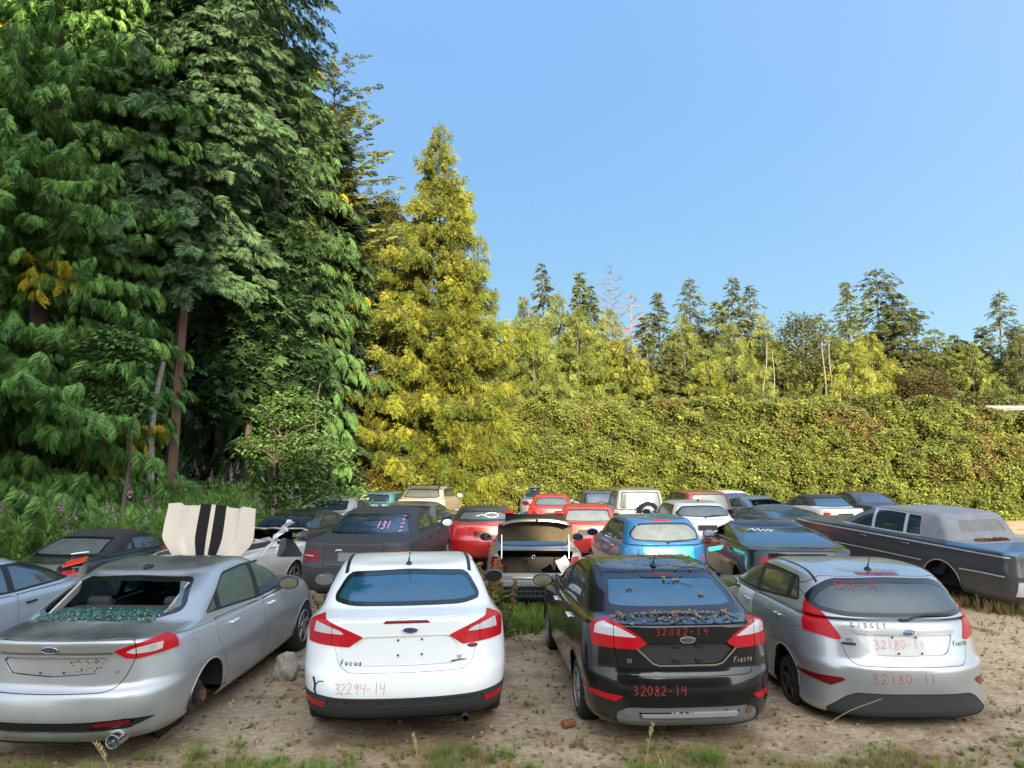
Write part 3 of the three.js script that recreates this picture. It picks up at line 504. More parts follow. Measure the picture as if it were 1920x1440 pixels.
// ---------------------------------------------------------------- the front row
function sideGlass(b, o = {}) {
  const r = o.rear ?? b.gb + 0.42, y = b.bl + 0.05, B = o.B ?? lerp(r, b.cw, 0.52);
  const poly = o.poly ?? soft([[r, y + (o.kick ?? 0.05)], [b.rr + (o.topR ?? 0.3), b.h - 0.115], [lerp(b.rr, b.rf, 0.6), b.h - 0.10], [b.rf + 0.02, b.h - 0.125], [b.cw - 0.14, y + 0.01], [B, y]], 0.07);
  return { axis: 'side', poly, pillars: o.pillars ?? [B], pw: o.pw ?? 0.05, frame: o.frame ?? 0.028, mat: o.mat ?? M.glass, frameMat: o.frameMat ?? M.trim, hole: o.hole };
}
function frontGlass(b) { return { axis: 'rear', front: true, poly: soft(both([[0, b.h - 0.085], [b.rw - 0.09, b.h - 0.10], [b.gw - 0.12, b.bl + 0.10], [0, b.bl + 0.08]]), 0.05), frame: 0.03, name: 'windscreen', mat: M.glass }; }
function doors(b, o = {}) {
  const B = o.B, f = o.f ?? b.cw - 0.3, y0 = o.y0 ?? 0.27, y1 = b.bl + 0.02, r = o.r, out = [];
  out.push({ name: 'front_door', axis: 'side', poly: soft([[B + 0.012, y0], [f - 0.02, y0], [f + 0.03, 0.6], [f - 0.02, y1], [B + 0.012, y1 + 0.005]], 0.04), gap: 0.006 });
  if (r) out.push({ name: 'rear_door', axis: 'side', poly: soft([[B - 0.012, y0], [B - 0.012, y1 + 0.005], [r, y1 + 0.04], [r - 0.02, 0.85], [r + 0.10, 0.66], [r + 0.26, 0.45], [r + 0.30, y0]], 0.05), gap: 0.006 });
  return out;
}
const rectc = (x0, x1, y0, y1, r = 0.01) => soft([[x0, y0], [x1, y0], [x1, y1], [x0, y1]], r);
const hex = tex(64, (u, v) => { const s = (x, y) => { const a = x - Math.round(x), b = y - Math.round(y); return Math.max(Math.abs(a), Math.abs(a) * 0.5 + Math.abs(b) * 0.9); }; const d = Math.min(s(u * 2, v * 2), s(u * 2 + 0.5, v * 2 + 0.5)); const k = d < 0.33 ? 0 : 1; return [k, k, k]; });
M.mesh = std({ color: col(0.04, 0.04, 0.042), roughness: 0.55, bumpMap: hex, bumpScale: 0.012 }); hex.repeat.set(12, 12);
const SILVER = [0.43, 0.44, 0.455], WHITE = [0.80, 0.81, 0.81], BLACK = [0.006, 0.0065, 0.008];
const HOLE = new THREE.CylinderGeometry(0.009, 0.009, 0.006, 10).rotateX(Math.PI / 2);
const holes = (A, list) => list.forEach(([x, y]) => { const q = A.rear.at(x, y); if (q) mesh('screw_hole', HOLE, M.dark, A.g).position.set(q[0], q[1], q[2] - (list.z ?? 0)); });

{ // white saloon
  const b = { L: 4.53, hw: 0.905, h: 1.475, bl: 0.97, dk: 1.10, hd: 0.9, gb: 0.47, gbY: 1.128, cw: 3.5, gw: 0.80, rr: 1.08, rf: 2.45, rw: 0.665, lr: 0.5, q: 3.5, lg: 0.42, qg: 4.6, yb: 0.25, rp: [0.13, 0.05, 0.0, 0.03, 0.07, 0.11, 0.12] };
  const A = car({ name: 'parked_car', label: 'white saloon with cracked rear bumper and red number 32294-14 written on it', at: [-0.937, -6.40], yaw: 7.6, y: 0.04, scale: [1.06, 1, 1], body: b, color: WHITE, step: 0.03, dirt: 0.05, low: 0.22, flat: 0.06, seed: 3, wheelR: 0.315, paint: { rough: 0.3 },
    windows: [{ axis: 'rear', poly: soft(both([[0, 1.40], [0.575, 1.38], [0.675, 1.21], [0.66, 1.165], [0.5, 1.14], [0, 1.136]]), 0.07), frame: 0.035, smax: 1.4, mat: M.glassBlue, name: 'rear_window' }, frontGlass(b), sideGlass(b, { B: 2.15, pillars: [1.28, 2.15], rear: 0.98, kick: 0.09 })],
    lamps: [{ poly: soft([[0.36, 0.945], [0.48, 0.862], [0.9, 0.885], [1, 1.12], [0.82, 1.145], [0.69, 1.085], [0.48, 1.0]], 0.015), smax: 0.42, slope: 0.5, inner: soft([[0.52, 0.968], [0.56, 1.0], [0.70, 1.045], [0.9, 1.085], [0.9, 0.975]], 0.02), innerSmax: 0.33, split: 0.63 },
      { poly: [[-0.2, 1.06], [0.2, 1.06], [0.175, 1.085], [-0.175, 1.085]], mirror: false, mat: M.darkRed, name: 'brake_light', proud: 0.004, nz: 0.02 }],
    panels: [{ name: 'lower_bumper', poly: soft(both([[0, 0.445], [0.6, 0.455], [0.86, 0.475], [1, 0.49], [1, 0.1], [0, 0.1]]), 0.01), smax: 0.6, mat: M.plastic, gap: 0.002, proud: 0.004, sub: [
      { name: 'reflector', poly: soft([[0.66, 0.41], [0.84, 0.425], [0.87, 0.385], [0.68, 0.36]], 0.012), mirror: true, mat: M.red, gap: 0, proud: 0.006 },
      { name: 'bumper_mesh', poly: both([[0, 0.43], [0.64, 0.435], [0.66, 0.38], [0, 0.375]]), mat: M.mesh, gap: 0, recess: 0.004 }] },
    { name: 'boot_lid', poly: soft(both([[0, 1.095], [0.5, 1.095], [0.645, 1.075], [0.645, 0.92], [0.60, 0.86], [0.555, 0.71], [0.48, 0.658], [0, 0.65]]), 0.03), smax: 0.6, sub: [
      { name: 'number_plate_recess', poly: soft(both([[0, 0.948], [0.355, 0.948], [0.44, 0.87], [0.42, 0.71], [0, 0.70]]), 0.03), gap: 0, recess: 0.01 }] }, ...doors(b, { B: 2.15, r: 1.1 })] });
  for (const sx of [1, -1]) { const t = []; ribbon([[sx * 0.60, 1.12], [sx * 0.605, 1.5], [sx * 0.60, 2.35]], 0.035, A.top, 0.003, t); mesh('roof_strip', geo(t), M.trim, A.g); }
  emblem(A, 0.03, 1.0); antenna(A, 1.2, { rz: -0.12 });
  letter(A, 'marker_number', '32294-14', -0.38, 0.53, 0.09, M.inkPale, { w: 0.005, adv: 0.6, seed: 4 });
  const lr = (p) => { const q = A.rear.at(p, 0.74); return q; };
  letter(A, 'badge', 'Focus', -0.46, 0.735, 0.045, M.steel, { w: 0.008, adv: 0.85, slant: 0.2, jitter: 0, lift: 0.002 }); letter(A, 'badge', 'SE', 0.45, 0.755, 0.03, M.chrome, { w: 0.006, jitter: 0, lift: 0.002 });
  const bl = []; ribbon([[0.38, 0.725], [0.53, 0.735]], 0.012, A.rear, 0.003, bl); mesh('badge_strip', geo(bl), M.chrome, A.g);
  const ob = place(A, 'round_badge', OVAL[0], M.darkRed, 0.565, 0.845); ob.scale.set(0.8, 0.75, 0.5);
  holes(A, [[-0.07, 0.915], [0.13, 0.918], [-0.07, 0.79], [0.13, 0.793]]);
  const cr = []; ribbon([[-0.775, 0.60], [-0.755, 0.54], [-0.76, 0.50], [-0.74, 0.45], [-0.70, 0.448]], 0.02, A.rear, 0.002, cr); ribbon([[-0.755, 0.54], [-0.72, 0.575], [-0.68, 0.58]], 0.008, A.rear, 0.002, cr); ribbon([[-0.74, 0.46], [-0.66, 0.452], [-0.58, 0.452]], 0.01, A.rear, 0.002, cr); mesh('bumper_crack', geo(cr), M.dark, A.g);
  mirrors(A, 2.78, 1.04, A.pm, { color: [0.03,0.03,0.03] }); handle(A, 1.35, 0.90, A.pm.clone()); 
  mesh('exhaust_pipe', xf(new THREE.CylinderGeometry(0.03, 0.03, 0.2, 14, 1, true), [0.5, 0.24, -0.12], [Math.PI / 2, 0, 0]), M.steel, A.g);
}
{ // black saloon
  const b = { L: 4.40, hw: 0.861, h: 1.475, bl: 0.99, dk: 1.075, hd: 0.93, gb: 0.37, gbY: 1.10, cw: 3.45, gw: 0.765, rr: 1.0, rf: 2.4, rw: 0.62, lr: 0.5, q: 3.5, lg: 0.42, qg: 4.6, yb: 0.18, sill: 0.18, rp: [0.1, 0.04, 0.0, 0.02, 0.05, 0.06, 0.06] };
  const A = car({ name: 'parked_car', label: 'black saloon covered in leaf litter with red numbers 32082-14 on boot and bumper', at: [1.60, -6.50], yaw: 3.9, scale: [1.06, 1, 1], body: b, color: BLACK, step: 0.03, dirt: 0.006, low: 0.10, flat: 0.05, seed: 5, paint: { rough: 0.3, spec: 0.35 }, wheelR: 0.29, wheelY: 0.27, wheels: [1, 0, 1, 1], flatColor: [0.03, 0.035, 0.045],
    windows: [{ axis: 'rear', poly: soft(both([[0, 1.41], [0.545, 1.395], [0.62, 1.2], [0.60, 1.135], [0.5, 1.12], [0, 1.115]]), 0.05), frame: 0.045, smax: 1.3, mat: M.glassBlue, name: 'rear_window' }, frontGlass(b), sideGlass(b, { B: 2.1, pillars: [1.22, 2.1], rear: 0.9, kick: 0.08, mat: M.glass })],
    lamps: [{ poly: soft([[0.345, 0.912], [0.43, 0.862], [0.9, 0.862], [1, 1.09], [0.72, 1.10], [0.575, 1.075], [0.43, 0.99]], 0.02), smax: 0.34, slope: 0.35, split: 0.62, inner: soft([[0.43, 0.965], [0.56, 1.04], [0.70, 1.075], [0.92, 1.07], [0.92, 0.975]], 0.02), innerSmax: 0.30 }],
    panels: [{ name: 'lower_bumper', poly: soft(both([[0, 0.375], [0.50, 0.375], [0.61, 0.33], [0.62, 0.26], [0.55, 0.05], [0, 0.05]]), 0.03), mat: M.greyPlastic, gap: 0.003, recess: 0.012, sub: [{ name: 'bumper_strip', poly: soft(both([[0, 0.325], [0.42, 0.322], [0.40, 0.285], [0, 0.283]]), 0.01), mat: std({ color: col(0.3, 0.3, 0.29), roughness: 0.6 }), gap: 0, proud: 0.012 }] },
      { name: 'reflector', poly: soft([[0.56, 0.462], [0.78, 0.475], [0.85, 0.435], [0.62, 0.41]], 0.015), mirror: true, mat: M.red, gap: 0.002, proud: 0.004 },
      { name: 'boot_lid', poly: soft(both([[0, 1.07], [0.5, 1.07], [0.62, 1.05], [0.62, 0.86], [0.585, 0.70], [0.565, 0.645], [0.5, 0.635], [0, 0.632]]), 0.02), smax: 0.6, gap: 0.005, sub: [
        { name: 'number_plate_recess', poly: soft(both([[0, 0.908], [0.36, 0.91], [0.43, 0.875], [0.30, 0.75], [0.25, 0.732], [0, 0.728]]), 0.02), gap: 0, recess: 0.022, mat: std({ color: col(0.022, 0.021, 0.022), roughness: 0.6 }) }] },
      { name: 'fuel_flap', axis: 'side', poly: soft([[0.66, 0.75], [0.84, 0.75], [0.84, 0.94], [0.66, 0.94]], 0.06), gap: 0.003 }, ...doors(b, { B: 2.1, r: 1.0 })] });
  const rim = []; ribbon([[-0.44, 0.872], [-0.305, 0.742], [-0.25, 0.722], [0.25, 0.722], [0.305, 0.742], [0.44, 0.872]], 0.014, A.rear, 0.003, rim); mesh('recess_trim', geo(rim), M.chrome, A.g);
  const bs = []; ribbon([[-0.55, 0.955], [0, 0.965], [0.55, 0.955]], 0.01, A.rear, 0.004, bs); mesh('boot_crease', geo(bs), M.gloss, A.g);
  emblem(A, 0.0, 0.945, M.steel, 1.05); antenna(A, 1.18, { rz: -0.15, len: 0.22 });
  letter(A, 'marker_number', '32082-14', -0.05, 1.015, 0.07, M.ink, { w: 0.005, adv: 0.85, seed: 3 }); letter(A, 'marker_number', '32082-14', -0.26, 0.515, 0.088, M.ink, { w: 0.005, adv: 0.66, seed: 9 });
  letter(A, 'badge', 'SE', -0.5, 0.76, 0.032, M.chrome, { w: 0.007, jitter: 0, lift: 0.003 }); letter(A, 'badge', 'Fiesta', 0.49, 0.76, 0.05, M.chrome, { w: 0.008, adv: 0.62, slant: 0.25, jitter: 0, lift: 0.003 });
  for (const [x, y] of [[-0.1, 0.885], [0.1, 0.885], [-0.1, 0.765], [0.1, 0.765]]) place(A, 'plate_fixing', box(0.06, 0.035, 0.012, [0, 0, 0], [0, 0, 0], 0.006), M.trim, x, y, -0.014);
  for (const sx of [-1, 1]) place(A, 'bumper_cap', new THREE.CylinderGeometry(0.035, 0.035, 0.01, 18).rotateX(Math.PI / 2), sx < 0 ? M.greyPlastic : M.rust, sx * 0.53, 0.325, -0.006);
  mirrors(A, 2.72, 1.05, A.pm, { color: BLACK }); handle(A, 1.3, 0.92, A.pm.clone()); handle(A, 2.3, 0.9, A.pm.clone());
  for (const sx of [1, -1]) { const t = []; ribbon([[sx * 0.555, 1.05], [sx * 0.56, 1.5], [sx * 0.55, 2.3]], 0.02, A.top, 0.002, t); mesh('roof_strip', geo(t), M.trim, A.g); }
  place(A, 'brake_light', box(0.2, 0.03, 0.012), M.darkRed, 0.02, 1.378, 0.002); place(A, 'lamp_surround', new THREE.ShapeGeometry(new THREE.Shape(soft([[-0.2, -0.05], [0.2, -0.05], [0.22, 0.03], [-0.22, 0.03]], 0.03).map((p) => new THREE.Vector2(...p)))), M.gloss, 0.02, 1.375, 0.003);
  A.blackCar = true; globalThis.__b = A;
}
const blackCar = globalThis.__b; delete globalThis.__b;
{ // silver hatchback
  const b = { L: 4.06, hw: 0.861, h: 1.485, bl: 0.99, dk: 1.03, hd: 0.93, gb: 0.2, gbY: 1.06, cw: 3.2, gw: 0.79, rr: 0.5, rf: 2.15, rw: 0.655, lr: 0.6, q: 2.8, lg: 0.5, qg: 3.6, rdR: -0.05, yb: 0.17, sill: 0.17, w0: 0.95, w1: 0.985, bulge: 0.5, rp: [0.045, 0.012, 0.0, 0.01, 0.06, 0.12, 0.16] };
  const A = car({ name: 'parked_car', label: 'silver hatchback with red number 32180-11 on its bumper and a pale front door', at: [3.86, -6.92], yaw: 0.2, y: -0.05, scale: [1.08, 1, 1], body: b, color: SILVER, paint: { metal: 0.55, rough: 0.32 }, step: 0.03, dirt: 0.12, low: 0.12, flat: 0.1, seed: 8, wheelR: 0.26, wheelY: 0.26, wheels: [1, 0, 1, 1], rimMat: M.steel,
    windows: [{ axis: 'rear', poly: soft(both([[0, 1.405], [0.5, 1.39], [0.66, 1.29], [0.735, 1.18], [0.69, 1.10], [0.5, 1.068], [0, 1.055]]), 0.08), frame: 0.045, smax: 0.9, mat: glass(0.25, [0.055, 0.085, 0.092], 0.1, 1.8), name: 'rear_window' }, frontGlass(b), sideGlass(b, { B: 1.85, pillars: [0.98, 1.85], rear: 0.68, kick: 0.1, topR: 0.35 })],
    lamps: [{ poly: soft([[0.55, 0.865], [0.60, 0.85], [0.95, 0.93], [1, 1.31], [0.755, 1.31], [0.69, 1.16], [0.615, 1.0]], 0.02), smax: 0.52, slope: 0.45, inner: soft([[0.66, 0.91], [0.63, 0.96], [0.70, 1.0], [0.9, 1.03], [0.9, 0.95]], 0.03), innerSmax: 0.3 },
      { poly: [[-0.2, 1.418], [0.2, 1.418], [0.2, 1.434], [-0.2, 1.434]], mirror: false, mat: M.darkRed, name: 'brake_light', smax: 0.7, proud: 0.004, nz: 0.02 }],
    panels: [{ name: 'lower_bumper', poly: soft(both([[0, 0.40], [0.50, 0.395], [0.58, 0.355], [0.72, 0.22], [0.68, 0.05], [0, 0.05]]), 0.02), mat: M.plastic, gap: 0.002, recess: 0.008 },
      { name: 'reflector', poly: soft([[0.60, 0.52], [0.58, 0.50], [0.68, 0.43], [0.84, 0.47], [0.86, 0.50]], 0.01), mirror: true, mat: M.darkRed, gap: 0.002, proud: 0.003 },
      { name: 'tailgate', poly: soft(both([[0, 1.415], [0.56, 1.40], [0.72, 1.29], [0.705, 1.13], [0.61, 0.93], [0.56, 0.80], [0.53, 0.69], [0.47, 0.645], [0, 0.64]]), 0.03), smax: 0.8, gap: 0.004, sub: [
        { name: 'number_plate_recess', poly: soft(both([[0, 0.912], [0.44, 0.915], [0.36, 0.76], [0.31, 0.735], [0, 0.73]]), 0.03), gap: 0, recess: 0.014, mat: phys({ color: col(0.62, 0.60, 0.57), roughness: 0.4, clearcoat: 0.6 }) },
        { name: 'chrome_strip', poly: both([[0, 0.95], [0.47, 0.952], [0.455, 0.922], [0, 0.92]]), gap: 0, proud: 0.006, mat: phys({ color: col(0.34, 0.34, 0.34), metalness: 0.5, roughness: 0.35 }) }] },
      { name: 'fuel_flap', axis: 'side', poly: soft([[0.5, 0.72], [0.68, 0.72], [0.68, 0.9], [0.5, 0.9]], 0.07), gap: 0.003 }, ...doors(b, { B: 1.85, r: 0.86 }).map((d, i) => i ? d : { ...d, mat: phys({ color: col(0.62, 0.63, 0.62), roughness: 0.35, clearcoat: 0.8 }), label: 'paler replacement front door' })] });
  emblem(A, 0.02, 0.938); antenna(A, 0.82, { rz: -0.25, rx: 0.1 });
  letter(A, 'marker_number', '32180-11', -0.08, 0.835, 0.085, M.inkPale, { w: 0.0045, adv: 0.68, seed: 12 }); letter(A, 'marker_number', '32180-11', -0.1, 0.535, 0.10, M.ink, { w: 0.005, adv: 0.72, seed: 15 }); letter(A, 'marker_number', '3218--14', -0.3, 1.335, 0.07, M.ink, { w: 0.005, adv: 0.7, seed: 18, jitter: 0.2 });
  letter(A, 'badge', 'GIDGET', -0.32, 0.995, 0.04, M.steel, { w: 0.008, adv: 1.35, slant: 0, jitter: 0, lift: 0.002 }); letter(A, 'badge', 'SES', -0.5, 0.86, 0.025, M.chrome, { w: 0.006, jitter: 0, lift: 0.002 }); letter(A, 'badge', 'Fiesta', 0.50, 0.83, 0.045, M.steel, { w: 0.007, adv: 0.62, slant: 0.25, jitter: 0, lift: 0.002 });
  const bl = []; ribbon([[-0.56, 0.825], [-0.45, 0.825]], 0.025, A.rear, 0.003, bl); mesh('badge_strip', geo(bl), M.chrome, A.g);
  holes(A, [[-0.13, 0.895], [0.08, 0.895], [-0.1, 0.755], [0.11, 0.755]]);
  wiper(A, 0.0, 1.045, 0.47, 1.075); mirrors(A, 2.45, 1.05, A.pm, { color: [0.02, 0.02, 0.022] }); handle(A, 1.05, 0.93, M.chrome); handle(A, 2.05, 0.91, M.chrome);
  for (const sx of [1, -1]) { const t = []; ribbon([[sx * 0.60, 0.62], [sx * 0.605, 1.3], [sx * 0.59, 2.1]], 0.02, A.top, 0.002, t); mesh('roof_strip', geo(t), M.trim, A.g); }
}
{ // silver saloon without its rear glass
  const b = { L: 4.87, hw: 0.926, h: 1.49, bl: 0.93, dk: 1.055, hd: 0.9, gb: 0.58, gbY: 1.085, cw: 3.85, gw: 0.83, rr: 1.36, rf: 2.75, rw: 0.655, lr: 0.62, q: 2.9, lg: 0.5, qg: 4.2, yb: 0.24, rp: [0.1, 0.04, 0.0, 0.02, 0.09, 0.10, 0.07] };
  const A = car({ name: 'parked_car', label: 'dusty silver saloon with smashed out rear window and missing rear wheel', at: [-3.86, -5.98], yaw: -1.6, y: 0.0, body: b, color: SILVER, paint: { metal: 0.5, rough: 0.36, coat: 0.8, coatRough: 0.1 }, step: 0.03, dirt: 0.22, low: 0.6, flat: 0.9, flatColor: [0.115, 0.105, 0.09], seed: 21, axles: [1.06, 3.9], archR: 0.36, wheelR: 0.33, wheels: [2, 2, 1, 1], wheelY: 0.32, noShelf: true,
    windows: [{ axis: 'rear', poly: soft(both([[0, 1.40], [0.56, 1.385], [0.68, 1.2], [0.69, 1.14], [0.55, 1.11], [0, 1.10]]), 0.06), frame: 0.03, smax: 1.6, hole: true, name: 'rear_window' }, frontGlass(b), sideGlass(b, { B: 2.42, pillars: [1.42, 2.42], rear: 1.1, kick: 0.085, topR: 0.35, mat: M.glassTeal, frame: 0.022, pw: 0.055 })],
    lamps: [{ poly: soft([[0.49, 0.96], [0.57, 0.895], [0.65, 0.88], [1, 0.945], [1.1, 1.0], [1, 1.05], [0.75, 1.035], [0.6, 1.0]], 0.015), smax: 0.5, slope: -0.2, split: 0.64, inner: soft([[0.57, 0.945], [0.62, 0.925], [0.75, 0.925], [0.93, 0.975], [0.93, 1.0], [0.75, 0.995], [0.63, 0.975]], 0.015), innerSmax: 0.36 }],
    panels: [{ name: 'bumper_strip', poly: soft(both([[0, 0.42], [0.62, 0.425], [0.80, 0.40], [0.66, 0.345], [0, 0.34]]), 0.015), mat: M.trim, gap: 0.002, recess: 0.014, sub: [{ name: 'reflector', poly: soft([[0.40, 0.405], [0.66, 0.408], [0.66, 0.38], [0.42, 0.378]], 0.008), mirror: true, mat: M.darkRed, gap: 0, proud: 0.004 }] },
      { name: 'boot_lid', poly: soft(both([[0, 1.052], [0.5, 1.052], [0.635, 1.04], [0.635, 0.88], [0.585, 0.75], [0.52, 0.665], [0.45, 0.645], [0, 0.64]]), 0.03), smax: 0.7, gap: 0.005, sub: [
        { name: 'number_plate_recess', poly: soft(both([[0, 0.915], [0.42, 0.915], [0.46, 0.88], [0.37, 0.785], [0, 0.76]]), 0.02), gap: 0, recess: 0.022 }] }, { name: 'fuel_flap', axis: 'side', poly: soft([[0.6, 0.76], [0.78, 0.76], [0.78, 0.92], [0.6, 0.92]], 0.06), gap: 0.002 }, ...doors(b, { B: 2.42, r: 1.22 })] });
  emblem(A, -0.02, 0.985, M.blueBadge, 1.1);
  const ch = []; ribbon([[-0.48, 0.945], [0, 0.95], [0.48, 0.945]], 0.018, A.rear, 0.004, ch); mesh('boot_crease', geo(ch), phys({ color: col(0.2, 0.2, 0.2), metalness: 0.6, roughness: 0.3 }), A.g);
  letter(A, 'badge', 'SE', 0.52, 0.79, 0.025, M.chrome, { w: 0.006, jitter: 0, lift: 0.002 });
  holes(A, [[-0.1, 0.795], [0.1, 0.795]]);
  const st = []; const r = rng(5); for (let k = 0; k < 26; k++) { const x = 0.12 + r() * 0.28, y = 0.80 + r() * 0.1; ribbon([[x, y], [x + 0.006 + r() * 0.012, y - r() * 0.012]], 0.006 + r() * 0.012, A.rear, -0.02, st); } mesh('rust_spots', geo(st), M.rust, A.g);
  const q = A.top.at(0, 1.52); mesh('roof_fin', xf(new THREE.SphereGeometry(1, 16, 10), [0, q[1] + 0.005, -1.52], [-0.1, 0, 0], [0.04, 0.03, 0.09]), M.trim, A.g);
  mirrors(A, 3.02, 1.04, A.pm, { color: [0.03, 0.03, 0.03] }); handle(A, 1.58, 0.90, A.pm.clone()); handle(A, 2.62, 0.88, A.pm.clone());
  mesh('exhaust_pipe', xf(new THREE.LatheGeometry([[0.0, -0.12], [0.04, -0.12], [0.05, 0.02], [0.058, 0.02], [0.06, -0.12]].map((p) => new THREE.Vector2(...p)), 20), [0.58, 0.27, -0.06], [Math.PI / 2, 0, 0]), M.chrome, A.g);
  const sh = box(1.22, 0.03, 0.62, [0, 1.082, -0.99], [0.04, 0, 0], 0.01); mesh('parcel_shelf', sh, M.seat, A.g);
  // crumbs of green glass on the shelf and shards left in the frame
  const gl = [], rr = rng(77); for (let k = 0; k < 900; k++) { const x = (rr() * 2 - 1) * 0.55, z = -0.62 - rr() * rr() * 0.5; const s = 0.006 + rr() * 0.012; gl.push(xf(new THREE.BoxGeometry(s, s * 0.7, s), [x, 1.11 + (z + 0.97) * -0.04 + rr() * 0.03, z], [rr() * 3, rr() * 3, rr() * 3])); }
  const cr = mesh('glass_crumbs', merge(gl), phys({ color: col(0.04, 0.125, 0.09), roughness: 0.2, clearcoat: 0.6 }), A.g); cr.userData.kind = 'stuff';
  { const pg = new THREE.PlaneGeometry(1.16, 0.42, 24, 10).rotateX(-Math.PI / 2), q = pg.attributes.position; for (let i = 0; i < q.count; i++) q.setY(i, 0.03 * fbm(q.getX(i) * 5, q.getZ(i) * 5, 3, 3) + (noise(q.getX(i) * 30, q.getZ(i) * 30, 1) > 0.1 ? 0.006 : 0)); pg.computeVertexNormals(); const m = mesh('broken_pane', pg, phys({ color: col(0.022, 0.085, 0.062), roughness: 0.4, clearcoat: 0.4, flatShading: true }), A.g); m.position.set(0, 1.105, -0.92); m.rotation.x = 0.04; }
  const shard = (pts) => { const t = cut(loftCopy(b), pts, 'rear', CON.rear(1.6)).ins; return shift(t, -0.008); };
  function loftCopy(bb) { return loft(bodyRows(bb), bb.L, 0.05).tris; }
  const left = [...shard(soft([[0.54, 1.372], [0.62, 1.27], [0.66, 1.18], [0.55, 1.16], [0.60, 1.22], [0.54, 1.30], [0.45, 1.372]], 0.01)), ...shard([[-0.55, 1.372], [-0.2, 1.39], [-0.25, 1.375], [-0.45, 1.36]]), ...shard([[-0.66, 1.2], [-0.67, 1.14], [-0.6, 1.13]])];
  mesh('glass_shard', geo(left), glass(0.5, [0.2, 0.3, 0.27], 0.1, 1.7), A.g);
  mesh('wiper_motor', merge([cyl(0.03, 0.03, 0.08, [0.12, 1.10, -0.66], [0, 0, 1.5]), tube([[0.15, 1.1, -0.66], [0.26, 1.11, -0.68], [0.38, 1.1, -0.66]], 0.012)]), M.trim, A.g);
for (const s of [-1, 1]) mesh('pillar_lining', box(0.02, 0.14, 0.55, [s * 0.58, 1.17, -1.05], [0.45, 0, s * 0.45], 0.008), M.lining, A.g);
}
// ---------------------------------------------------------------- the cars behind
const cloth = tex(256, (u, v) => { const k = 0.82 + 0.22 * tnoise(u, v, 6, 2, 5) + 0.12 * tnoise(u, v, 60, 5, 2); return [k, k, k]; });
M.softTop = std({ color: col(0.022, 0.022, 0.025), roughness: 0.95, map: cloth });
M.vinyl = std({ color: col(0.25, 0.25, 0.265), roughness: 0.8, map: cloth, bumpMap: cloth, bumpScale: 0.002 });
const SED = { L: 4.8, hw: 0.9, h: 1.40, bl: 0.95, dk: 1.0, hd: 0.9, gb: 0.85, gbY: 1.02, cw: 3.7, gw: 0.78, rr: 1.5, rf: 2.75, rw: 0.60, q: 3.4, lr: 0.45, lg: 0.35, qg: 4.5 };
const HAT = { L: 3.9, hw: 0.84, h: 1.45, bl: 0.97, dk: 1.0, hd: 0.92, gb: 0.16, gbY: 1.03, cw: 3.1, gw: 0.76, rr: 0.5, rf: 2.15, rw: 0.60, q: 3.2, lr: 0.45, lg: 0.4, qg: 4.2, rp: [0.14, 0.05, 0.0, 0.01, 0.05, 0.08, 0.11] };
const COU = { L: 4.4, hw: 0.88, h: 1.29, bl: 0.92, dk: 0.95, hd: 0.82, gb: 0.75, gbY: 0.98, cw: 3.3, gw: 0.76, rr: 1.6, rf: 2.4, rw: 0.54, q: 3.2, lr: 0.5, lg: 0.4, qg: 4 };
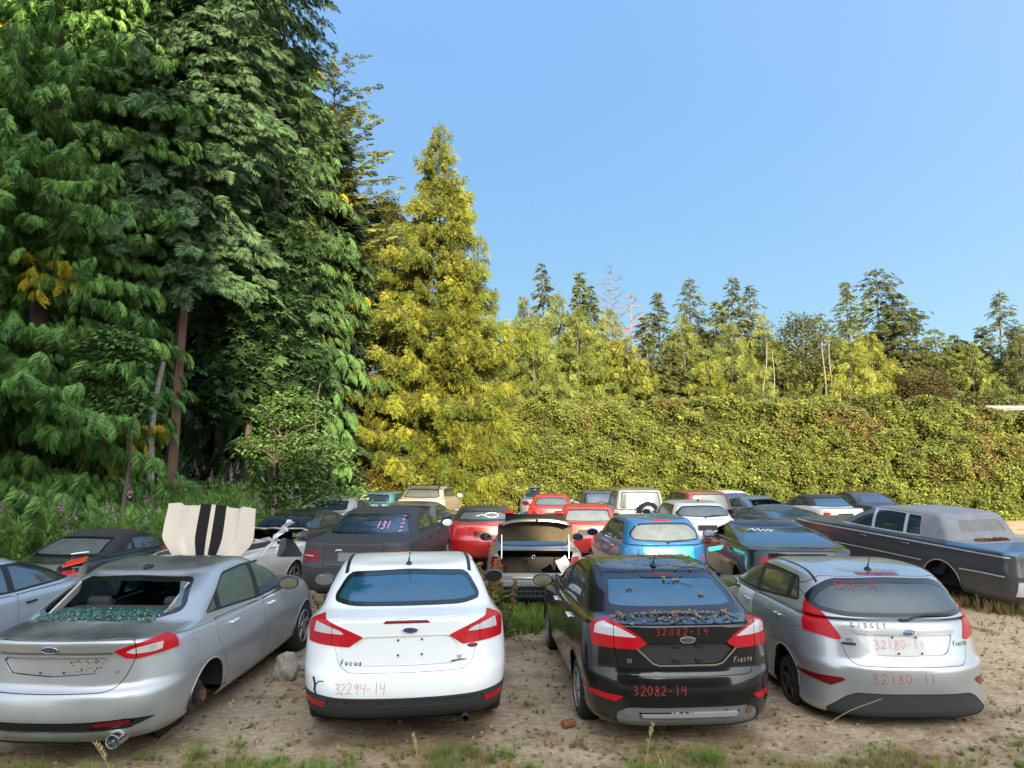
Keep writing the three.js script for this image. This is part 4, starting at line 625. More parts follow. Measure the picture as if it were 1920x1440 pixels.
function other(o) {
  const b = { ...o.base, ...o.b }, t = b.gbY + 0.02, w0 = b.gw - (o.rwIn ?? 0.12), w1 = b.rw - 0.075, hatch = b.gb < 0.35;
  const rw = o.rearPoly ?? soft(both([[0, b.h - 0.085], [w1, b.h - 0.095], [w0, t + 0.035], [w0 - 0.06, t], [0, t - 0.008]]), 0.05);
  const lp = o.lamp ?? [[0.5, b.dk - 0.12], [0.5, b.dk - 0.26], [1, b.dk - 0.26], [1, b.dk - 0.12]];
  const B = o.B ?? lerp(b.gb + 0.45, b.cw, 0.5);
  const spec = {
    step: o.step ?? 0.065, name: 'parked_car', dirt: 0.12, low: 0.25, flat: 0.2, fewParts: true, ...o, body: b, boot: o.boot,
    windows: o.windows ?? [...(o.noRear ? [] : [{ axis: 'rear', poly: rw, frame: 0.03, smax: b.rr + 0.4, mat: o.rearMat ?? M.glassDark, name: 'rear_window', hole: o.rearHole }]), ...(o.noFront ? [] : [frontGlass(b)]), sideGlass(b, { B, pillars: o.pillars ?? (o.coupe ? [B - 0.1] : [b.gb + 0.62 < B - 0.5 ? B : B]), rear: o.coupe ? Math.max(b.gb + 0.75, 1.25) : b.gb + 0.42, mat: o.sideMat ?? M.glass, hole: o.sideHole, ...(o.side ?? {}) })],
    lamps: o.lamps ?? (o.noLamps ? [] : [{ poly: soft(lp, 0.03), smax: 0.22, mat: o.lampMat ?? M.red, missing: o.lampsMissing, inner: o.lampInner }]),
    panels: o.panels ?? [{ name: 'bumper', poly: both([[0, 0.585], [1, 0.59], [1, 0.1], [0, 0.1]]), smax: 0.55, gap: 0.004, proud: 0.008, mat: o.bumperMat },
      ...(o.boot ? [] : [{ name: hatch ? 'tailgate' : 'boot_lid', poly: soft(both([[0, b.dk - 0.015], [0.47, b.dk - 0.015], [0.49, 0.63], [0, 0.62]]), 0.03), gap: 0.005, sub: o.plate === false ? [] : [{ name: 'number_plate_recess', poly: rectc(-0.26, 0.26, b.dk - 0.29, b.dk - 0.15, 0.02), gap: 0, recess: 0.012, mat: o.plateMat ?? M.plastic }] }]), ...doors(b, { B, r: o.coupe ? null : b.gb + 0.62 < 1.2 ? 1.1 : 1.2 })],
  };
  const A = car(spec);
  if (o.mirror !== false) mirrors(A, b.cw - 0.7, b.bl + 0.07, A.pm, { color: o.mirrorColor ?? [0.03, 0.03, 0.03] });
  if (!o.far) { handle(A, B - 0.75, b.bl - 0.07, M.trim); handle(A, B + 0.2, b.bl - 0.08, M.trim); }
  if (o.aerial) antenna(A, b.rr + 0.15);
  return A;
}

// beside and behind the silver saloon
other({ label: 'pale blue silver saloon at the edge of the lot beside the dusty silver saloon', base: SED, b: { h: 1.47, bl: 0.99, dk: 1.06, gb: 0.5, gbY: 1.1, rr: 1.3, rf: 2.7, cw: 3.75, rw: 0.63, gw: 0.8, lg: 0.5 }, at: [-6.62, -6.0], yaw: -1, mirror: false, color: c3(0.42, 0.47, 0.54), paint: { metal: 0.4 }, step: 0.045, sideMat: M.glassDark, flat: 0.1, B: 2.3 });
{ // convertible with its black hood up
  const A = other({ label: 'black convertible with fabric roof and loose orange red panel beside the weeds', base: COU, b: { L: 4.5, h: 1.36, gb: 0.62, gbY: 0.98, bl: 0.93, rr: 1.35, rf: 2.35, cw: 3.15, rw: 0.60, gw: 0.77 }, at: [-8.18, -12.1], yaw: -7.3, y: -0.14, color: c3(0.012, 0.012, 0.014), paint: { spec: 0.4 }, patch: (p) => -p[2] > 2.4 && p[1] > 0.9 ? [0.55, 0.05, 0.012] : null, coupe: true, roof: { name: 'fabric_roof', mat: M.softTop, y: (s) => s < 2.35 ? 1.0 : 9 }, mirror: false, rearMat: M.glassHaze, flat: 0.5, flatColor: [0.03, 0.025, 0.025], side: { rear: 1.35, B: 2.0, pillars: [1.62] } });
  const q = A.rear.at(0.25, 1.02); mesh('torn_trim', tube([[0.2, 1.03, q[2] + 0.03], [0.32, 1.05, q[2] + 0.02], [0.5, 1.07, q[2] - 0.02]], 0.014, 8, 5), M.inkWhite, A.g);
  mesh('loose_panel', xf(box(0.36, 0.02, 0.22, [0, 0, 0]), [0.66, 0.97, -0.22], [0.35, 0.4, 0.12]), phys({ color: col(0.6, 0.05, 0.02), roughness: 0.3, clearcoat: 1 }), A.g);
}
{ // wrecked white car with a striped bonnet standing up
  const b = { ...COU, L: 4.5, hw: 0.92, bl: 0.9, dk: 0.9, hd: 0.86 };
  const A = other({ label: 'wrecked white coupe with raised bonnet carrying two black stripes', base: COU, b, at: [-4.85, -14.9], yaw: 168, color: c3(0.74, 0.70, 0.64), coupe: true, noRoof: 0.97, windows: [], mirror: false, noLamps: true, wheels: [1, 1, 0, 0], cabin: false, panels: [], y: 0.02 });
  // bonnet: bulged sheet in its own frame, x across, y up along the sheet
  const hood = (x0, x1, off, nx = 28) => { const P = [], ny = 16, idx = []; for (let j = 0; j <= ny; j++) for (let i = 0; i <= nx; i++) { const t = j / ny, u = lerp(x0, x1, i / nx), au = Math.abs(u); let w = 0.86 - 0.10 * sstep(0.3, t, 0) * 1 - 0.16 * sstep(0.52, 0.30, t); w = 0.60 + 0.27 * sstep(t, 0.12, 0.52) - 0.03 * sstep(t, 0.62, 1); const x = u * w, bul = 0.09 * sstep(au, 0.62, 0.42) * (0.5 + 0.5 * t) + 0.03 * (1 - au * au), y = 1.12 * t + 0.045 * sstep(au, 0.66, 0.45) * sstep(t, 0.7, 1) - 0.025 * sstep(au, 0.32, 0.05) * sstep(t, 0.8, 1) - 0.05 * au * au * t; P.push(x, y, bul + off); } for (let j = 0; j < ny; j++) for (let i = 0; i < nx; i++) { const a = j * (nx + 1) + i; idx.push(a, a + 1, a + nx + 2, a, a + nx + 2, a + nx + 1); } const g = new THREE.BufferGeometry(); g.setAttribute('position', new THREE.Float32BufferAttribute(P, 3)); g.setIndex(idx); g.computeVertexNormals(); g.setAttribute('uv', new THREE.Float32BufferAttribute(new Float32Array(P.length / 3 * 2), 2)); return g; };
  const back = hood(-1, 1, -0.025); back.index.array.reverse(); back.computeVertexNormals();
  const hd = mesh('bonnet', merge([hood(-1, 1, 0), back]), phys({ color: col(0.66, 0.575, 0.47), roughness: 0.5, clearcoat: 0.3, map: smudge }), A.g);
  hd.scale.set(0.87, 0.98, 1);
  for (const [a, c] of [[-0.30, -0.05], [0.05, 0.30]]) mesh('black_stripe', hood(a, c, 0.003, 8), phys({ color: col(0.012, 0.011, 0.011), roughness: 0.7, specularIntensity: 0.3 }), hd);
  for (const s of [-1, 1]) mesh('bonnet_pin', merge([xf(new THREE.TorusGeometry(0.026, 0.007, 6, 18), [s * 0.66, 0.86, 0.035]), xf(new THREE.CylinderGeometry(0.008, 0.008, 0.05, 8), [s * 0.66, 0.86, 0.045], [1.57, 0, 0])]), M.steel, hd);
  mesh('hinge_bracket', box(0.05, 0.16, 0.03, [0, 0.0, 0.06], [0.1, 0, 0]), M.steel, hd);
  const wp = A.g.worldToLocal.bind(A.g); A.g.updateMatrixWorld(true); const p = wp(V(-5.18, 0.72, -12.0)); hd.position.copy(p); hd.rotation.set(0.14, -168 * DEG + 0.05, -0.03);
  // torn wing and its loose ends
  const wing = (pts, w, seed) => { const r = rng(seed), P = [], I = []; pts.forEach(([x, y, z], i) => { const ww = w * (1 - i / pts.length * 0.6) * (0.5 + r() * 0.9), jx = (r() - 0.5) * 0.06; P.push(x - ww + jx, y + (r() - 0.5) * 0.05, z + r() * 0.05, x + jx, y + 0.05 * r(), z + 0.04 + r() * 0.07, x + ww * (0.6 + r() * 0.8) + jx, y + (r() - 0.5) * 0.08, z + r() * 0.05); if (i) for (const k of [0, 1]) { const a = (i - 1) * 3 + k; I.push(a, a + 1, a + 4, a, a + 4, a + 3); } }); const g = new THREE.BufferGeometry(); g.setAttribute('position', new THREE.Float32BufferAttribute(P, 3)); g.setIndex(I); g.computeVertexNormals(); g.setAttribute('uv', new THREE.Float32BufferAttribute(new Float32Array(P.length / 3 * 2), 2)); return g; };
  const wm = phys({ color: col(0.55, 0.55, 0.56), roughness: 0.4, clearcoat: 0.5, flatShading: true, side: THREE.DoubleSide });
  const put = (name, gm, mat, pos, rot) => { const m = mesh(name, gm, mat, A.g); m.position.copy(wp(V(...pos))); m.rotation.set(rot[0], -168 * DEG + rot[1], rot[2]); return m; };
  put('torn_wing', wing([[-0.05, -0.06, 0], [0.0, 0.02, 0], [0.06, 0.09, 0.01], [0.11, 0.17, 0], [0.15, 0.24, 0.02], [0.2, 0.31, 0.01], [0.26, 0.38, 0.02], [0.31, 0.44, 0], [0.37, 0.5, 0.03], [0.4, 0.54, 0]], 0.10, 4), wm, [-4.22, 0.98, -12.3], [0, 0, 0]);
  put('torn_wing', wing([[0, 0, 0], [0.14, 0.06, 0], [0.3, 0.10, 0.02], [0.42, 0.06, 0]], 0.09, 9), wm, [-4.55, 1.08, -12.35], [0.3, 0.1, 0.1]);
  put('loose_window', new THREE.ShapeGeometry(new THREE.Shape(soft([[-0.26, -0.16], [0.26, -0.16], [0.12, 0.15], [-0.1, 0.2]], 0.06).map((q) => new THREE.Vector2(...q)))), M.glassDark, [-3.85, 1.06, -12.25], [-0.3, -0.2, 0.05]);
}
other({ label: 'black saloon with missing boot lid and ragged silver edge behind the striped bonnet', base: SED, b: { h: 1.37, bl: 0.93 }, at: [-5.45, -15.4], yaw: -9, y: 0.0, color: c3(0.010, 0.010, 0.012), flat: 0.25, flatColor: [0.035, 0.035, 0.037], sideMat: M.glass, boot: { poly: both([[0, 1.02], [0.72, 1.01], [0.66, 0.6], [0, 0.58]]), smax: 0.75, missing: true }, lampsMissing: true });
{ const A = scene.children[scene.children.length - 1]; const r = rng(3), P = []; for (let k = 0; k <= 14; k++) { const x = lerp(-0.8, 0.84, k / 14); P.push([x, 1.03 + (r() - 0.5) * 0.04 - Math.abs(x) ** 6 * 0.3, -0.62 + (r() - 0.5) * 0.06 - Math.abs(x) * 0.1]); } mesh('torn_edge', tube(P, 0.03, 40, 5), phys({ color: col(0.3, 0.28, 0.24), metalness: 0.6, roughness: 0.4 }), A); }
{
  const A = other({ label: 'matt dark grey saloon with pink 131 written on its back window', base: SED, b: { L: 5.1, hw: 0.94, h: 1.42, bl: 0.97, dk: 0.99, gb: 0.88, gbY: 1.02, cw: 3.95, rr: 1.65, rf: 2.95, gw: 0.83, rw: 0.63, q: 4.2, lr: 0.36, qg: 5, lg: 0.3 }, at: [-2.52, -11.25], yaw: -3.3, y: 0.27, color: c3(0.022, 0.021, 0.024), paint: { rough: 0.65, coat: 0.15, coatRough: 0.3 }, dirt: 0.05, low: 0.12, flat: 0.4, flatColor: [0.035, 0.035, 0.04], rearMat: M.glassDark, step: 0.05, lamp: [[0.58, 0.865], [0.58, 0.69], [1, 0.69], [1, 0.865]], lampMat: phys({ color: col(0.24, 0.004, 0.008), roughness: 0.25, bumpMap: ribs, bumpScale: 0.004 }), plateMat: M.greyPlastic });
  letter(A, 'marker_number', '131', 0.20, 1.17, 0.11, M.inkPink, { w: 0.014, adv: 0.8, seed: 5 }); letter(A, 'marker_number', '16486', 0.52, 1.19, 0.05, M.inkPink, { w: 0.008, adv: 1.1, turn: -1.45, seed: 6 });
  const r = []; ribbon([[-0.93, 0.775], [-0.66, 0.775]], 0.008, A.rear, 0.012, r);  mesh('lamp_divider', geo(r), M.chrome, A.g);
  const sc = []; ribbon([[-0.30, 0.86], [-0.26, 0.88], [-0.24, 0.86], [-0.22, 0.885], [-0.2, 0.86]], 0.012, A.rear, 0.002, sc); mesh('paint_scrape', geo(sc), M.inkWhite, A.g);
}
// middle rows
{
  const A = other({ label: 'grey saloon with its boot standing open and no rear bumper', base: SED, b: { L: 4.5, hw: 0.86, h: 1.40, bl: 0.93, dk: 1.0, gb: 0.68, gbY: 1.03, cw: 3.5, rr: 1.35, rf: 2.5, rw: 0.59, gw: 0.76, q: 3 }, at: [0.40, -12.02], yaw: -0.2, y: -0.02, color: c3(0.25, 0.24, 0.235), paint: { metal: 0.4 }, low: 0.5, rearMat: M.glassBlue, step: 0.045, boot: { poly: both([[0, 1.05], [0.66, 1.04], [0.56, 0.66], [0.52, 0.64], [0, 0.63]]), smax: 0.52, hinge: [1.19, 0.56], angle: 77, lining: std({ color: col(0.11, 0.085, 0.055), roughness: 0.9, map: smudge }) }, lamps: [{ poly: soft([[0.56, 0.72], [0.60, 0.70], [1, 0.72], [1, 0.93], [0.64, 0.94]], 0.03), smax: 0.3, mat: M.darkRed }],
    panels: [{ name: 'bumper', poly: both([[0, 0.60], [1, 0.60], [1, 0.1], [0, 0.1]]), smax: 0.4, drop: true, gap: 0 }] });
  for (const s of [-1, 1]) { mesh('boot_strut', cyl(0.011, 0.011, 0.62, [s * 0.58, 1.2, -0.30], [-0.25, 0, 0], 8), M.chrome, A.g); const t = []; const look = { at: (x, y) => { const q = A.rear.at(x, y); return q; } };
    const lmp = mesh('lid_lamp', xf(new THREE.SphereGeometry(1, 14, 8), [s * 0.46, -0.10, 0.53], [0, 0, 0], [0.13, 0.06, 0.03]), M.red, A.lid); }
  mesh('lid_inner_panel', merge([box(1.04, 0.02, 0.30, [0, -0.075, 0.34], [0, 0, 0], 0.01), box(0.10, 0.03, 0.36, [0, -0.085, 0.26], [0, 0, 0], 0.01)]), M.dark, A.lid);
  mesh('bumper_beam', box(1.3, 0.12, 0.08, [0, 0.52, -0.02], [0, 0, 0], 0.02), phys({ color: col(0.2, 0.2, 0.2), roughness: 0.55, metalness: 0.3 }), A.g);
  mesh('boot_sill', box(1.2, 0.1, 0.12, [0, 0.62, -0.1], [0.2, 0, 0], 0.02), phys({ color: col(0.2, 0.19, 0.18), roughness: 0.6 }), A.g);
  const ab = []; for (let k = 0; k < 15; k++) ab.push(box(0.012, 0.22, 0.06, [-0.55 + k * 0.078, 0.40, 0.0], [0, 0, 0], 0.004)); for (const y of [0.32, 0.4, 0.48]) ab.push(box(1.15, 0.012, 0.06, [0, y, 0.0], [0, 0, 0], 0.004)); mesh('impact_absorber', merge(ab), M.plastic, A.g);
  mesh('boot_catch', xf(new THREE.TorusGeometry(0.03, 0.008, 6, 14), [-0.02, 0.88, -0.62]), M.chrome, A.g);
  mesh('white_cloth', (() => { const g = new THREE.PlaneGeometry(0.2, 0.3, 4, 6); const p = g.attributes.position; for (let i = 0; i < p.count; i++) p.setZ(i, 0.04 * Math.sin(p.getX(i) * 20 + p.getY(i) * 9)); g.computeVertexNormals(); return xf(g, [0.5, 0.78, -0.25], [0, 0.2, 0.5]); })(), std({ color: col(0.7, 0.7, 0.68), roughness: 0.9, side: THREE.DoubleSide }), A.g);
}
{
  const A = other({ label: 'blue hatchback with turquoise tailgate and high round tail lights', base: HAT, b: { h: 1.50, L: 3.92, bl: 0.98, dk: 1.02, gb: 0.14, gbY: 1.04, rr: 0.46, rf: 2.2, rw: 0.62 }, at: [2.86, -12.83], yaw: 5.1, color: c3(0.012, 0.10, 0.25), paint: { metal: 0.25 }, step: 0.045, low: 0.2, flat: 0.06, dirt: 0.06, rearMat: M.glassHaze, rearPoly: soft(both([[0, 1.41], [0.5, 1.40], [0.66, 1.22], [0.62, 1.10], [0, 1.07]]), 0.14), mirrorColor: c3(0.008, 0.115, 0.32), aerial: false,
    lamps: [{ poly: soft([[0.66, 0.72], [0.70, 1.02], [0.62, 1.12], [1, 1.12], [1, 0.72]], 0.05), smax: 0.22, inner: soft([[0.70, 0.76], [0.70, 0.90], [0.82, 0.90], [0.82, 0.76]], 0.06), innerMat: M.amber }, { poly: [[-0.17, 1.425], [0.17, 1.425], [0.17, 1.45], [-0.17, 1.45]], mirror: false, mat: M.red, name: 'brake_light', smax: 0.8, proud: 0.004 }] });
  A.g.traverse((m) => { if (m.name === 'tailgate') { m.material = phys({ color: col(0.008, 0.26, 0.36), roughness: 0.3, clearcoat: 1 }); m.userData.label = 'turquoise tailgate'; } });
  wiper(A, 0.0, 1.06, 0.4, 1.09);
  const d = mesh('loose_bumper', xf(box(0.34, 0.08, 0.06, [0, 0, 0], [0, 0, 0], 0.02), [0.92, 0.95, -0.2], [0, 0.3, 0.08]), phys({ color: col(0.02, 0.42, 0.46), roughness: 0.4, clearcoat: 1 }), A.g);
}
{
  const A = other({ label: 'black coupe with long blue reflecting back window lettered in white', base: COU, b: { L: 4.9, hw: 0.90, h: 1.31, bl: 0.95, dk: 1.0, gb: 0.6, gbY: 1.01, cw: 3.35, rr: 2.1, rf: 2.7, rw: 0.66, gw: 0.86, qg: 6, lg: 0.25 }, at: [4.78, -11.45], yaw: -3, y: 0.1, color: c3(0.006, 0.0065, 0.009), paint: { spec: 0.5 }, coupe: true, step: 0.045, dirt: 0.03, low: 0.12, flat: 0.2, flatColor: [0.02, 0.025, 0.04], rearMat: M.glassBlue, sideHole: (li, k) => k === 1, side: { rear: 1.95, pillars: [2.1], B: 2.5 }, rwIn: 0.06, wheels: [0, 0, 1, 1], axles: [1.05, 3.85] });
  letter(A, 'marker_letters', 'ANR', -0.26, 1.72, 0.27, M.inkWhite, { look: A.top, w: 0.02, adv: 0.62, turn: -0.45, seed: 4 });
}
{
  const A = other({ label: 'glossy red coupe with black roof and empty number plate recess', base: COU, b: { L: 4.4, hw: 0.88, h: 1.30, dk: 0.97, bl: 0.93, gb: 0.62, gbY: 1.0, rr: 1.3, rf: 2.3, rw: 0.60 }, at: [-0.62, -16.2], yaw: 3, y: 0.12, color: c3(0.52, 0.010, 0.014), coupe: true, dirt: 0.04, flat: 0.05, roof: { name: 'black_roof', mat: phys({ color: col(0.02, 0.02, 0.022), roughness: 0.4, clearcoat: 0.6 }), y: (s) => 1.0 + 0 * s }, noLamps: true, plateMat: M.darkRed, rearMat: M.glassHaze });
  const sw = []; for (let k = 0; k <= 20; k++) sw.push([0.18 + Math.cos(k * 0.31) * 0.16, 1.12 + Math.sin(k * 0.31) * 0.045]); const o = []; ribbon(sw, 0.012, A.rear, 0.003, o); ribbon([[-0.2, 1.10], [-0.05, 1.13], [0.05, 1.10]], 0.012, A.rear, 0.003, o); mesh('marker_swirl', geo(o), M.inkWhite, A.g);
}
other({ label: 'dark grey coupe with battered flank beside the red coupe', base: COU, b: { h: 1.2 }, at: [-2.05, -17.6], yaw: -20, y: 0, color: c3(0.09, 0.08, 0.075), coupe: true, far: true, flat: 0.4, lampsMissing: true });
other({ label: 'boxy red hatchback behind the open boot', base: HAT, b: { L: 3.7, hw: 0.8, h: 1.40, bl: 0.92, dk: 0.96, gb: 0.1, gbY: 0.99, rr: 0.34, rf: 2.0, rw: 0.60, gw: 0.72, q: 4.5, qg: 6, lr: 0.3, lg: 0.25 }, at: [1.92, -17.9], yaw: -4, color: c3(0.45, 0.014, 0.012), dirt: 0.08, flat: 0.08, rearMat: M.glassHaze, lampMat: M.darkRed, far: true, lamp: [[0.5, 0.84], [0.5, 0.7], [1, 0.7], [1, 0.84]] });
other({ label: 'small red saloon in front of the brambles with pale object on its roof', base: SED, b: { L: 4.2, hw: 0.82, h: 1.38, gb: 0.62, rr: 1.2, rf: 2.4, cw: 3.2, gw: 0.72, rw: 0.56 }, at: [1.32, -23.2], yaw: -2, color: c3(0.48, 0.014, 0.012), dirt: 0.08, flat: 0.1, rearMat: M.glassHaze, far: true, lampMat: M.darkRed });
other({ label: 'grey car whose roof just shows above the small red saloon', base: SED, b: { h: 1.5 }, at: [1.2, -28.4], yaw: 0, color: c3(0.12, 0.13, 0.16), far: true });
{
  const A = other({ label: 'silver off-roader with spare wheel on its tail door', base: HAT, b: { L: 4.1, hw: 0.86, h: 1.69, bl: 1.03, dk: 1.04, hd: 1.0, gb: 0.09, gbY: 1.06, rr: 0.2, rf: 2.2, rw: 0.66, gw: 0.77, q: 4.5, qg: 6, lr: 0.28, lg: 0.22, sill: 0.32 }, at: [4.03, -22.0], yaw: -0.4, y: -0.02, color: c3(0.45, 0.44, 0.42), paint: { metal: 0.4 }, dirt: 0.15, rearMat: M.glassHaze, far: true, lamp: [[0.68, 1.0], [0.68, 0.78], [1, 0.78], [1, 1.0]], lampMat: M.amber, wheelR: 0.34 });
  const sp = mesh('spare_wheel', WHEEL[0], M.rubber, A.g); sp.position.set(0.18, 0.98, 0.12); sp.rotation.y = -Math.PI / 2; sp.scale.setScalar(1.05); mesh('wheel_cover', xf(new THREE.SphereGeometry(1, 20, 10), [0.06, 0, 0], [0, 0, 0], [0.045, 0.2, 0.2]), phys({ color: col(0.6, 0.57, 0.52), roughness: 0.45 }), sp);
  for (const s of [-1, 1]) mesh('roof_rail', tube([[s * 0.56, 1.70, -0.4], [s * 0.57, 1.74, -0.6], [s * 0.57, 1.74, -1.9], [s * 0.56, 1.69, -2.1]], 0.016, 20, 5), M.trim, A.g);
}
other({ label: 'dark hatch raised behind the silver off-roader', base: HAT, b: { L: 3.8, hw: 0.8, h: 1.5 }, at: [3.15, -24.6], yaw: 0, color: c3(0.04, 0.035, 0.035), far: true, lampsMissing: true });
{
  const A = other({ label: 'pearl white hatchback with wraparound back window facing the brambles', base: HAT, b: { h: 1.46, L: 4.35, hw: 0.9, gb: 0.22, rr: 0.55, rf: 2.4, cw: 3.4, dk: 1.02, rw: 0.62, gw: 0.82 }, at: [5.13, -18.48], yaw: 2.6, color: c3(0.62, 0.60, 0.56), dirt: 0.05, flat: 0.06, rearMat: M.glassHaze, rearPoly: soft(both([[0, 1.36], [0.55, 1.34], [0.74, 1.15], [0.68, 1.09], [0, 1.06]]), 0.08), far: true, lamp: [[0.62, 0.98], [0.56, 0.72], [1, 0.72], [1, 1.05]] });
  wiper(A, 0, 1.06, 0.4, 1.1); mesh('roof_fin', xf(new THREE.SphereGeometry(1, 12, 8), [0, 1.47, -0.85], [0, 0, 0], [0.035, 0.03, 0.06]), M.trim, A.g);
}
other({ label: 'dark red off-roader with pale dusty back window', base: HAT, b: { L: 4.2, hw: 0.85, h: 1.61, bl: 1.0, dk: 1.02, gb: 0.1, gbY: 1.05, rr: 0.25, rf: 2.3, rw: 0.62, gw: 0.76, q: 4.5, qg: 6, lr: 0.28, lg: 0.22 }, at: [6.15, -21.7], yaw: 6, color: c3(0.20, 0.025, 0.022), dirt: 0.2, rearMat: M.glassHaze, far: true });
// back rows on the left
other({ label: 'pale grey coupe with dark tinted back window near the fireweed', base: COU, b: { L: 4.5, h: 1.32, gb: 0.7, rr: 1.45, rf: 2.3, rw: 0.58 }, at: [-5.3, -18.6], yaw: -8, color: c3(0.34, 0.34, 0.35), coupe: true, far: true, y: 0.2 });
{
  const A = other({ label: 'teal saloon with white writing on its back window', base: SED, b: { L: 4.6, hw: 0.86, h: 1.36, bl: 0.93, q: 4.4, lr: 0.3, qg: 5.5, lg: 0.25, gb: 0.8, rr: 1.2, rw: 0.62 }, at: [-5.0, -23.3], yaw: -10, y: 0.12, color: c3(0.06, 0.15, 0.19), far: true, rearMat: M.glassDark, flat: 0.1 });
  letter(A, 'marker_letters', '40-1', -0.36, 1.18, 0.05, M.inkWhite, { w: 0.012, adv: 1.3, seed: 2 }); letter(A, 'marker_letters', '3047-92', -0.25, 1.12, 0.05, M.inkWhite, { w: 0.012, adv: 1.0, seed: 3 }); letter(A, 'marker_letters', '18-60', -0.33, 1.06, 0.04, M.inkWhite, { w: 0.012, adv: 1.0, seed: 8 });
}
other({ label: 'dusty black saloon between the dark grey saloon and the tan hatchback', base: SED, b: { h: 1.36, hw: 0.87, gb: 0.8, rr: 1.45 }, at: [-2.85, -17.2], yaw: -6, y: 0.1, color: c3(0.06, 0.065, 0.07), far: true, flat: 0.5 });
{
  const A = other({ label: 'tan hatchback with black tail spoiler beneath the tall cedar', base: HAT, b: { L: 4.1, h: 1.42, hw: 0.86, gb: 0.3, rr: 0.75, rf: 2.3, cw: 3.2 }, at: [-3.15, -23.6], yaw: -7, y: 0.25, color: c3(0.38, 0.31, 0.23), far: true, flat: 0.3, rearMat: M.glassHaze, lampsMissing: true });
  mesh('spoiler', box(1.35, 0.03, 0.3, [0.1, 1.46, -0.45], [0.06, 0, 0], 0.012), M.trim, A.g); mesh('spoiler_post', merge([-0.5, 0.6].map((x) => box(0.04, 0.12, 0.12, [x, 1.4, -0.5], [0, 0, 0], 0.01))), M.trim, A.g);
}
// back rows on the right
{
  const A = other({ label: 'dark blue sports coupe with sloping glass between the black coupe and the limousine', base: COU, b: { L: 4.5, hw: 0.9, h: 1.22, bl: 0.9, dk: 0.95, gb: 0.45, gbY: 0.98, rr: 1.6, rf: 2.2, rw: 0.56, gw: 0.78 }, at: [7.55, -17.9], yaw: 6, y: 0.12, color: c3(0.012, 0.014, 0.026), dirt: 0.03, low: 0.1, coupe: true, far: true, rearMat: M.glassBlue, flat: 0.1 });
}
other({ label: 'white saloon half hidden behind a grey coupe by the brambles', base: SED, b: { h: 1.45 }, at: [8.55, -24.6], yaw: 14, color: c3(0.62, 0.62, 0.6), far: true });
other({ label: 'grey coupe with open back window frame in front of the white saloon', base: COU, b: { h: 1.35, gb: 0.6, rr: 1.5 }, at: [8.75, -22.6], yaw: 12, color: c3(0.10, 0.12, 0.16), coupe: true, far: true, rearHole: true });
other({ label: 'white convertible with dark brown fabric roof by the brambles', base: COU, b: { h: 1.38, gb: 0.6, gbY: 1.0, rr: 1.1, rf: 2.2, rw: 0.62, dk: 0.98, hw: 0.88 }, at: [10.9, -23.0], yaw: 6, color: c3(0.62, 0.60, 0.57), coupe: true, far: true, roof: { name: 'fabric_roof', mat: std({ color: col(0.045, 0.035, 0.032), roughness: 0.95 }), y: (s) => s < 2.4 ? 1.03 : 9 }, rearMat: M.glassBlue });
other({ label: 'black car showing only its roof behind the grey vinyl roof', base: SED, b: { h: 1.42 }, at: [13.3, -24.3], yaw: 8, color: c3(0.02, 0.022, 0.03), far: true, flat: 0.3, flatColor: [0.05, 0.05, 0.06] });
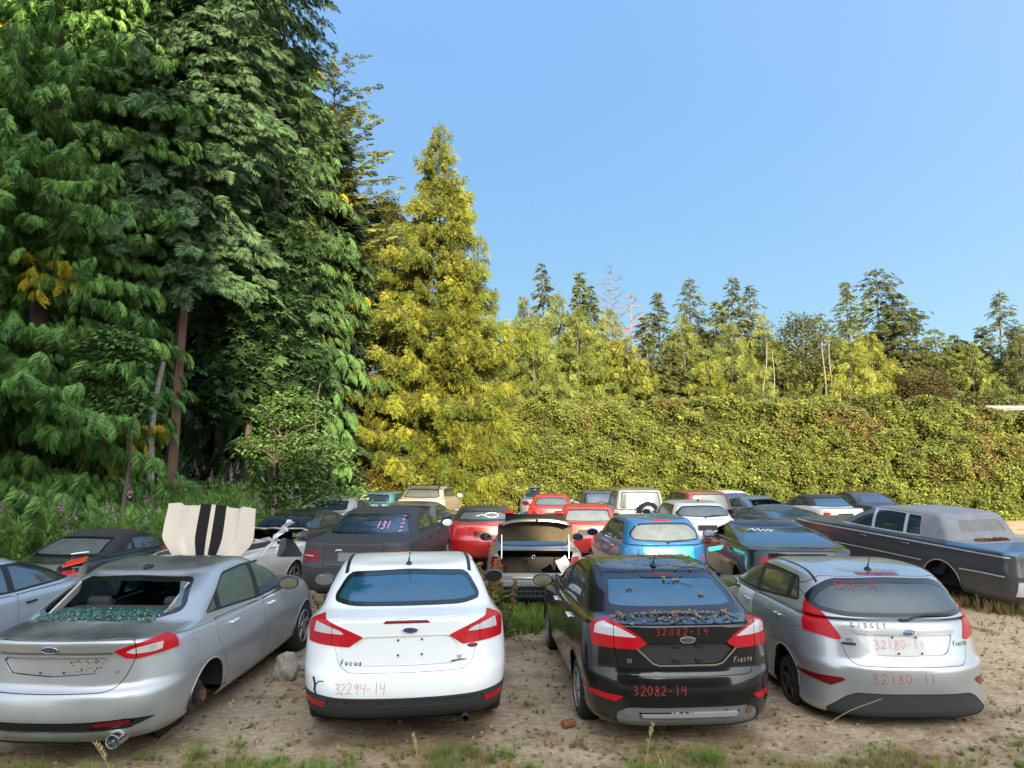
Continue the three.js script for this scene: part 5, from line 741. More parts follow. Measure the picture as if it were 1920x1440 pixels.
{ // the long limousine-like saloon
  const b = { L: 5.62, hw: 0.97, h: 1.42, bl: 0.93, dk: 0.975, hd: 0.92, gb: 1.18, gbY: 1.0, cw: 4.05, gw: 0.87, rr: 1.44, rf: 3.2, rw: 0.74, q: 5.5, lr: 0.22, lg: 0.16, qg: 7, rdR: -0.01, rp: [0.16, 0.08, 0.0, 0.0, 0.02, 0.04, 0.06], sh: 0.985, sill: 0.26 };
  const A = car({ name: 'parked_car', label: 'long dark grey saloon with light grey vinyl roof and chrome trim', at: [9.06, -11.91], yaw: 19, y: -0.05, pitch: 3.0, scale: [1, 1.12, 1], body: b, patch: (p) => p[1] > 0.935 && -p[2] < 1.25 && p[4] > 0.5 ? [0.045, 0.13, 0.235] : null, color: c3(0.045, 0.047, 0.053), paint: { rough: 0.4, coat: 0.7, coatRough: 0.1, spec: 0.6 }, step: 0.05, dirt: 0.10, low: 0.3, flat: 0.35, flatColor: [0.06, 0.13, 0.22], seed: 31, axles: [1.38, 4.45], archR: 0.38, archY: 0.30, wheels: [0, 0, 0, 0], lipColor: c3(0.3, 0.3, 0.3),  // blue boot deck: sky reflection painted in by patch and flatColor
    roof: { name: 'vinyl_roof', mat: M.vinyl, y: (s) => s < 3.35 ? 0.99 : 9 },
    windows: [{ axis: 'rear', poly: soft(both([[0, 1.29], [0.52, 1.285], [0.57, 1.11], [0, 1.105]]), 0.05), frame: 0.015, smax: 1.9, mat: glass(0.3, [0.24, 0.22, 0.19], 0.3, 1.5), name: 'rear_window', frameMat: M.vinyl }, frontGlass(b), { axis: 'side', poly: soft([[1.84, 0.99], [1.88, 1.335], [2.6, 1.35], [3.22, 1.335], [3.92, 0.99], [2.6, 0.985]], 0.04), pillars: [2.2, 2.95], pw: 0.035, frame: 0.018, mat: M.glassDark, frameMat: M.bright }],
    lamps: [{ poly: [[0.86, 0.93], [0.86, 0.42], [1, 0.42], [1, 0.93]], smax: 0.07, mat: M.bright, name: 'lamp_housing', proud: 0.012, inner: rectc(0.89, 0.95, 0.5, 0.82), innerMat: M.darkRed, innerName: 'tail_light' }],
    panels: [{ name: 'bumper', poly: both([[0, 0.56], [0.84, 0.56], [0.84, 0.36], [0, 0.36]]), smax: 0.5, mat: M.bright, gap: 0.004, proud: 0.03 }, { name: 'boot_lid', poly: soft(both([[0, 0.96], [0.74, 0.96], [0.74, 0.6], [0, 0.6]]), 0.03), smax: 0.6, gap: 0.004 }, ...doors(b, { B: 2.95, r: null, f: 3.95, y0: 0.32 }).map((d) => d), { name: 'rear_door', axis: 'side', poly: soft([[2.93, 0.32], [2.93, 0.95], [1.98, 0.96], [1.95, 0.72], [2.0, 0.32]], 0.03), gap: 0.004 }] });
  for (const sx of [0, 1]) {
    const t = []; for (const [y, a, c] of [[0.90, 0.15, 5.3], [0.62, 0.2, 1.0], [0.62, 1.75, 4.0]]) { const o = []; ribbon([[a, y], [(a + c) / 2, y], [c, y - 0.01]], 0.018, A.side[sx], 0.006, o); t.push(...o); } mesh('chrome_strip', geo(t), M.bright, A.g);
  }
  handle(A, 2.1, 0.84, M.chrome); handle(A, 3.1, 0.84, M.chrome);
  // dead leaves caught under the back window
  const r = rng(8), gs = []; for (let k = 0; k < 260; k++) gs.push(xf(new THREE.PlaneGeometry(0.03 + r() * 0.03, 0.02 + r() * 0.02), [(r() - 0.62) * 0.75, 1.0 + r() * r() * 0.035, -1.0 - r() * 0.13], [r() * 3, r() * 3, r() * 3])); const lv = mesh('dead_leaves', merge(gs), std({ color: col(0.22, 0.10, 0.04), roughness: 1, side: THREE.DoubleSide }), A.g); lv.userData.kind = 'stuff';
}
// ---------------------------------------------------------------- foliage pieces
function soup(T, n) { const g = new THREE.BufferGeometry(); g.setAttribute('position', new THREE.Float32BufferAttribute(T, 3)); g.computeVertexNormals(); return g; }
function blade(T, b, t, w, n, fold = 0.15) { // a folded leaf from b to t, w wide, lying across n
  const d = t.clone().sub(b), s = d.clone().cross(n).normalize().multiplyScalar(w / 2), m = b.clone().addScaledVector(d, 0.45), l = m.clone().add(s).addScaledVector(n, w * fold), r = m.clone().sub(s).addScaledVector(n, w * fold);
  for (const p of [b, l, t, b, t, r]) T.push(p.x, p.y, p.z);
}
function cedarSpray(seed) { // arching twig along +x with feathery fingers hanging down; 1 long
  const r = rng(seed), T = [], stem = (u) => V(u * 0.92, 0.10 * Math.sin(u * 2.4) - 0.30 * u * u, 0.04 * Math.sin(u * 5));
  for (let k = 0; k < 15; k++) { const u = 0.03 + 0.95 * k / 15, L = (0.30 + 0.30 * Math.sin(u * 2.7)) * (0.7 + r() * 0.6); for (const s of [1, -1]) {
    const b = stem(u), n = V((r() - 0.5) * 0.9, 0.15, s * 0.8 + (r() - 0.5) * 0.5).normalize(), e = b.clone().add(V(L * (0.30 + r() * 0.25), -L * (0.62 + r() * 0.3), s * L * (0.12 + r() * 0.35))); blade(T, b, e, L * 0.17, n, 0.1);
    for (const [t, q] of [[0.3, 1], [0.5, -1], [0.68, 1]]) { const c = b.clone().lerp(e, t), l = L * 0.34 * (1.2 - t); blade(T, c, c.clone().add(V(q * l * 0.75, -l * 0.75, s * l * 0.2)), l * 0.34, n, 0.1); } } }
  return soup(T);
}
function cedarFan(seed) { // flat fan held outwards
  const r = rng(seed), T = [], n = V(0, 0, 1), stem = (u) => V(u, -0.30 * u * u, 0.05 * Math.sin(u * 4));
  for (let k = 0; k < 16; k++) { const u = 0.03 + 0.95 * k / 16, L = (0.42 * (1 - u) + 0.16) * (0.75 + r() * 0.5), up = k % 2 ? 1 : -1, b = stem(u), ang = up * (0.8 + r() * 0.3) - 0.5 * u, e = b.clone().add(V(Math.cos(ang) * L, Math.sin(ang) * L - (up > 0 ? 0.14 * L : 0.06 * L), (r() - 0.5) * 0.3)), nn = V((r() - 0.5) * 0.7, (r() - 0.5) * 0.7, 1).normalize(); blade(T, b, e, L * 0.20, nn, 0.12); for (const [t, q] of [[0.3, 1], [0.5, -1], [0.7, 1]]) { const c = b.clone().lerp(e, t), l = L * 0.42 * (1.15 - t); blade(T, c, c.clone().add(V(Math.cos(ang + q * 0.7) * l, Math.sin(ang + q * 0.7) * l - 0.1 * l, (r() - 0.5) * 0.1)), l * 0.36, nn, 0.1); } }
  return soup(T);
}
function needleSpray(seed) { // fir or hemlock branchlet: twigs set with narrow needle rows
  const r = rng(seed), T = []; const stem = (u) => V(u, -0.16 * u * u, 0);
  for (let k = 0; k < 9; k++) { const u = 0.05 + 0.9 * k / 9, L = (0.42 * (1 - u) + 0.16) * (0.75 + r() * 0.5); for (const s of [1, -1]) { const b = stem(u), e = b.clone().add(V(L * 0.75, -0.12 * L + (r() - 0.5) * 0.08, s * L * 0.72)); blade(T, b, e, L * 0.20, V(0, 1, s * 0.2).normalize(), 0.25); blade(T, b.clone().lerp(e, 0.2), e.clone().add(V(0, -0.08 * L, 0)), L * 0.15, V(0, 0.3, 1).normalize(), 0.1); } }
  blade(T, stem(0.5), stem(1.05), 0.10, V(0, 1, 0));
  return soup(T);
}
function leafSpray(seed, n = 9, size = 0.26, lobes = 0) { // twig with broad leaves inside a 1 m ball
  const r = rng(seed), T = [];
  for (let k = 0; k < n; k++) {
    const b = V((r() - 0.5) * 0.8, (r() - 0.5) * 0.55, (r() - 0.5) * 0.8), az = r() * 6.28, d = V(Math.cos(az), -0.25 - r() * 0.4, Math.sin(az)).normalize(), nn = V((r() - 0.5) * 0.8, 1, (r() - 0.5) * 0.8).normalize(), s = size * (0.7 + r() * 0.6);
    if (!lobes) blade(T, b, b.clone().addScaledVector(d, s), s * 0.72, nn, 0.18);
    else { const side = d.clone().cross(nn).normalize(); for (const [a, l] of [[0, 1], [0.75, 0.85], [-0.75, 0.85], [1.6, 0.55], [-1.6, 0.55]]) blade(T, b, b.clone().addScaledVector(d, s * l * Math.cos(a)).addScaledVector(side, s * l * Math.sin(a)), s * 0.42, nn, 0.08); }
  }
  return soup(T);
}
function bladeTuft(seed, n = 13, h = 1, spread = 0.45, wd = 0.022) {
  const r = rng(seed), T = [];
  for (let k = 0; k < n; k++) { const az = r() * 6.28, L = h * (0.5 + r() * 0.5), lean = spread * (0.3 + r()), w = wd + r() * wd * 0.9, c = V(Math.cos(az), 0, Math.sin(az)), s = V(-c.z, 0, c.x).multiplyScalar(w), b = V((r() - 0.5) * 0.16, 0, (r() - 0.5) * 0.16); const p = (u) => b.clone().addScaledVector(c, lean * L * u * u).add(V(0, L * (u - 0.18 * lean * u * u), 0)); let a = p(0); for (let i = 1; i <= 3; i++) { const q = p(i / 3), w0 = 1 - (i - 1) / 3 * 0.7, w1 = 1 - i / 3; const A = a.clone().addScaledVector(s, w0), B = a.clone().addScaledVector(s, -w0), C = q.clone().addScaledVector(s, -w1), D = q.clone().addScaledVector(s, w1); for (const v of [A, B, C]) T.push(v.x, v.y, v.z); if (i < 3) for (const v of [A, C, D]) T.push(v.x, v.y, v.z); a = q; } }
  return soup(T);
}
const G = { cedar: [1, 2, 3].map(cedarSpray), fan: [1, 2, 3].map(cedarFan), fir: [4, 5, 6].map(needleSpray), leaf: [7, 8, 9].map((s) => leafSpray(s)), maple: [10, 11].map((s) => leafSpray(s, 6, 0.34, 5)), bramble: [12, 13].map((s) => leafSpray(s, 13, 0.30)), fine: [14, 15].map((s) => leafSpray(s, 16, 0.13)), tuft: [16, 17, 18].map((s) => bladeTuft(s)), mat: [31, 32, 33].map((s) => bladeTuft(s, 22, 1, 1.25, 0.012)), lance: [19, 20].map((s) => bladeTuft(s, 16, 1, 1.1)) };
function leafMat(rough = 0.6, tr = 0.28) { return phys({ color: col(1, 1, 1), roughness: rough, transmission: tr, thickness: 0, ior: 1.35, side: THREE.DoubleSide, specularIntensity: 0.6 }); }
M.foliage = leafMat(0.75, 0.25); M.shiny = leafMat(0.5, 0.2); M.grassM = leafMat(0.8, 0.3);
const barkTex = tex(256, (u, v) => { const k = 0.62 + 0.5 * tnoise(u, v * 0.25, 26, 1, 4) + 0.25 * tnoise(u, v, 9, 4, 3); return [k, k, k]; });
M.bark = std({ color: col(0.16, 0.125, 0.10), roughness: 1, map: barkTex, bumpMap: barkTex, bumpScale: 0.03 });
M.barkRed = std({ color: col(0.20, 0.12, 0.085), roughness: 1, map: barkTex, bumpMap: barkTex, bumpScale: 0.03 });
M.barkPale = std({ color: col(0.36, 0.32, 0.28), roughness: 1, map: barkTex });
M.barkDead = std({ color: col(0.24, 0.20, 0.19), roughness: 1, map: barkTex });
// copies: list of [pos, x axis, y axis, scale, colour]
function instanced(name, geos, mat, list, parent) {
  const by = geos.map(() => []); list.forEach((l, i) => by[i % geos.length].push(l)); const M4 = new THREE.Matrix4(), z = V(0, 0, 0), x = V(0, 0, 0), y = V(0, 0, 0), out = [];
  geos.forEach((g, k) => { if (!by[k].length) return; const im = shade(new THREE.InstancedMesh(g, mat, by[k].length)); im.name = name; im.userData.kind = 'stuff'; by[k].forEach(([p, ax, ay, s, c], i) => { x.copy(ax).normalize(); z.copy(x).cross(ay).normalize(); y.copy(z).cross(x); const sy = Array.isArray(s) ? s : [s, s, s]; M4.makeBasis(x.clone().multiplyScalar(sy[0]), y.clone().multiplyScalar(sy[1]), z.clone().multiplyScalar(sy[2])).setPosition(p); im.setMatrixAt(i, M4); im.setColorAt(i, c); }); if (parent) parent.add(im); out.push(im); });
  return out;
}
function tint2(r, a, b, f = 0.35) { const t = r(), k = 1 + (r() - 0.5) * f; return col(lerp(a[0], b[0], t) * k, lerp(a[1], b[1], t) * k, lerp(a[2], b[2], t) * k); }
function trunkGeo(h, r0, r1, bend, seed, n = 14) { const r = rng(seed), pts = []; for (let k = 0; k <= n; k++) { const t = k / n; pts.push(V(bend[0] * t * t + 0.06 * Math.sin(t * 7 + seed), h * t, bend[1] * t * t + 0.05 * Math.sin(t * 5 + seed * 2))); } const c = new THREE.CatmullRomCurve3(pts), g = new THREE.TubeGeometry(c, n * 2, 1, 9), p = g.attributes.position; for (let i = 0; i < p.count; i++) { const k = Math.floor(i / 10) / (n * 2), q = c.getPointAt(k), rad = lerp(r0, r1, Math.pow(k, 0.8)) * (1 + 0.35 * Math.exp(-k * h * 1.6)) * (1 + 0.08 * noise(p.getX(i) * 4, k * 20, seed)); p.setXYZ(i, q.x + (p.getX(i) - q.x) * rad, q.y + (p.getY(i) - q.y) * rad, q.z + (p.getZ(i) - q.z) * rad); } g.computeVertexNormals(); return [g, c]; }
function conifer(o) { // {x, z, h, r: max crown radius, base: height where the crown starts, kind, a, b: colours, ...}
  const r = rng(o.seed), g = new THREE.Group(), y0 = o.y ?? groundY(o.x, o.z), [tg, cv] = trunkGeo(o.h, o.tr ?? o.h * 0.012 + 0.05, 0.02, o.lean ?? [0, 0], o.seed);
  mesh('trunk', tg, o.bark ?? M.bark, g); const list = [], limbs = [], sp = o.space ?? 0.34, up = V(0, 1, 0), geos = o.geos ?? [(o.kind === 'cedar' ? G.cedar : G.fir)[o.seed % 3]];
  const prof = o.prof ?? ((t) => Math.pow(1 - t, 0.75)); let y = o.base ?? 0.6;
  while (y < o.h - 0.12) {
    const t = y / o.h, R = o.r * prof(t) * (0.8 + r() * 0.4), nb = Math.max(2, Math.round((o.nb ?? 5) * (0.5 + 0.5 * R / o.r)));
    for (let k = 0; k < nb; k++) {
      const az = r() * 6.283, front = o.cull ? Math.sin(az) : 1; if (front < -0.45 && r() < 0.6) continue;
      const L = Math.max(0.18, R * (0.62 + 0.5 * r()) * (1 + (o.lump ?? 0.35) * 1.6 * noise(Math.cos(az) * 1.3 + o.seed * 3.1, y * (o.lumpF ?? 0.55), Math.sin(az) * 1.3)) * (o.side ? o.side(az, y) : 1)), d = V(Math.cos(az), 0, Math.sin(az)), c = cv.getPointAt(clamp(y / o.h, 0, 1)), rise = o.rise ?? 0.1, dr = (o.droop ?? 0.35) * (0.7 + r() * 0.6), lat = V(-d.z, 0, d.x);
      const P = (u) => c.clone().addScaledVector(d, L * u).add(V(0, L * (rise * u - dr * u * u + (o.tip ?? 0.12) * u * u * u * u), 0)).addScaledVector(lat, 0.12 * L * Math.sin(u * 3 + az));
      if (L > 0.5 && o.limbs !== false) { limbs.push(new THREE.TubeGeometry(new THREE.CatmullRomCurve3([P(0), P(0.35), P(0.7), P(0.9)]), 5, 0.006 + L * 0.004, 3)); }
      const ns = Math.max(2, Math.round(L / sp * (o.dens ?? 1)));
      for (let i = 0; i < ns; i++) {
        const u = Math.pow((i + r()) / ns, 0.7) * 0.98 + 0.02; if (u < (o.bare ?? 0.12) && L > 0.6) continue; const p = P(u), s = (o.size ?? 0.55) * (0.65 + r() * 0.7) * (0.42 + 0.58 * Math.sqrt(1 - t)), sd = (r() - 0.5) * 2;
        let ax, ay;
        if (o.kind === 'cedar' || o.weep) { ax = d.clone().multiplyScalar(0.75).addScaledVector(lat, sd * 0.9).add(V(0, -0.35 - r() * 0.7 * (o.hang ?? 1), 0)); ay = V((r() - 0.5) * (o.roll ?? 1.2), 1, (r() - 0.5) * (o.roll ?? 1.2)); }
        else { ax = d.clone().addScaledVector(lat, sd * 0.95).add(V(0, (r() - 0.5) * 0.35 - (o.hang ?? 0.15), 0)); ay = V((r() - 0.5) * 1.3, 0.8, 0.15 + (r() - 0.5) * 1.2); }
        const clump = 0.5 + 0.9 * fbm(p.x * 0.8 + o.seed, p.y * 0.8, p.z * 0.8, 2); const cc = tint2(r, o.a, o.b, 0.5); cc.multiplyScalar(clamp(0.75 + clump * 0.5, 0.5, 1.35)); if (o.gold && u > 0.45 && noise(p.x * 0.45 + 3.3, p.y * 0.5 + o.seed, p.z * 0.45) > 0.47 - o.gold && r() < 0.75) cc.setRGB(0.42, 0.34, 0.02);  // golden tips: sunlight painted into the frond colour
        list.push([p, ax, ay, s, cc]);
      }
    }
    y += (o.step ?? 0.42) * (0.7 + r() * 0.6) * (0.6 + 0.4 * (1 - t));
  }
  instanced('crown', geos, o.mat ?? M.foliage, list, g); if (limbs.length) mesh('limb', merge(limbs), o.bark ?? M.bark, g).userData.kind = 'stuff';
  g.position.set(o.x, y0 - 0.1, o.z); top(g, o.name ?? (o.kind === 'cedar' ? 'cedar_tree' : 'fir_tree'), o.label, 'tree', o.group); g.userData.n = undefined; COUNT.n += list.length; return g;
}
const COUNT = { n: 0 };
function broadleaf(o) { // {x, z, blobs: [[dx, y, dz, rx, ry, rz, n]], trunks: [[dx, dz, h, r, bendx]]}
  const r = rng(o.seed), g = new THREE.Group(), y0 = o.y ?? groundY(o.x, o.z), list = [];
  for (const [dx, dz, h, rad, bend = 0] of o.trunks ?? []) { const m = mesh('trunk', trunkGeo(h, rad, rad * 0.35, [bend, 0], o.seed + dx)[0], o.bark ?? M.bark, g); m.position.set(dx, 0, dz); }
  const limbs = [];
  for (const [dx, y, dz, rx, ry, rz, n] of o.blobs) {
    const t0 = (o.trunks ?? [[0, 0]])[0];
    for (let k = 0; k < 5; k++) { const a = r() * 6.28, e = V(dx + Math.cos(a) * rx * 0.7, y + (r() - 0.4) * ry, dz + Math.sin(a) * rz * 0.7); limbs.push(new THREE.TubeGeometry(new THREE.CatmullRomCurve3([V(t0[0], Math.max(0.2, y - ry * 1.3), t0[1]), V(lerp(t0[0], e.x, 0.4), y - ry * 0.5, lerp(t0[1], e.z, 0.4)), e]), 6, 0.025, 4)); }
    for (let i = 0; i < n; i++) {
      const v = V(r() * 2 - 1, r() * 2 - 1, r() * 2 - 1); if (v.lengthSq() > 1) { i--; continue; } const l = v.length(); v.multiplyScalar(Math.pow(l, -0.55)); const lump = 0.75 + 0.5 * fbm(v.x * 2 + o.seed, v.y * 2, v.z * 2, 3) * 1.3; if (noise(v.x * 2.4 + o.seed * 3, v.y * 2.4, v.z * 2.4) < (o.gap ?? -0.22)) continue;
      const p = V(dx + v.x * rx * lump, y + v.y * ry * lump, dz + v.z * rz * lump); if (p.y < 0.1) continue; const a = r() * 6.28; list.push([p, V(Math.cos(a), (r() - 0.5) * 0.6, Math.sin(a)), V((r() - 0.5) * 0.5, 1, (r() - 0.5) * 0.5), (o.size ?? 0.7) * (0.7 + r() * 0.6), tint2(r, o.a, o.b, 0.4)]);
    }
  }
  mesh('limb', merge(limbs), o.bark ?? M.bark, g).userData.kind = 'stuff'; instanced('crown', [(o.geos ?? G.leaf)[o.seed % (o.geos ?? G.leaf).length]], o.mat ?? M.shiny, list, g);
  g.position.set(o.x, y0, o.z); top(g, o.name ?? 'broadleaf_tree', o.label, o.category ?? 'tree', o.group); COUNT.n += list.length; return g;
}
// ---------------------------------------------------------------- trees
const at = (px, d) => (px - 960) / FOC * d; // x of a column of the view at depth d
const DKG = [0.06, 0.12, 0.03], MIDG = [0.095, 0.20, 0.055], CED = [0.075, 0.185, 0.046], CEDL = [0.20, 0.36, 0.080], GREYG = [0.07, 0.13, 0.058], YEL = [0.20, 0.19, 0.022], YEL2 = [0.12, 0.13, 0.018];
// the shaded wood on the left
conifer({ seed: 11, kind: 'cedar', x: at(55, 18.2), z: -18.2, h: 25, r: 3.7, base: 0.5, a: CED, b: CEDL, limbs: false, roll: 1.8, size: 0.42, space: 0.2, nb: 14, step: 0.27, droop: 0.42, tip: 0.2, hang: 1.3, dens: 1.5, gold: 0.03, cull: true, prof: (t) => 0.62 + 0.38 * Math.pow(1 - t, 1.2) - 0.1 * Math.exp(-t * 20), tr: 0.34, label: 'big drooping cedar at the left edge with bright green fronds' });
conifer({ seed: 12, kind: 'cedar', x: at(235, 19.6), z: -19.6, h: 24, r: 1.35, base: 1.2, a: CED, b: MIDG, limbs: false, roll: 1.8, size: 0.42, space: 0.21, nb: 9, step: 0.30, droop: 0.4, tip: 0.2, hang: 1.2, dens: 1.4, gold: 0.03, cull: true, prof: (t) => 0.85, tr: 0.2, lean: [0.4, 0], label: 'cedar with a pale straight trunk right of the big drooping cedar' });
conifer({ seed: 13, kind: 'fir', x: at(322, 20.0), z: -20.0, h: 25, r: 2.6, base: 7.6, a: GREYG, b: [0.10, 0.18, 0.075], weep: true, roll: 2, limbs: false, size: 0.52, space: 0.22, nb: 14, step: 0.28, droop: 0.55, rise: 0.2, hang: 1.0, dens: 1.5, cull: true, prof: (t) => 0.9, tr: 0.21, lean: [1.6, 0], bark: M.barkRed, name: 'hemlock_tree', label: 'hemlock with hanging grey green twigs above a leaning bare trunk' });
conifer({ seed: 14, kind: 'fir', x: at(505, 24.5), z: -24.5, h: 22.2, r: 3.0, base: 6, a: DKG, b: GREYG, weep: true, roll: 2, limbs: false, size: 0.6, space: 0.25, nb: 9, step: 0.40, droop: 0.5, rise: 0.18, hang: 0.8, gold: 0.03, prof: (t) => 0.45 + 0.6 * Math.pow(1 - t, 0.9), tr: 0.26, label: 'dark drooping fir reaching the top edge with golden tips' });
conifer({ seed: 15, kind: 'fir', x: at(608, 29), z: -29, h: 20.4, r: 2.5, base: 5, a: [0.13, 0.18, 0.04], b: [0.27, 0.29, 0.06], size: 0.55, space: 0.2, nb: 6, step: 0.45, roll: 2.5, droop: 0.05, rise: 0.25, tip: 0.1, hang: -0.1, dens: 0.75, prof: (t) => 0.5 + 0.55 * Math.sin(Math.min(1, (1 - t) * 1.4) * 2.4), tr: 0.2, bark: M.barkRed, name: 'pine_tree', label: 'thin golden pine standing against the sky behind the dark firs' });
conifer({ seed: 16, kind: 'cedar', x: at(545, 25.5), z: -25.5, h: 17, r: 2.7, base: 2.5, a: DKG, b: MIDG, size: 0.55, space: 0.28, nb: 8, step: 0.40, droop: 0.35, gold: 0.03, prof: (t) => 0.35 + 0.65 * Math.pow(1 - t, 0.6), label: 'shaded green cedar below the golden pine' });
conifer({ seed: 17, kind: 'cedar', x: at(420, 27), z: -27, h: 24, r: 3.0, base: 3, a: DKG, b: GREYG, size: 0.9, nb: 6, step: 0.6, droop: 0.4, prof: (t) => 0.8, limbs: false, label: 'dark cedar deep in the wood behind the maple' });
broadleaf({ seed: 21, x: at(470, 22), z: -22, name: 'maple_tree', label: 'dark leaved maple filling the gap right of the leaning trunk', a: [0.04, 0.09, 0.034], b: [0.09, 0.16, 0.06], geos: G.maple, size: 0.75, mat: M.shiny, trunks: [[0, 0, 8, 0.14]], blobs: [[0, 7.2, 0, 1.9, 2.2, 1.6, 1200], [-0.6, 4.9, 0.5, 1.6, 1.3, 1.3, 700], [1.0, 5.6, 0.3, 1.5, 1.3, 1.3, 600], [0.4, 9.2, -0.5, 1.7, 1.4, 1.4, 600]] });
broadleaf({ seed: 22, x: at(225, 17.4), z: -16.9, name: 'shrub', category: 'shrub', label: 'small dark green leaved shrub among the cedar fronds', a: [0.05, 0.11, 0.03], b: [0.10, 0.19, 0.05], geos: G.leaf, size: 0.5, blobs: [[0, 5.0, 0, 1.0, 1.0, 0.7, 500], [0.3, 3.9, 0, 0.8, 0.7, 0.6, 260]], trunks: [[0.5, 0, 4.5, 0.06]] });
broadleaf({ seed: 23, x: at(555, 20.5), z: -20.5, name: 'alder_sapling', label: 'young alder with pale small leaves in the shade behind the fireweed', a: [0.06, 0.12, 0.03], b: [0.15, 0.24, 0.075], geos: G.leaf, size: 0.5, gap: 0.02, trunks: [[-0.3, 0, 4.5, 0.035], [0.5, 0.2, 4.8, 0.04, 0.3], [1.0, -0.2, 3.8, 0.03]], blobs: [[-0.2, 3.9, 0, 1.3, 1.0, 0.9, 420], [0.5, 2.6, 0.2, 1.5, 0.9, 1.0, 520], [-1.2, 2.9, 0, 1.0, 0.45, 0.7, 160], [0.4, 1.4, 0.3, 1.7, 0.8, 1.0, 480]] });
broadleaf({ seed: 24, x: at(632, 28), z: -28, name: 'alder_tree', label: 'slender alder with thin pale trunks left of the yellow cedar', a: [0.06, 0.11, 0.026], b: [0.15, 0.20, 0.05], geos: G.fine, size: 1.0, gap: -0.05, bark: M.barkPale, trunks: [[-0.2, 0, 9, 0.06, 0.5], [0.35, 0.3, 8, 0.05, -0.3], [0.15, 0, 6.5, 0.09]], blobs: [[0, 7.6, 0, 1.5, 2.0, 1.2, 600], [-0.7, 5.0, 0.2, 1.2, 1.3, 1.0, 380], [0.4, 10, 0, 1.0, 1.2, 1.0, 260], [-0.2, 2.0, 0.8, 1.3, 1.3, 0.8, 350]] });
for (const [px, d, h, rad, lean, mat, label] of [[243, 21, 14, 0.17, 0.2, M.barkPale, 'straight grey trunk seen through the cedar fronds'], [282, 18.6, 5.2, 0.12, 0.25, M.barkPale, 'thin pale trunk behind the small shrub'], [415, 26, 12, 0.13, 0.2, M.bark, 'dim trunk in the dark of the wood'], [628, 27, 6, 0.13, 0.1, M.barkPale, 'short pale trunk left of the yellow cedar']]) { const g = new THREE.Group(); mesh('trunk', trunkGeo(h, rad, rad * 0.6, [lean, 0], px)[0], mat, g); g.position.set(at(px, d), 0, -d); top(g, 'tree_trunk', label, 'tree'); }
// behind them the wood closes
{
  const r = rng(31), list = []; for (let k = 0; k < 15000; k++) { const d = 27 + r() * 16, px = -260 + r() * 900, x = at(px, d), hmax = 24 - 9 * sstep(px, 420, 640), y = r() * hmax; const az = r() * 6.28; list.push([V(x, y, -d), V(Math.cos(az), -0.5, Math.sin(az)), V((r() - 0.5), 1, (r() - 0.5)), 1.5 + r() * 0.9, tint2(r, [0.012, 0.028, 0.010], [0.03, 0.055, 0.018])]); }
  const g = new THREE.Group(); instanced('foliage', G.fir, M.foliage, list, g); g.userData.kind = 'stuff'; top(g, 'forest', 'dense dark forest closing in behind the left hand trees', 'forest'); COUNT.n += list.length;
}
// the sunlit cedar in the middle
conifer({ seed: 41, kind: 'cedar', geos: [G.fan[1]], x: at(818, 30.2), z: -30.2, y: 0.4, h: 17.6, r: 3.155, base: 0.9, lump: 0.5, lumpF: 0.8, a: [0.075, 0.115, 0.016], b: [0.22, 0.215, 0.022], size: 0.66, nb: 11, step: 0.36, droop: 0.30, rise: 0.05, tip: 0.28, hang: 1.1, dens: 2.3, space: 0.27, bare: 0.06, tr: 0.16, prof: (t) => t > 0.64 ? 0.06 + 0.48 * Math.pow((1 - t) / 0.36, 0.85) : 0.58 + 0.42 * sstep(0.64 - t, 0, 0.26) - 0.16 * sstep(0.18 - t, 0, 0.18), side: (az, y) => y > 8 && y < 11.5 && Math.cos(az) < -0.3 ? 1.35 : 1, label: 'tall sunlit yellow green cedar with a narrow spire' });
conifer({ seed: 42, kind: 'cedar', geos: [G.fan[1]], x: at(897, 30.4), z: -30.3, y: 0.4, h: 12.4, r: 2.0, base: 1.2, a: [0.09, 0.12, 0.016], b: [0.18, 0.19, 0.024], size: 0.46, nb: 8, step: 0.28, droop: 0.2, tip: 0.25, hang: 1, space: 0.27, prof: (t) => 0.15 + 0.85 * Math.pow(1 - t, 0.75), label: 'shorter sunlit cedar leaning against the right flank of the tall one' });
conifer({ seed: 43, kind: 'cedar', geos: [G.fan[1]], x: at(712, 30.6), z: -30.8, y: 0.3, h: 13.2, r: 2.6, base: 1.0, a: [0.09, 0.115, 0.016], b: [0.19, 0.185, 0.024], size: 0.46, nb: 8, step: 0.3, droop: 0.2, tip: 0.25, hang: 1, space: 0.28, prof: (t) => 0.25 + 0.75 * Math.pow(1 - t, 0.6), label: 'rounded sunlit cedar on the left flank of the tall one' });
broadleaf({ seed: 44, x: at(715, 33.5), z: -33.5, y: 0.6, name: 'birch_tree', label: 'light crowned birch showing above the left flank of the yellow cedar', a: [0.10, 0.105, 0.02], b: [0.19, 0.16, 0.03], geos: G.fine, size: 0.95, gap: -0.08, bark: M.barkRed, trunks: [[0, 0, 13.8, 0.12]], blobs: [[0, 13.6, 0, 1.1, 1.7, 1.0, 700], [0.1, 11.2, 0, 1.7, 1.9, 1.3, 800], [-0.6, 8.2, 0, 1.3, 1.3, 1.0, 450]] });
broadleaf({ seed: 45, x: at(700, 28.6), z: -28.6, name: 'shrub', category: 'shrub', label: 'yellow brown leaved shrub at the foot of the sunlit cedar', a: [0.13, 0.10, 0.015], b: [0.20, 0.17, 0.02], geos: G.leaf, size: 0.45, mat: M.foliage, trunks: [[0, 0, 1.6, 0.03]], blobs: [[0, 1.2, 0, 1.6, 1.1, 0.9, 900], [2.0, 0.9, 0, 1.3, 0.8, 0.8, 420], [-1.3, 1.0, 0, 0.9, 0.8, 0.7, 300]] });
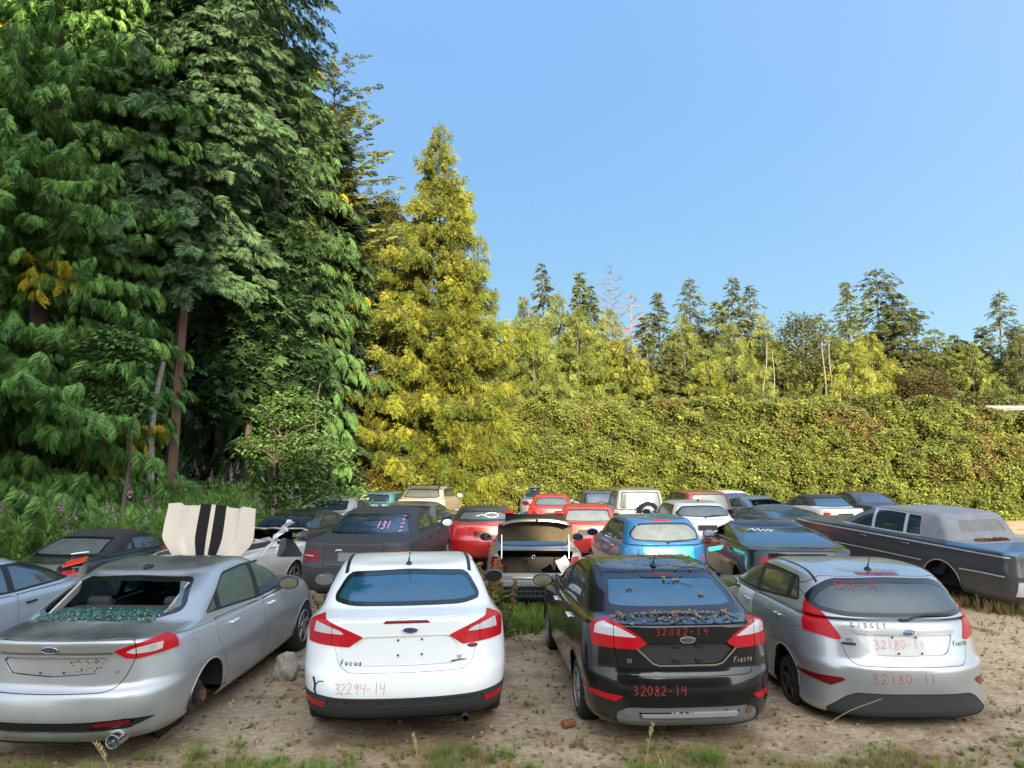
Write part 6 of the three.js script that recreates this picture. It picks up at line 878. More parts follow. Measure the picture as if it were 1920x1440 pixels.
// row of trees on top of the bank: [column, depth, height of the tip in the picture, radius, kind, tone, label]
const TIP = (py, d) => CAM_H + (862 - py) / FOC * d;
const tones = { y: [[0.13, 0.155, 0.022], [0.24, 0.245, 0.034]], g: [[0.10, 0.135, 0.028], [0.19, 0.21, 0.04]], b: [[0.085, 0.115, 0.055], [0.17, 0.19, 0.08]], d: [[0.07, 0.09, 0.03], [0.15, 0.16, 0.04]] };
const row = [
  [1018, 40, 505, 1.9, 'fir', 'b', 'blue green fir tip right of the yellow cedar'], [985, 36, 570, 2.1, 'cedar', 'g', 'yellow cedar touching the tall cedar on its right'], [1000, 34, 610, 1.9, 'cedar', 'g', 'broad yellow cedar low on the bank beside the tall cedar'], [1090, 41, 518, 1.5, 'fir', 'g', 'narrow fir with a thin see-through tip left of the bare snag'],
  [1085, 36, 590, 2.2, 'cedar', 'g', 'dense green cedar below the thin tipped fir'], [1140, 37, 590, 2.0, 'cedar', 'y', 'olive cedar at the foot of the bare snag'], [1238, 40, 560, 1.5, 'fir', 'b', 'dark narrow fir between the brown snag and the layered fir'], [1215, 36, 610, 1.7, 'fir', 'd', 'dark bushy fir right of the brown snag'],
  [1300, 42, 530, 2.3, 'fir', 'b', 'layered fir with a tall bare lower trunk'], [1262, 37, 660, 1.7, 'fir', 'd', 'low dark spruce under the layered fir'], [1380, 42, 528, 2.2, 'fir', 'b', 'blue green fir left of its twin'], [1412, 43, 545, 2.0, 'fir', 'b', 'blue green fir leaning behind its left twin'], [1375, 37, 620, 2.2, 'cedar', 'g', 'feathery cedar in front of the two blue green firs'],
  [1460, 38, 650, 1.9, 'cedar', 'g', 'low cedar left of the pale broadleaf trees'], [1600, 41, 540, 1.6, 'fir', 'g', 'pale loose fir against the big dark fir'], [1660, 43, 512, 3.0, 'fir', 'd', 'big broad dark fir, tallest on the right'], [1695, 42, 560, 2.4, 'fir', 'd', 'second stem of the big broad dark fir'], [1600, 36, 650, 1.8, 'cedar', 'y', 'small yellow cedar below the pale loose fir'],
  [1050, 38, 560, 2.2, 'cedar', 'g', 'full cedar just right of the yellow cedar group'], [1110, 43, 545, 2.0, 'fir', 'g', 'pale fir behind the thin tipped fir'], [1285, 38, 600, 2.0, 'cedar', 'g', 'olive cedar half covering the layered fir'], [1350, 40, 575, 2.0, 'fir', 'g', 'lighter fir between the layered fir and the twins'], [1440, 41, 600, 2.2, 'cedar', 'y', 'sunlit cedar right of the twin firs'], [1545, 42, 600, 2.0, 'fir', 'g', 'soft green fir behind the pale broadleaf tree'], [1570, 38, 640, 1.9, 'cedar', 'g', 'green cedar behind the two close bare trunks'], [1640, 38, 640, 2.0, 'cedar', 'y', 'yellow cedar at the foot of the big broad fir'], [1765, 42, 630, 2.2, 'fir', 'g', 'shaggy fir just right of the big broad fir'], [1830, 41, 660, 2.2, 'cedar', 'g', 'wide low cedar left of the edge firs'], [1800, 44, 640, 1.7, 'fir', 'g', 'small pale fir between the brown bush and the edge'], [1890, 42, 556, 2.2, 'fir', 'b', 'dark fir at the right edge of the picture'], [1850, 43, 625, 1.8, 'fir', 'g', 'shorter green fir left of the one at the edge'], [1925, 40, 640, 2.2, 'cedar', 'd', 'dark cedar cut by the right edge'], [1330, 36, 690, 1.6, 'cedar', 'y', 'yellowish cedar scrub between the layered fir and the twins'], [1180, 35.5, 650, 1.7, 'cedar', 'y', 'yellowish cedar right of the bare snag'],
];
row.forEach(([px, d0, py, rad, kind, tone, label], i) => {
  const d = d0 + 2, x = at(px, d), y = groundY(x, -d), h = TIP(py, d) - y + 0.75, [a, b] = tones[tone];
  conifer({ seed: 60 + i, kind, geos: kind === 'cedar' ? [G.fan[i % 3]] : undefined, x, z: -d, h, r: rad * (kind === 'cedar' ? 1.5 : 1.3), base: px === 1300 ? h * 0.36 : 0.4, a, b, size: kind === 'cedar' ? 0.6 : 0.6, nb: kind === 'cedar' ? 9 : 9, step: kind === 'cedar' ? 0.27 : 0.27, droop: kind === 'cedar' ? 0.25 : 0.26, rise: kind === 'cedar' ? 0.12 : 0.10, tip: 0.2, hang: kind === 'cedar' ? 0.55 : 0.4, roll: 1.6, space: 0.33, tr: 0.12, bark: px === 1300 ? M.barkRed : M.bark, dens: px === 1090 ? 0.6 : 1, prof: (t) => Math.pow(1 - t, px > 1640 && px < 1700 ? 0.55 : 0.85), limbs: px === 1090, label });
});
function snag(o) { const r = rng(o.seed), g = new THREE.Group(), y = groundY(o.x, o.z), [tg, cv] = trunkGeo(o.h, 0.10, 0.015, [0.1, 0], o.seed); mesh('trunk', tg, o.bark, g); const L = []; for (let k = 0; k < o.n; k++) { const t = 0.45 + 0.54 * (k + r()) / o.n, c = cv.getPointAt(t), az = r() * 6.28, l = 2.0 * (1.12 - t) * (0.7 + 0.6 * r()) + 0.2, d = V(Math.cos(az), 0, Math.sin(az)), P = (u) => c.clone().addScaledVector(d, l * u).add(V(0, l * (-0.12 * u + 0.35 * u * u), 0)); L.push(new THREE.TubeGeometry(new THREE.CatmullRomCurve3([P(0), P(0.5), P(1)]), 5, 0.018, 4)); for (let q = 0; q < 4; q++) { const b = P(0.35 + q * 0.18), e = b.clone().addScaledVector(d, 0.25).add(V((r() - 0.5) * 0.5, (r() - 0.3) * 0.25, (r() - 0.5) * 0.5)); L.push(new THREE.TubeGeometry(new THREE.LineCurve3(b, e), 1, 0.009, 3)); } } mesh('limb', merge(L), o.bark, g).userData.kind = 'stuff'; g.position.set(o.x, y, o.z); top(g, 'dead_tree', o.label, 'tree'); }
snag({ seed: 5, x: at(1150, 41), z: -41, h: TIP(495, 41) - groundY(at(1150, 41), -41), n: 46, bark: M.barkDead, label: 'bare grey dead tree, tallest above the bank' });
snag({ seed: 6, x: at(1186, 39), z: -39, h: TIP(545, 39) - groundY(at(1186, 39), -39), n: 40, bark: std({ color: col(0.26, 0.16, 0.10), roughness: 1 }), label: 'reddish brown dead tree right of the bare grey one' });
broadleaf({ seed: 91, x: at(1510, 40), z: -40, label: 'pale topped broadleaf tree with visible limbs behind the brambles', a: [0.08, 0.10, 0.03], b: [0.16, 0.165, 0.06], geos: G.fine, size: 1.1, gap: -0.05, bark: M.barkPale, trunks: [[0, 0, 6, 0.09]], blobs: [[0, 5.4, 0, 1.5, 1.7, 1.3, 420], [-0.6, 3.4, 0, 1.3, 1.3, 1.2, 320], [0.9, 3.0, 0, 1.2, 1.5, 1.1, 320]] });
broadleaf({ seed: 92, x: at(1730, 38.5), z: -38.5, name: 'shrub', category: 'shrub', label: 'round brownish bush in front of the big dark fir', a: [0.075, 0.062, 0.022], b: [0.14, 0.115, 0.035], geos: G.fine, size: 0.8, gap: -0.4, mat: M.foliage, trunks: [[0, 0, 2, 0.06]], blobs: [[0, 2.2, 0, 2.0, 1.7, 1.5, 1500]] });
broadleaf({ seed: 93, x: at(1830, 39), z: -39, name: 'shrub', category: 'shrub', label: 'low green bushes right of the round brownish bush', a: [0.07, 0.085, 0.02], b: [0.13, 0.13, 0.03], geos: G.leaf, size: 0.7, mat: M.foliage, trunks: [[0, 0, 1.5, 0.05]], blobs: [[0, 1.2, 0, 2.0, 1.3, 1.2, 700], [2.4, 1.0, 0, 1.6, 1.0, 1.0, 420]] });
[[1433, 36, 640, 0.3], [1452, 37, 655, 0.1], [1551, 36, 640, -0.05], [1561, 36, 636, 0.05], [1605, 37, 690, -0.1], [1628, 36.5, 690, 0], [1641, 36.5, 695, 0.05]].forEach(([px, d0, py, lean], i) => { const d = d0 + 1.5, x = at(px, d), y = groundY(x, -d), g = new THREE.Group(); mesh('trunk', trunkGeo(TIP(py, d) - y, 0.035 + (i % 3) * 0.008, 0.02, [lean, 0], 40 + i)[0], M.barkPale, g); g.position.set(x, y, -d); top(g, 'dead_tree', ['leaning bare pole left of the low cedar', 'second bare pole left of the pale broadleaf tree', 'left one of the two close bare trunks on the bank', 'right one of the two close bare trunks on the bank', 'short bare pole below the pale loose fir', 'middle short bare pole in front of the big dark fir', 'rightmost short bare pole in front of the big dark fir'][i], 'tree'); });
{ // woods further back, so that the row does not end in open sky
  const r = rng(32), list = []; for (let k = 0; k < 20000; k++) { const d = 47 + r() * 14, px = 560 + r() * 1600, x = at(px, d), y = groundY(x, -d) + r() * (6.2 + 5 * fbm(px * 0.012, 4, 0, 3)), az = r() * 6.28; list.push([V(x, y, -d), V(Math.cos(az), -0.4, Math.sin(az)), V(r() - 0.5, 1, r() - 0.5), 1.3 + r() * 0.8, tint2(r, [0.07, 0.09, 0.025], [0.18, 0.18, 0.04])]); }
  const g = new THREE.Group(); instanced('foliage', G.fir, M.foliage, list, g); g.userData.kind = 'stuff'; top(g, 'woods', 'low green woods seen through the row of trees on the bank', 'woods'); COUNT.n += list.length;
}
{ // woods behind the viewer, which keep the front of the lot in shade
  const r = rng(33), list = []; const tree = (x, z, h, rad) => { const n = Math.round(h * rad * 9); for (let k = 0; k < n; k++) { const t = Math.pow(r(), 0.8), az = r() * 6.28, R = rad * Math.pow(1 - t, 0.7) * Math.sqrt(r()); list.push([V(x + Math.cos(az) * R, h * t + 0.3, z + Math.sin(az) * R), V(Math.cos(az), -0.3, Math.sin(az)), V(r() - 0.5, 1, r() - 0.5), 1.9 + r(), tint2(r, DKG, MIDG)]); } };
  for (let x = -26; x < -2; x += 2.3) tree(x + r(), 30 + r() * 5, 25 + r() * 5, 3.0);
  for (let x = 0.5; x < 27; x += 1.5) tree(x + r() * 0.6, 30 + r() * 2, 11.4 + r() * 1.6 + 3.6 * sstep(x, 12, 14) + 3.4 * (1 - sstep(x, 4.5, 6.8)), 2.3);
  const g = new THREE.Group(); instanced('foliage', G.fir, M.foliage, list, g); g.userData.kind = 'stuff'; top(g, 'woods', 'woods standing behind the viewpoint that shade the front cars', 'woods'); COUNT.n += list.length;
}
{ // bramble thicket over the bank
  const r = rng(34), list = [], N = 80000;
  const thick = (x, t) => { const f = BANK_FOOT(x), H = BANK_TOP(x); const a = Math.min(1, t / 0.78), b = Math.max(0, (t - 0.78) / 0.22); return V(x, 0.15 + H * Math.pow(a, 0.9) + 0.25 * b, f - 2.3 * Math.pow(a, 1.6) - 2.6 * b); };
  for (let k = 0; k < N; k++) {
    const x = -7.5 + r() * 36, t = Math.pow(r(), 0.9), p = thick(x, t), n1 = fbm(x * 0.7, p.y * 0.9, 3, 3), n2 = fbm(x * 2.2, p.y * 2.6, 8, 2), out = 1.5 * n1 + 0.9 * n2 - 0.7 * Math.pow(r(), 2);
    p.z += out; p.y += (t > 0.6 ? 0.55 : 0.2) * out; if (fbm(x * 1.3 + 9, p.y * 1.5, 2, 3) < -0.2 && r() < 0.75) continue; if (t > 0.55) p.y += 1.7 * Math.max(0, fbm(x * 0.45, 2.2, 7, 3)) * sstep(t, 0.55, 0.8); if (p.y < 0.03) p.y = 0.05 + r() * 0.3;
    const br = fbm(x * 0.35 + 4, p.y * 0.6, 5, 3), az = r() * 6.28, c = tint2(r, [0.075, 0.115, 0.022], [0.225, 0.235, 0.036], 0.6); if (br > 0.16 && r() < 0.35) c.setRGB(0.17, 0.10, 0.035); if (br < -0.18) c.multiplyScalar(0.75);
    list.push([p, V(Math.cos(az), (r() - 0.5) * 0.5, Math.sin(az)), V((r() - 0.5) * 0.6, 0.8, 0.55 + (r() - 0.5) * 0.5), 0.19 + Math.pow(r(), 2) * 0.30, c]);
  }
  const g = new THREE.Group(); instanced('leaves', G.bramble, M.foliage, list, g); COUNT.n += N;
  const cn = []; for (let k = 0; k < 260; k++) { const x = -6 + r() * 33, t = 0.2 + r() * 0.8, p = thick(x, t), a = r() * 6.28, l = 0.6 + r() * 0.9; const e = (u) => p.clone().add(V(Math.cos(a) * l * u, l * (0.8 * u - 0.8 * u * u) + 0.2, 0.35 + Math.abs(Math.sin(a)) * l * u * 0.6)); cn.push(new THREE.TubeGeometry(new THREE.CatmullRomCurve3([e(0), e(0.35), e(0.7), e(1)]), 5, 0.008, 3)); } const cm = mesh('cane', merge(cn), std({ color: col(0.16, 0.10, 0.05), roughness: 1 }), g); cm.userData.kind = 'stuff';
  g.userData.kind = 'stuff'; top(g, 'bramble_thicket', 'sunlit bramble thicket covering the whole bank behind the cars', 'brambles');
}
{ // guard rail on the bank at the right
  const g = new THREE.Group(), d = 33.2, x0 = 22.6, sh = new THREE.Shape([[0, -0.16], [0.05, -0.1], [0, -0.03], [0, 0.03], [0.05, 0.1], [0, 0.16], [0.006, 0.16], [0.057, 0.1], [0.006, 0.03], [0.006, -0.03], [0.057, -0.1], [0.006, -0.16]].map((p) => new THREE.Vector2(...p)));
  mesh('rail_beam', xf(new THREE.ExtrudeGeometry(sh, { depth: 9, bevelEnabled: false }), [0, 0, 0], [0, Math.PI / 2, 0]), std({ color: col(0.26, 0.265, 0.27), metalness: 0.3, roughness: 0.6 }), g).scale.set(1, 0.7, 1);
  for (const k of [0.6, 2.6, 4.6, 6.6]) mesh('rail_post', box(0.1, 1.2, 0.1, [k, -0.5, -0.06]), std({ color: col(0.3, 0.28, 0.25), roughness: 0.9 }), g);
  g.position.set(x0, TIP(764, d), -d); top(g, 'guard_rail', 'grey metal guard rail above the brambles at the right edge', 'guard rail');
}
// ---------------------------------------------------------------- weeds, grass, stones, litter
{ // fireweed on the left
  const r = rng(51), lv = [], bl = [], spots = [];
  for (let k = 0; k < 1300; k++) { const d = 14.0 + r() * 8.2, px = -40 + r() * 700; if (d < 17 && px > 330) continue; if (px > 560 + (d - 18) * 8) continue; spots.push([at(px, d), -d, (px < 330 ? 1.75 : 2.2) * (0.65 + r() * 0.45) * (px > 480 ? 0.72 : 1)]); }
  for (const [x, z, h] of spots) {
    const y = groundY(x, z), c = tint2(r, [0.11, 0.22, 0.04], [0.20, 0.34, 0.07]), lean = V((r() - 0.5) * 0.25, 1, (r() - 0.5) * 0.25);
    for (let k = 0; k < 7; k++) { const u = 0.12 + 0.8 * k / 7, a = r() * 6.28; lv.push([V(x + lean.x * h * u, y + h * u - 0.12, z + lean.z * h * u), V(Math.cos(a), 0, Math.sin(a)), lean, [0.40, 0.30, 0.40], c]); }
    if (r() < 0.12) { const n = 18; for (let k = 0; k < n; k++) { const u = k / n, a = r() * 6.28; bl.push([V(x + lean.x * h * (1 + u * 0.25) + Math.cos(a) * 0.05 * (1 - u), y + h * 0.98 + u * 0.34, z + lean.z * h + Math.sin(a) * 0.05 * (1 - u)), V(Math.cos(a), 0.4, Math.sin(a)), V(0, 1, 0), 0.06 * (1.15 - u), r() < 0.75 ? tint2(r, [0.36, 0.17, 0.33], [0.50, 0.30, 0.44]) : col(0.25, 0.17, 0.08)]); } }
  }
  const g = new THREE.Group(); instanced('leaves', G.lance, M.grassM, lv, g); instanced('blossom', [leafSpray(77, 5, 0.7)], M.grassM, bl, g); g.userData.kind = 'stuff'; top(g, 'fireweed', 'bed of green fireweed with pink flower spikes below the left trees', 'fireweed'); COUNT.n += lv.length + bl.length;
  const ul = []; for (let k = 0; k < 5200; k++) { const d = 15.5 + r() * 11, px = -60 + r() * 760; const x = at(px, d); if (px > 600 && d < 23) continue; const a = r() * 6.28; ul.push([V(x, groundY(x, -d) + r() * (0.4 + 0.5 * r()) * (d > 21 ? 2.2 : 1), -d), V(Math.cos(a), (r() - 0.5), Math.sin(a)), V(r() - 0.5, 1, r() - 0.5), 0.45 + r() * 0.3, tint2(r, [0.07, 0.14, 0.03], [0.16, 0.25, 0.05])]); }
  const u = new THREE.Group(); instanced('leaves', G.leaf, M.foliage, ul, u); u.userData.kind = 'stuff'; top(u, 'undergrowth', 'leafy undergrowth between the fireweed and the trunks', 'undergrowth'); COUNT.n += ul.length;
}
const CARBOX = [[-3.86, -5.98, 1.0, 4.9, -1.6], [-0.94, -6.4, 0.95, 4.5, 7.6], [1.58, -6.5, 0.9, 4.4, 3.9], [3.8, -7, 0.9, 4.1, -0.4], [-6.9, -5.75, 0.95, 4.8, -1]];
const under = (x, z, m = 0) => CARBOX.some(([cx, cz, hw, L, yaw]) => { const c = Math.cos(yaw * DEG), s = Math.sin(yaw * DEG), dx = x - cx, dz = z - cz, lx = c * dx - s * dz, lz = s * dx + c * dz; return Math.abs(lx) < hw - m && lz < -0.1 - m && lz > -L + m; });
{
  const r = rng(61), mats = [], list = [], dry = [], broad = []; const put = (x, z, h, a, b, L = list) => { const az = r() * 6.28; L.push([V(x, groundY(x, z) - 0.01, z), V(Math.cos(az), 0, Math.sin(az)), V((r() - 0.5) * 0.3, 1, (r() - 0.5) * 0.3), [h * 0.9, h, h * 0.9], tint2(r, a, b, 0.5)]); };
  const GR = [0.12, 0.20, 0.03], GR2 = [0.24, 0.31, 0.06], ST = [0.36, 0.26, 0.11], ST2 = [0.48, 0.37, 0.18], RU = [0.27, 0.14, 0.05];
  for (let k = 0; k < 52000; k++) { // front strip
    const z = -3.4 - Math.pow(r(), 0.9) * 3.4, x = (r() * 2 - 1) * (-z * 0.76 + 0.6), n = 0.7 * fbm(x * 1.1, z * 1.3, 4, 3) + 0.5 * fbm(x * 4, z * 4, 4, 2), m = fbm(x * 2.6, z * 2.6, 9, 2) + (r() - 0.5) * 0.5; if (n + 0.30 + (z + 5.4) * 0.26 < r() * 0.40 || (under(x, z) && r() < 0.8)) continue;
    const left = x < -1.2, gr = m > 0.02 + (left ? -0.14 : 0.05); put(x, z, 0.05 + r() * r() * (gr ? 0.16 : 0.10), gr ? GR : RU, gr ? GR2 : r() < 0.4 ? ST2 : ST, mats);
  }
  for (let k = 0; k < 2600; k++) { const x = -1.2 + r() * 3.2 + (r() < 0.3 ? (r() - 0.5) * 6 : 0), z = -10.6 - r() * 3.0; if (under(x, z)) continue; put(x, z, 0.12 + r() * 0.2, GR, GR2); }
  for (let k = 0; k < 5200; k++) { const x = -12 + r() * 26, z = -11 - r() * 15; if (fbm(x * 0.6, z * 0.6, 2, 3) < 0.02) continue; put(x, z, 0.06 + r() * 0.22, [0.09, 0.12, 0.025], r() < 0.5 ? GR2 : ST); }
  for (let k = 0; k < 2600; k++) { const z = -5.2 - r() * 5.5, x = (r() * 2 - 1) * (-z * 0.7), n = fbm(x * 1.7, z * 1.7, 12, 3); if (n < 0.1 || under(x, z, -0.05) && r() < 0.9) continue; const gr = r() < 0.55; put(x, z, 0.05 + r() * r() * 0.16, gr ? GR : RU, gr ? GR2 : ST, mats); }
  for (let k = 0; k < 900; k++) { const x = 4.9 + r() * 4.2, z = -6 - r() * 6; if (fbm(x * 0.9, z * 0.9, 6, 3) < 0.08) continue; put(x, z, 0.04 + r() * 0.09, ST, [0.17, 0.17, 0.05]); }
  for (let k = 0; k < 150; k++) { const t = r(), x = 9.06 - 0.95 + Math.sin(-19 * DEG) * 0 + lerp(0, -0.2, t) + (r() - 0.5) * 0.5 - t * 1.3, z = -11.9 - t * 3.0 + (r() - 0.5) * 0.3; put(x + 0.2, z + 0.2, 0.16 + r() * 0.2, ST, [0.2, 0.19, 0.06]); }
  for (let k = 0; k < 90; k++) { const c = [[-2.55, -5.4], [-2.3, -5.1], [-0.35, -5.3], [0.85, -5.2], [1.0, -5.7], [2.45, -5.3], [3.2, -5.6], [-1.5, -5.2], [4.3, -5.4]][k % 9]; put(c[0] + (r() - 0.5) * 0.5, c[1] + (r() - 0.5) * 0.35, 0.16 + r() * 0.26, GR, r() < 0.5 ? GR2 : ST2); }
  const g = new THREE.Group(); instanced('blades', G.tuft, M.grassM, list, g); instanced('dry_blades', G.mat, M.grassM, mats, g); COUNT.n += mats.length; g.userData.kind = 'stuff'; top(g, 'grass', 'patchy green and rusty dry grass over the lot', 'grass'); COUNT.n += list.length;
  for (let k = 0; k < 1600; k++) { const z = -3.6 - r() * 2.2, x = (r() * 2 - 1) * (-z * 0.74), n = fbm(x * 1.4 + 8, z * 1.6, 4, 2); if (n < 0.04) continue; const a = r() * 6.28; broad.push([V(x, 0.035, z), V(Math.cos(a), 0, Math.sin(a)), V(0, 1, 0), 0.09 + r() * 0.08, tint2(r, [0.08, 0.15, 0.03], [0.15, 0.24, 0.05])]); }
  const w = new THREE.Group(); instanced('leaves', G.leaf, M.grassM, broad, w); w.userData.kind = 'stuff'; top(w, 'weeds', 'low broad leaved weeds along the front edge', 'weeds');
  { const lt = []; for (let k = 0; k < 5000; k++) { const z = -3.5 - Math.pow(r(), 1.3) * 8, x = (r() * 2 - 1) * (-z * 0.76), a = r() * 6.28; if (r() > 0.45 + fbm(x * 1.2, z * 1.2, 3, 3) * 1.6) continue; lt.push([V(x, groundY(x, z) + 0.008, z), V(Math.cos(a), (r() - 0.5) * 0.5, Math.sin(a)), V(r() - 0.5, 1, r() - 0.5), 0.03 + r() * 0.05, tint2(r, [0.13, 0.075, 0.04], [0.32, 0.21, 0.11])]); }
    const T = []; blade(T, V(-0.5, 0, 0), V(0.5, 0.05, 0), 0.5, V(0, 1, 0), 0.3); const l = new THREE.Group(); instanced('fragments', [soup(T)], M.grassM, lt, l); l.userData.kind = 'stuff'; top(l, 'litter', 'brown leaf and bark fragments scattered on the earth', 'litter'); }
  // stones
  const st = []; for (let k = 0; k < 6500; k++) { const z = -3.6 - r() * 9, x = (r() * 2 - 1) * (-z * 0.76), s = 0.004 + Math.pow(r(), 5) * 0.028; const a = r() * 6.28; st.push([V(x, groundY(x, z) + s * 0.25, z), V(Math.cos(a), r() - 0.5, Math.sin(a)), V(r() - 0.5, 1, r() - 0.5), [s, s * 0.6, s * 0.8], tint2(r, [0.17, 0.13, 0.085], [0.34, 0.26, 0.18])]); }
  const sg = new THREE.Group(); instanced('pebbles', [new THREE.IcosahedronGeometry(1, 1)], std({ color: col(1, 1, 1), roughness: 0.95 }), st, sg); sg.userData.kind = 'stuff'; top(sg, 'gravel', 'loose pebbles scattered on the earth', 'gravel');
}
function stalk(x, z, h, lean, seed, label, head) { // dry grass stalk
  const r = rng(seed), g = new THREE.Group(), P = (u) => V(lean[0] * h * u * u, h * (u - 0.1 * u * u), lean[1] * h * u * u); const m = std({ color: col(0.36, 0.28, 0.13), roughness: 0.9 });
  mesh('stem', tube([P(0), P(0.35), P(0.7), P(1)], 0.0035, 12, 4), m, g); const T = []; for (let k = 0; k < 18; k++) { const b = P(0.78 + 0.22 * k / 18), a = r() * 6.28; blade(T, b, b.clone().add(V(Math.cos(a) * 0.02, 0.03, Math.sin(a) * 0.02)), 0.012, V(0, 0, 1)); } if (head) mesh('seed_head', soup(T), m, g);
  g.position.set(x, 0, z); top(g, 'grass_stalk', label, 'grass stalk');
}
[[-2.62, -5.0, 0.75, [-0.25, 0.1], 'tall dry stalk leaning left by the bare brake disc'], [-2.38, -5.2, 0.62, [0.1, 0], 'upright dry stalk right of the bare brake disc'], [-2.2, -5.6, 0.8, [0.05, 0], 'straight thin stalk between the dusty silver and the white saloon'], [-0.62, -5.15, 0.75, [-0.1, 0.1], 'dry stalk in front of the white bumper'], [0.95, -5.35, 0.72, [0.12, 0], 'dry stalk by the left corner of the black saloon'], [2.62, -6.4, 0.6, [0.9, 0.3], 'arching pale stalk between the black saloon and the silver hatchback'], [3.5, -5.5, 0.42, [0.05, 0], 'short seed stalk under the silver hatchback'], [4.0, -5.6, 0.4, [-0.2, 0], 'bent stalk right of the short seed stalk']].forEach(([x, z, h, l, lb], i) => stalk(x, z, h, l, 200 + i, lb, i !== 5));
{ // dock with rusty seed heads beside the open boot
  const r = rng(71), g = new THREE.Group(), x0 = -0.22, z0 = -10.6, big = [], sd = [], st = [];
  for (let k = 0; k < 9; k++) { const a = r() * 6.28, l = V(Math.cos(a) * 0.12, 0, Math.sin(a) * 0.12), h = 0.75 + r() * 0.4, bx = (r() - 0.5) * 0.35, bz = (r() - 0.5) * 0.3; st.push(new THREE.TubeGeometry(new THREE.CatmullRomCurve3([V(bx, 0, bz), V(bx + l.x * 0.4, h * 0.5, bz + l.z * 0.4), V(bx + l.x, h, bz + l.z)]), 6, 0.008, 5)); for (let i = 0; i < 34; i++) { const u = 0.45 + 0.55 * r(), q = r() * 6.28, rr = 0.05 * (1.25 - u); sd.push([V(bx + l.x * u + Math.cos(q) * rr, h * u, bz + l.z * u + Math.sin(q) * rr), V(Math.cos(q), 0.8, Math.sin(q)), V(0, 1, 0), 0.06, tint2(r, [0.30, 0.22, 0.06], [0.28, 0.12, 0.04])]); } }
  for (let k = 0; k < 46; k++) { const a = r() * 6.28, h = r() * 0.55; big.push([V((r() - 0.5) * 0.4, h, (r() - 0.5) * 0.35), V(Math.cos(a), 0.2, Math.sin(a)), V(0, 1, 0.2), 0.22 + r() * 0.1, tint2(r, [0.08, 0.15, 0.03], [0.15, 0.24, 0.05])]); }
  mesh('stem', merge(st), std({ color: col(0.2, 0.17, 0.06), roughness: 0.9 }), g).userData.kind = 'stuff'; instanced('seeds', [leafSpray(5, 6, 0.6)], M.grassM, sd, g); const T = []; blade(T, V(0, 0, 0), V(1, 0.1, 0), 0.35, V(0, 1, 0), 0.2); instanced('leaves', [soup(T)], M.grassM, big, g);
  g.position.set(x0, 0, z0); top(g, 'dock_plant', 'tall dock plant with yellow and rusty seed heads by the open boot', 'plant');
}
function rock(x, z, s, seed, label) { const g = new THREE.IcosahedronGeometry(1, 4), p = g.attributes.position; for (let i = 0; i < p.count; i++) { const v = V(p.getX(i), p.getY(i), p.getZ(i)), k = 1 + 0.5 * fbm(v.x * 1.2 + seed, v.y * 1.2, v.z * 1.2, 4) + 0.08 * noise(v.x * 6, v.y * 6, v.z * 6 + seed); p.setXYZ(i, v.x * s[0] * k, v.y * s[1] * k, v.z * s[2] * k); } g.computeVertexNormals(); const m = mesh('rock', g, std({ color: col(0.40, 0.37, 0.32), roughness: 0.95, map: smudge }), null); m.position.set(x, s[1] * 0.6, z); top(m, 'rock', label, 'rock'); }
rock(-2.66, -8.55, [0.14, 0.19, 0.12], 3, 'pale pointed rock beside the front wheel of the white saloon'); rock(-2.6, -8.95, [0.1, 0.07, 0.1], 7, 'small flat stone behind the pale pointed rock');
{ // scraps on the ground
  const scrap = (name, g, mat, p, rot, label, cat) => { const m = mesh(name, g, mat, null); m.position.set(...p); m.rotation.set(...rot); top(m, name, label, cat); };
  const sheet = (w, d, seed) => { const g = new THREE.BoxGeometry(w, 0.012, d, 12, 1, 6), q = g.attributes.position; for (let i = 0; i < q.count; i++) q.setY(i, q.getY(i) + 0.05 * fbm(q.getX(i) * 4 + seed, q.getZ(i) * 4, seed, 2)); g.computeVertexNormals(); return g; };
  scrap('plastic_scrap', sheet(0.42, 0.16, 2), M.plastic, [-2.62, 0.05, -5.62], [0.1, 0.5, 0.06], 'black plastic scrap lying under the corner of the dusty silver saloon', 'scrap'); scrap('plastic_scrap', sheet(0.3, 0.12, 5), M.greyPlastic, [-2.95, 0.03, -5.5], [0.05, -0.3, 0], 'grey torn strip beside the black plastic scrap', 'scrap');
  scrap('brick_piece', box(0.13, 0.05, 0.09, [0, 0, 0], [0, 0, 0], 0.015), std({ color: col(0.30, 0.11, 0.05), roughness: 0.95, map: smudge }), [0.55, 0.03, -7.1], [0, 0.4, 0.05], 'reddish brown lump on the sand between the white and black saloons', 'brick');
  scrap('twig', tube([[0, 0, 0], [0.12, 0.01, 0.03], [0.22, 0.0, 0.02], [0.3, 0.02, 0.06]], 0.008, 12, 5), M.bark, [0.62, 0.03, -5.6], [0, 0.6, 0], 'dark twig on the sand left of the black saloon', 'twig');
}
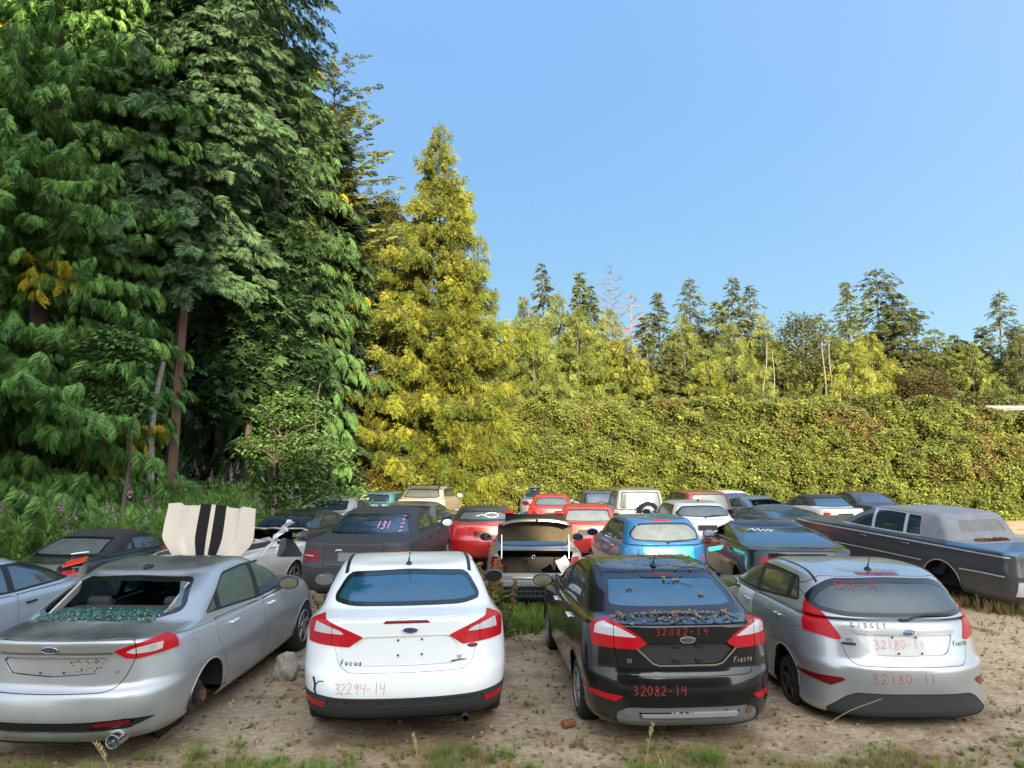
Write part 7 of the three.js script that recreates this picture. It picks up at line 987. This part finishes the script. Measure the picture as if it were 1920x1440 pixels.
{ // leaf litter on the black saloon
  const A = blackCar, r = rng(81), L = []; const leaf = (q, s) => { if (!q) return; const g = new THREE.PlaneGeometry(s, s * 0.55, 2, 1), p = g.attributes.position; p.setY(1, p.getY(1) + s * 0.1); for (let i = 0; i < p.count; i++) p.setZ(i, Math.abs(p.getX(i)) * 0.5); g.computeVertexNormals(); g.applyQuaternion(new THREE.Quaternion().setFromEuler(new THREE.Euler((r() - 0.5) * 0.7, (r() - 0.5) * 0.7, r() * 6.28))); g.applyQuaternion(new THREE.Quaternion().setFromUnitVectors(V(0, 0, 1), V(q[3], q[4], q[5]))); L.push(xf(g, [q[0] + q[3] * 0.008, q[1] + q[4] * 0.008, q[2] + q[5] * 0.008])); };
  for (let k = 0; k < 150; k++) { const x = (r() + r() - 1) * 0.62; leaf(A.top.at(x, 0.40 - 0.03 * Math.pow(Math.abs(x), 2) + r() * r() * 0.05 - 0.02), 0.012 + r() * 0.018); }
  for (let k = 0; k < 70; k++) leaf(A.top.at((r() - 0.5) * 1.2, 0.1 + r() * 0.28), 0.02 + r() * 0.03);
  for (let k = 0; k < 36; k++) { const c = [[-0.36, 0.72], [0.32, 0.62], [0.05, 0.88], [0.14, 0.86], [-0.52, 0.42], [0.45, 0.42]][k % 6]; leaf(A.top.at(c[0] + (r() - 0.5) * 0.07, c[1] + (r() - 0.5) * 0.07), 0.016 + r() * 0.024); }
  for (let k = 0; k < 60; k++) leaf(A.top.at((r() - 0.3) * 0.9, 1.05 + r() * 0.9), 0.015 + r() * 0.02);
  mesh('leaf_litter', merge(L), std({ color: col(0.20, 0.135, 0.075), roughness: 0.95, side: THREE.DoubleSide }), A.g).userData.kind = 'stuff';
  const tw = (pts) => { const q = pts.map(([x, s]) => { const p = A.top.at(x, s); return V(p[0], p[1] + 0.012, p[2]); }); mesh('twig', tube(q, 0.006, 16, 4), M.barkPale, A.g); }; tw([[0.2, 1.22], [0.35, 1.15], [0.52, 1.12]]); tw([[0.28, 1.14], [0.4, 1.18], [0.46, 1.24]]); tw([[0.1, 0.86], [0.2, 0.83], [0.27, 0.76]]);
}
renderer.render(scene, camera);
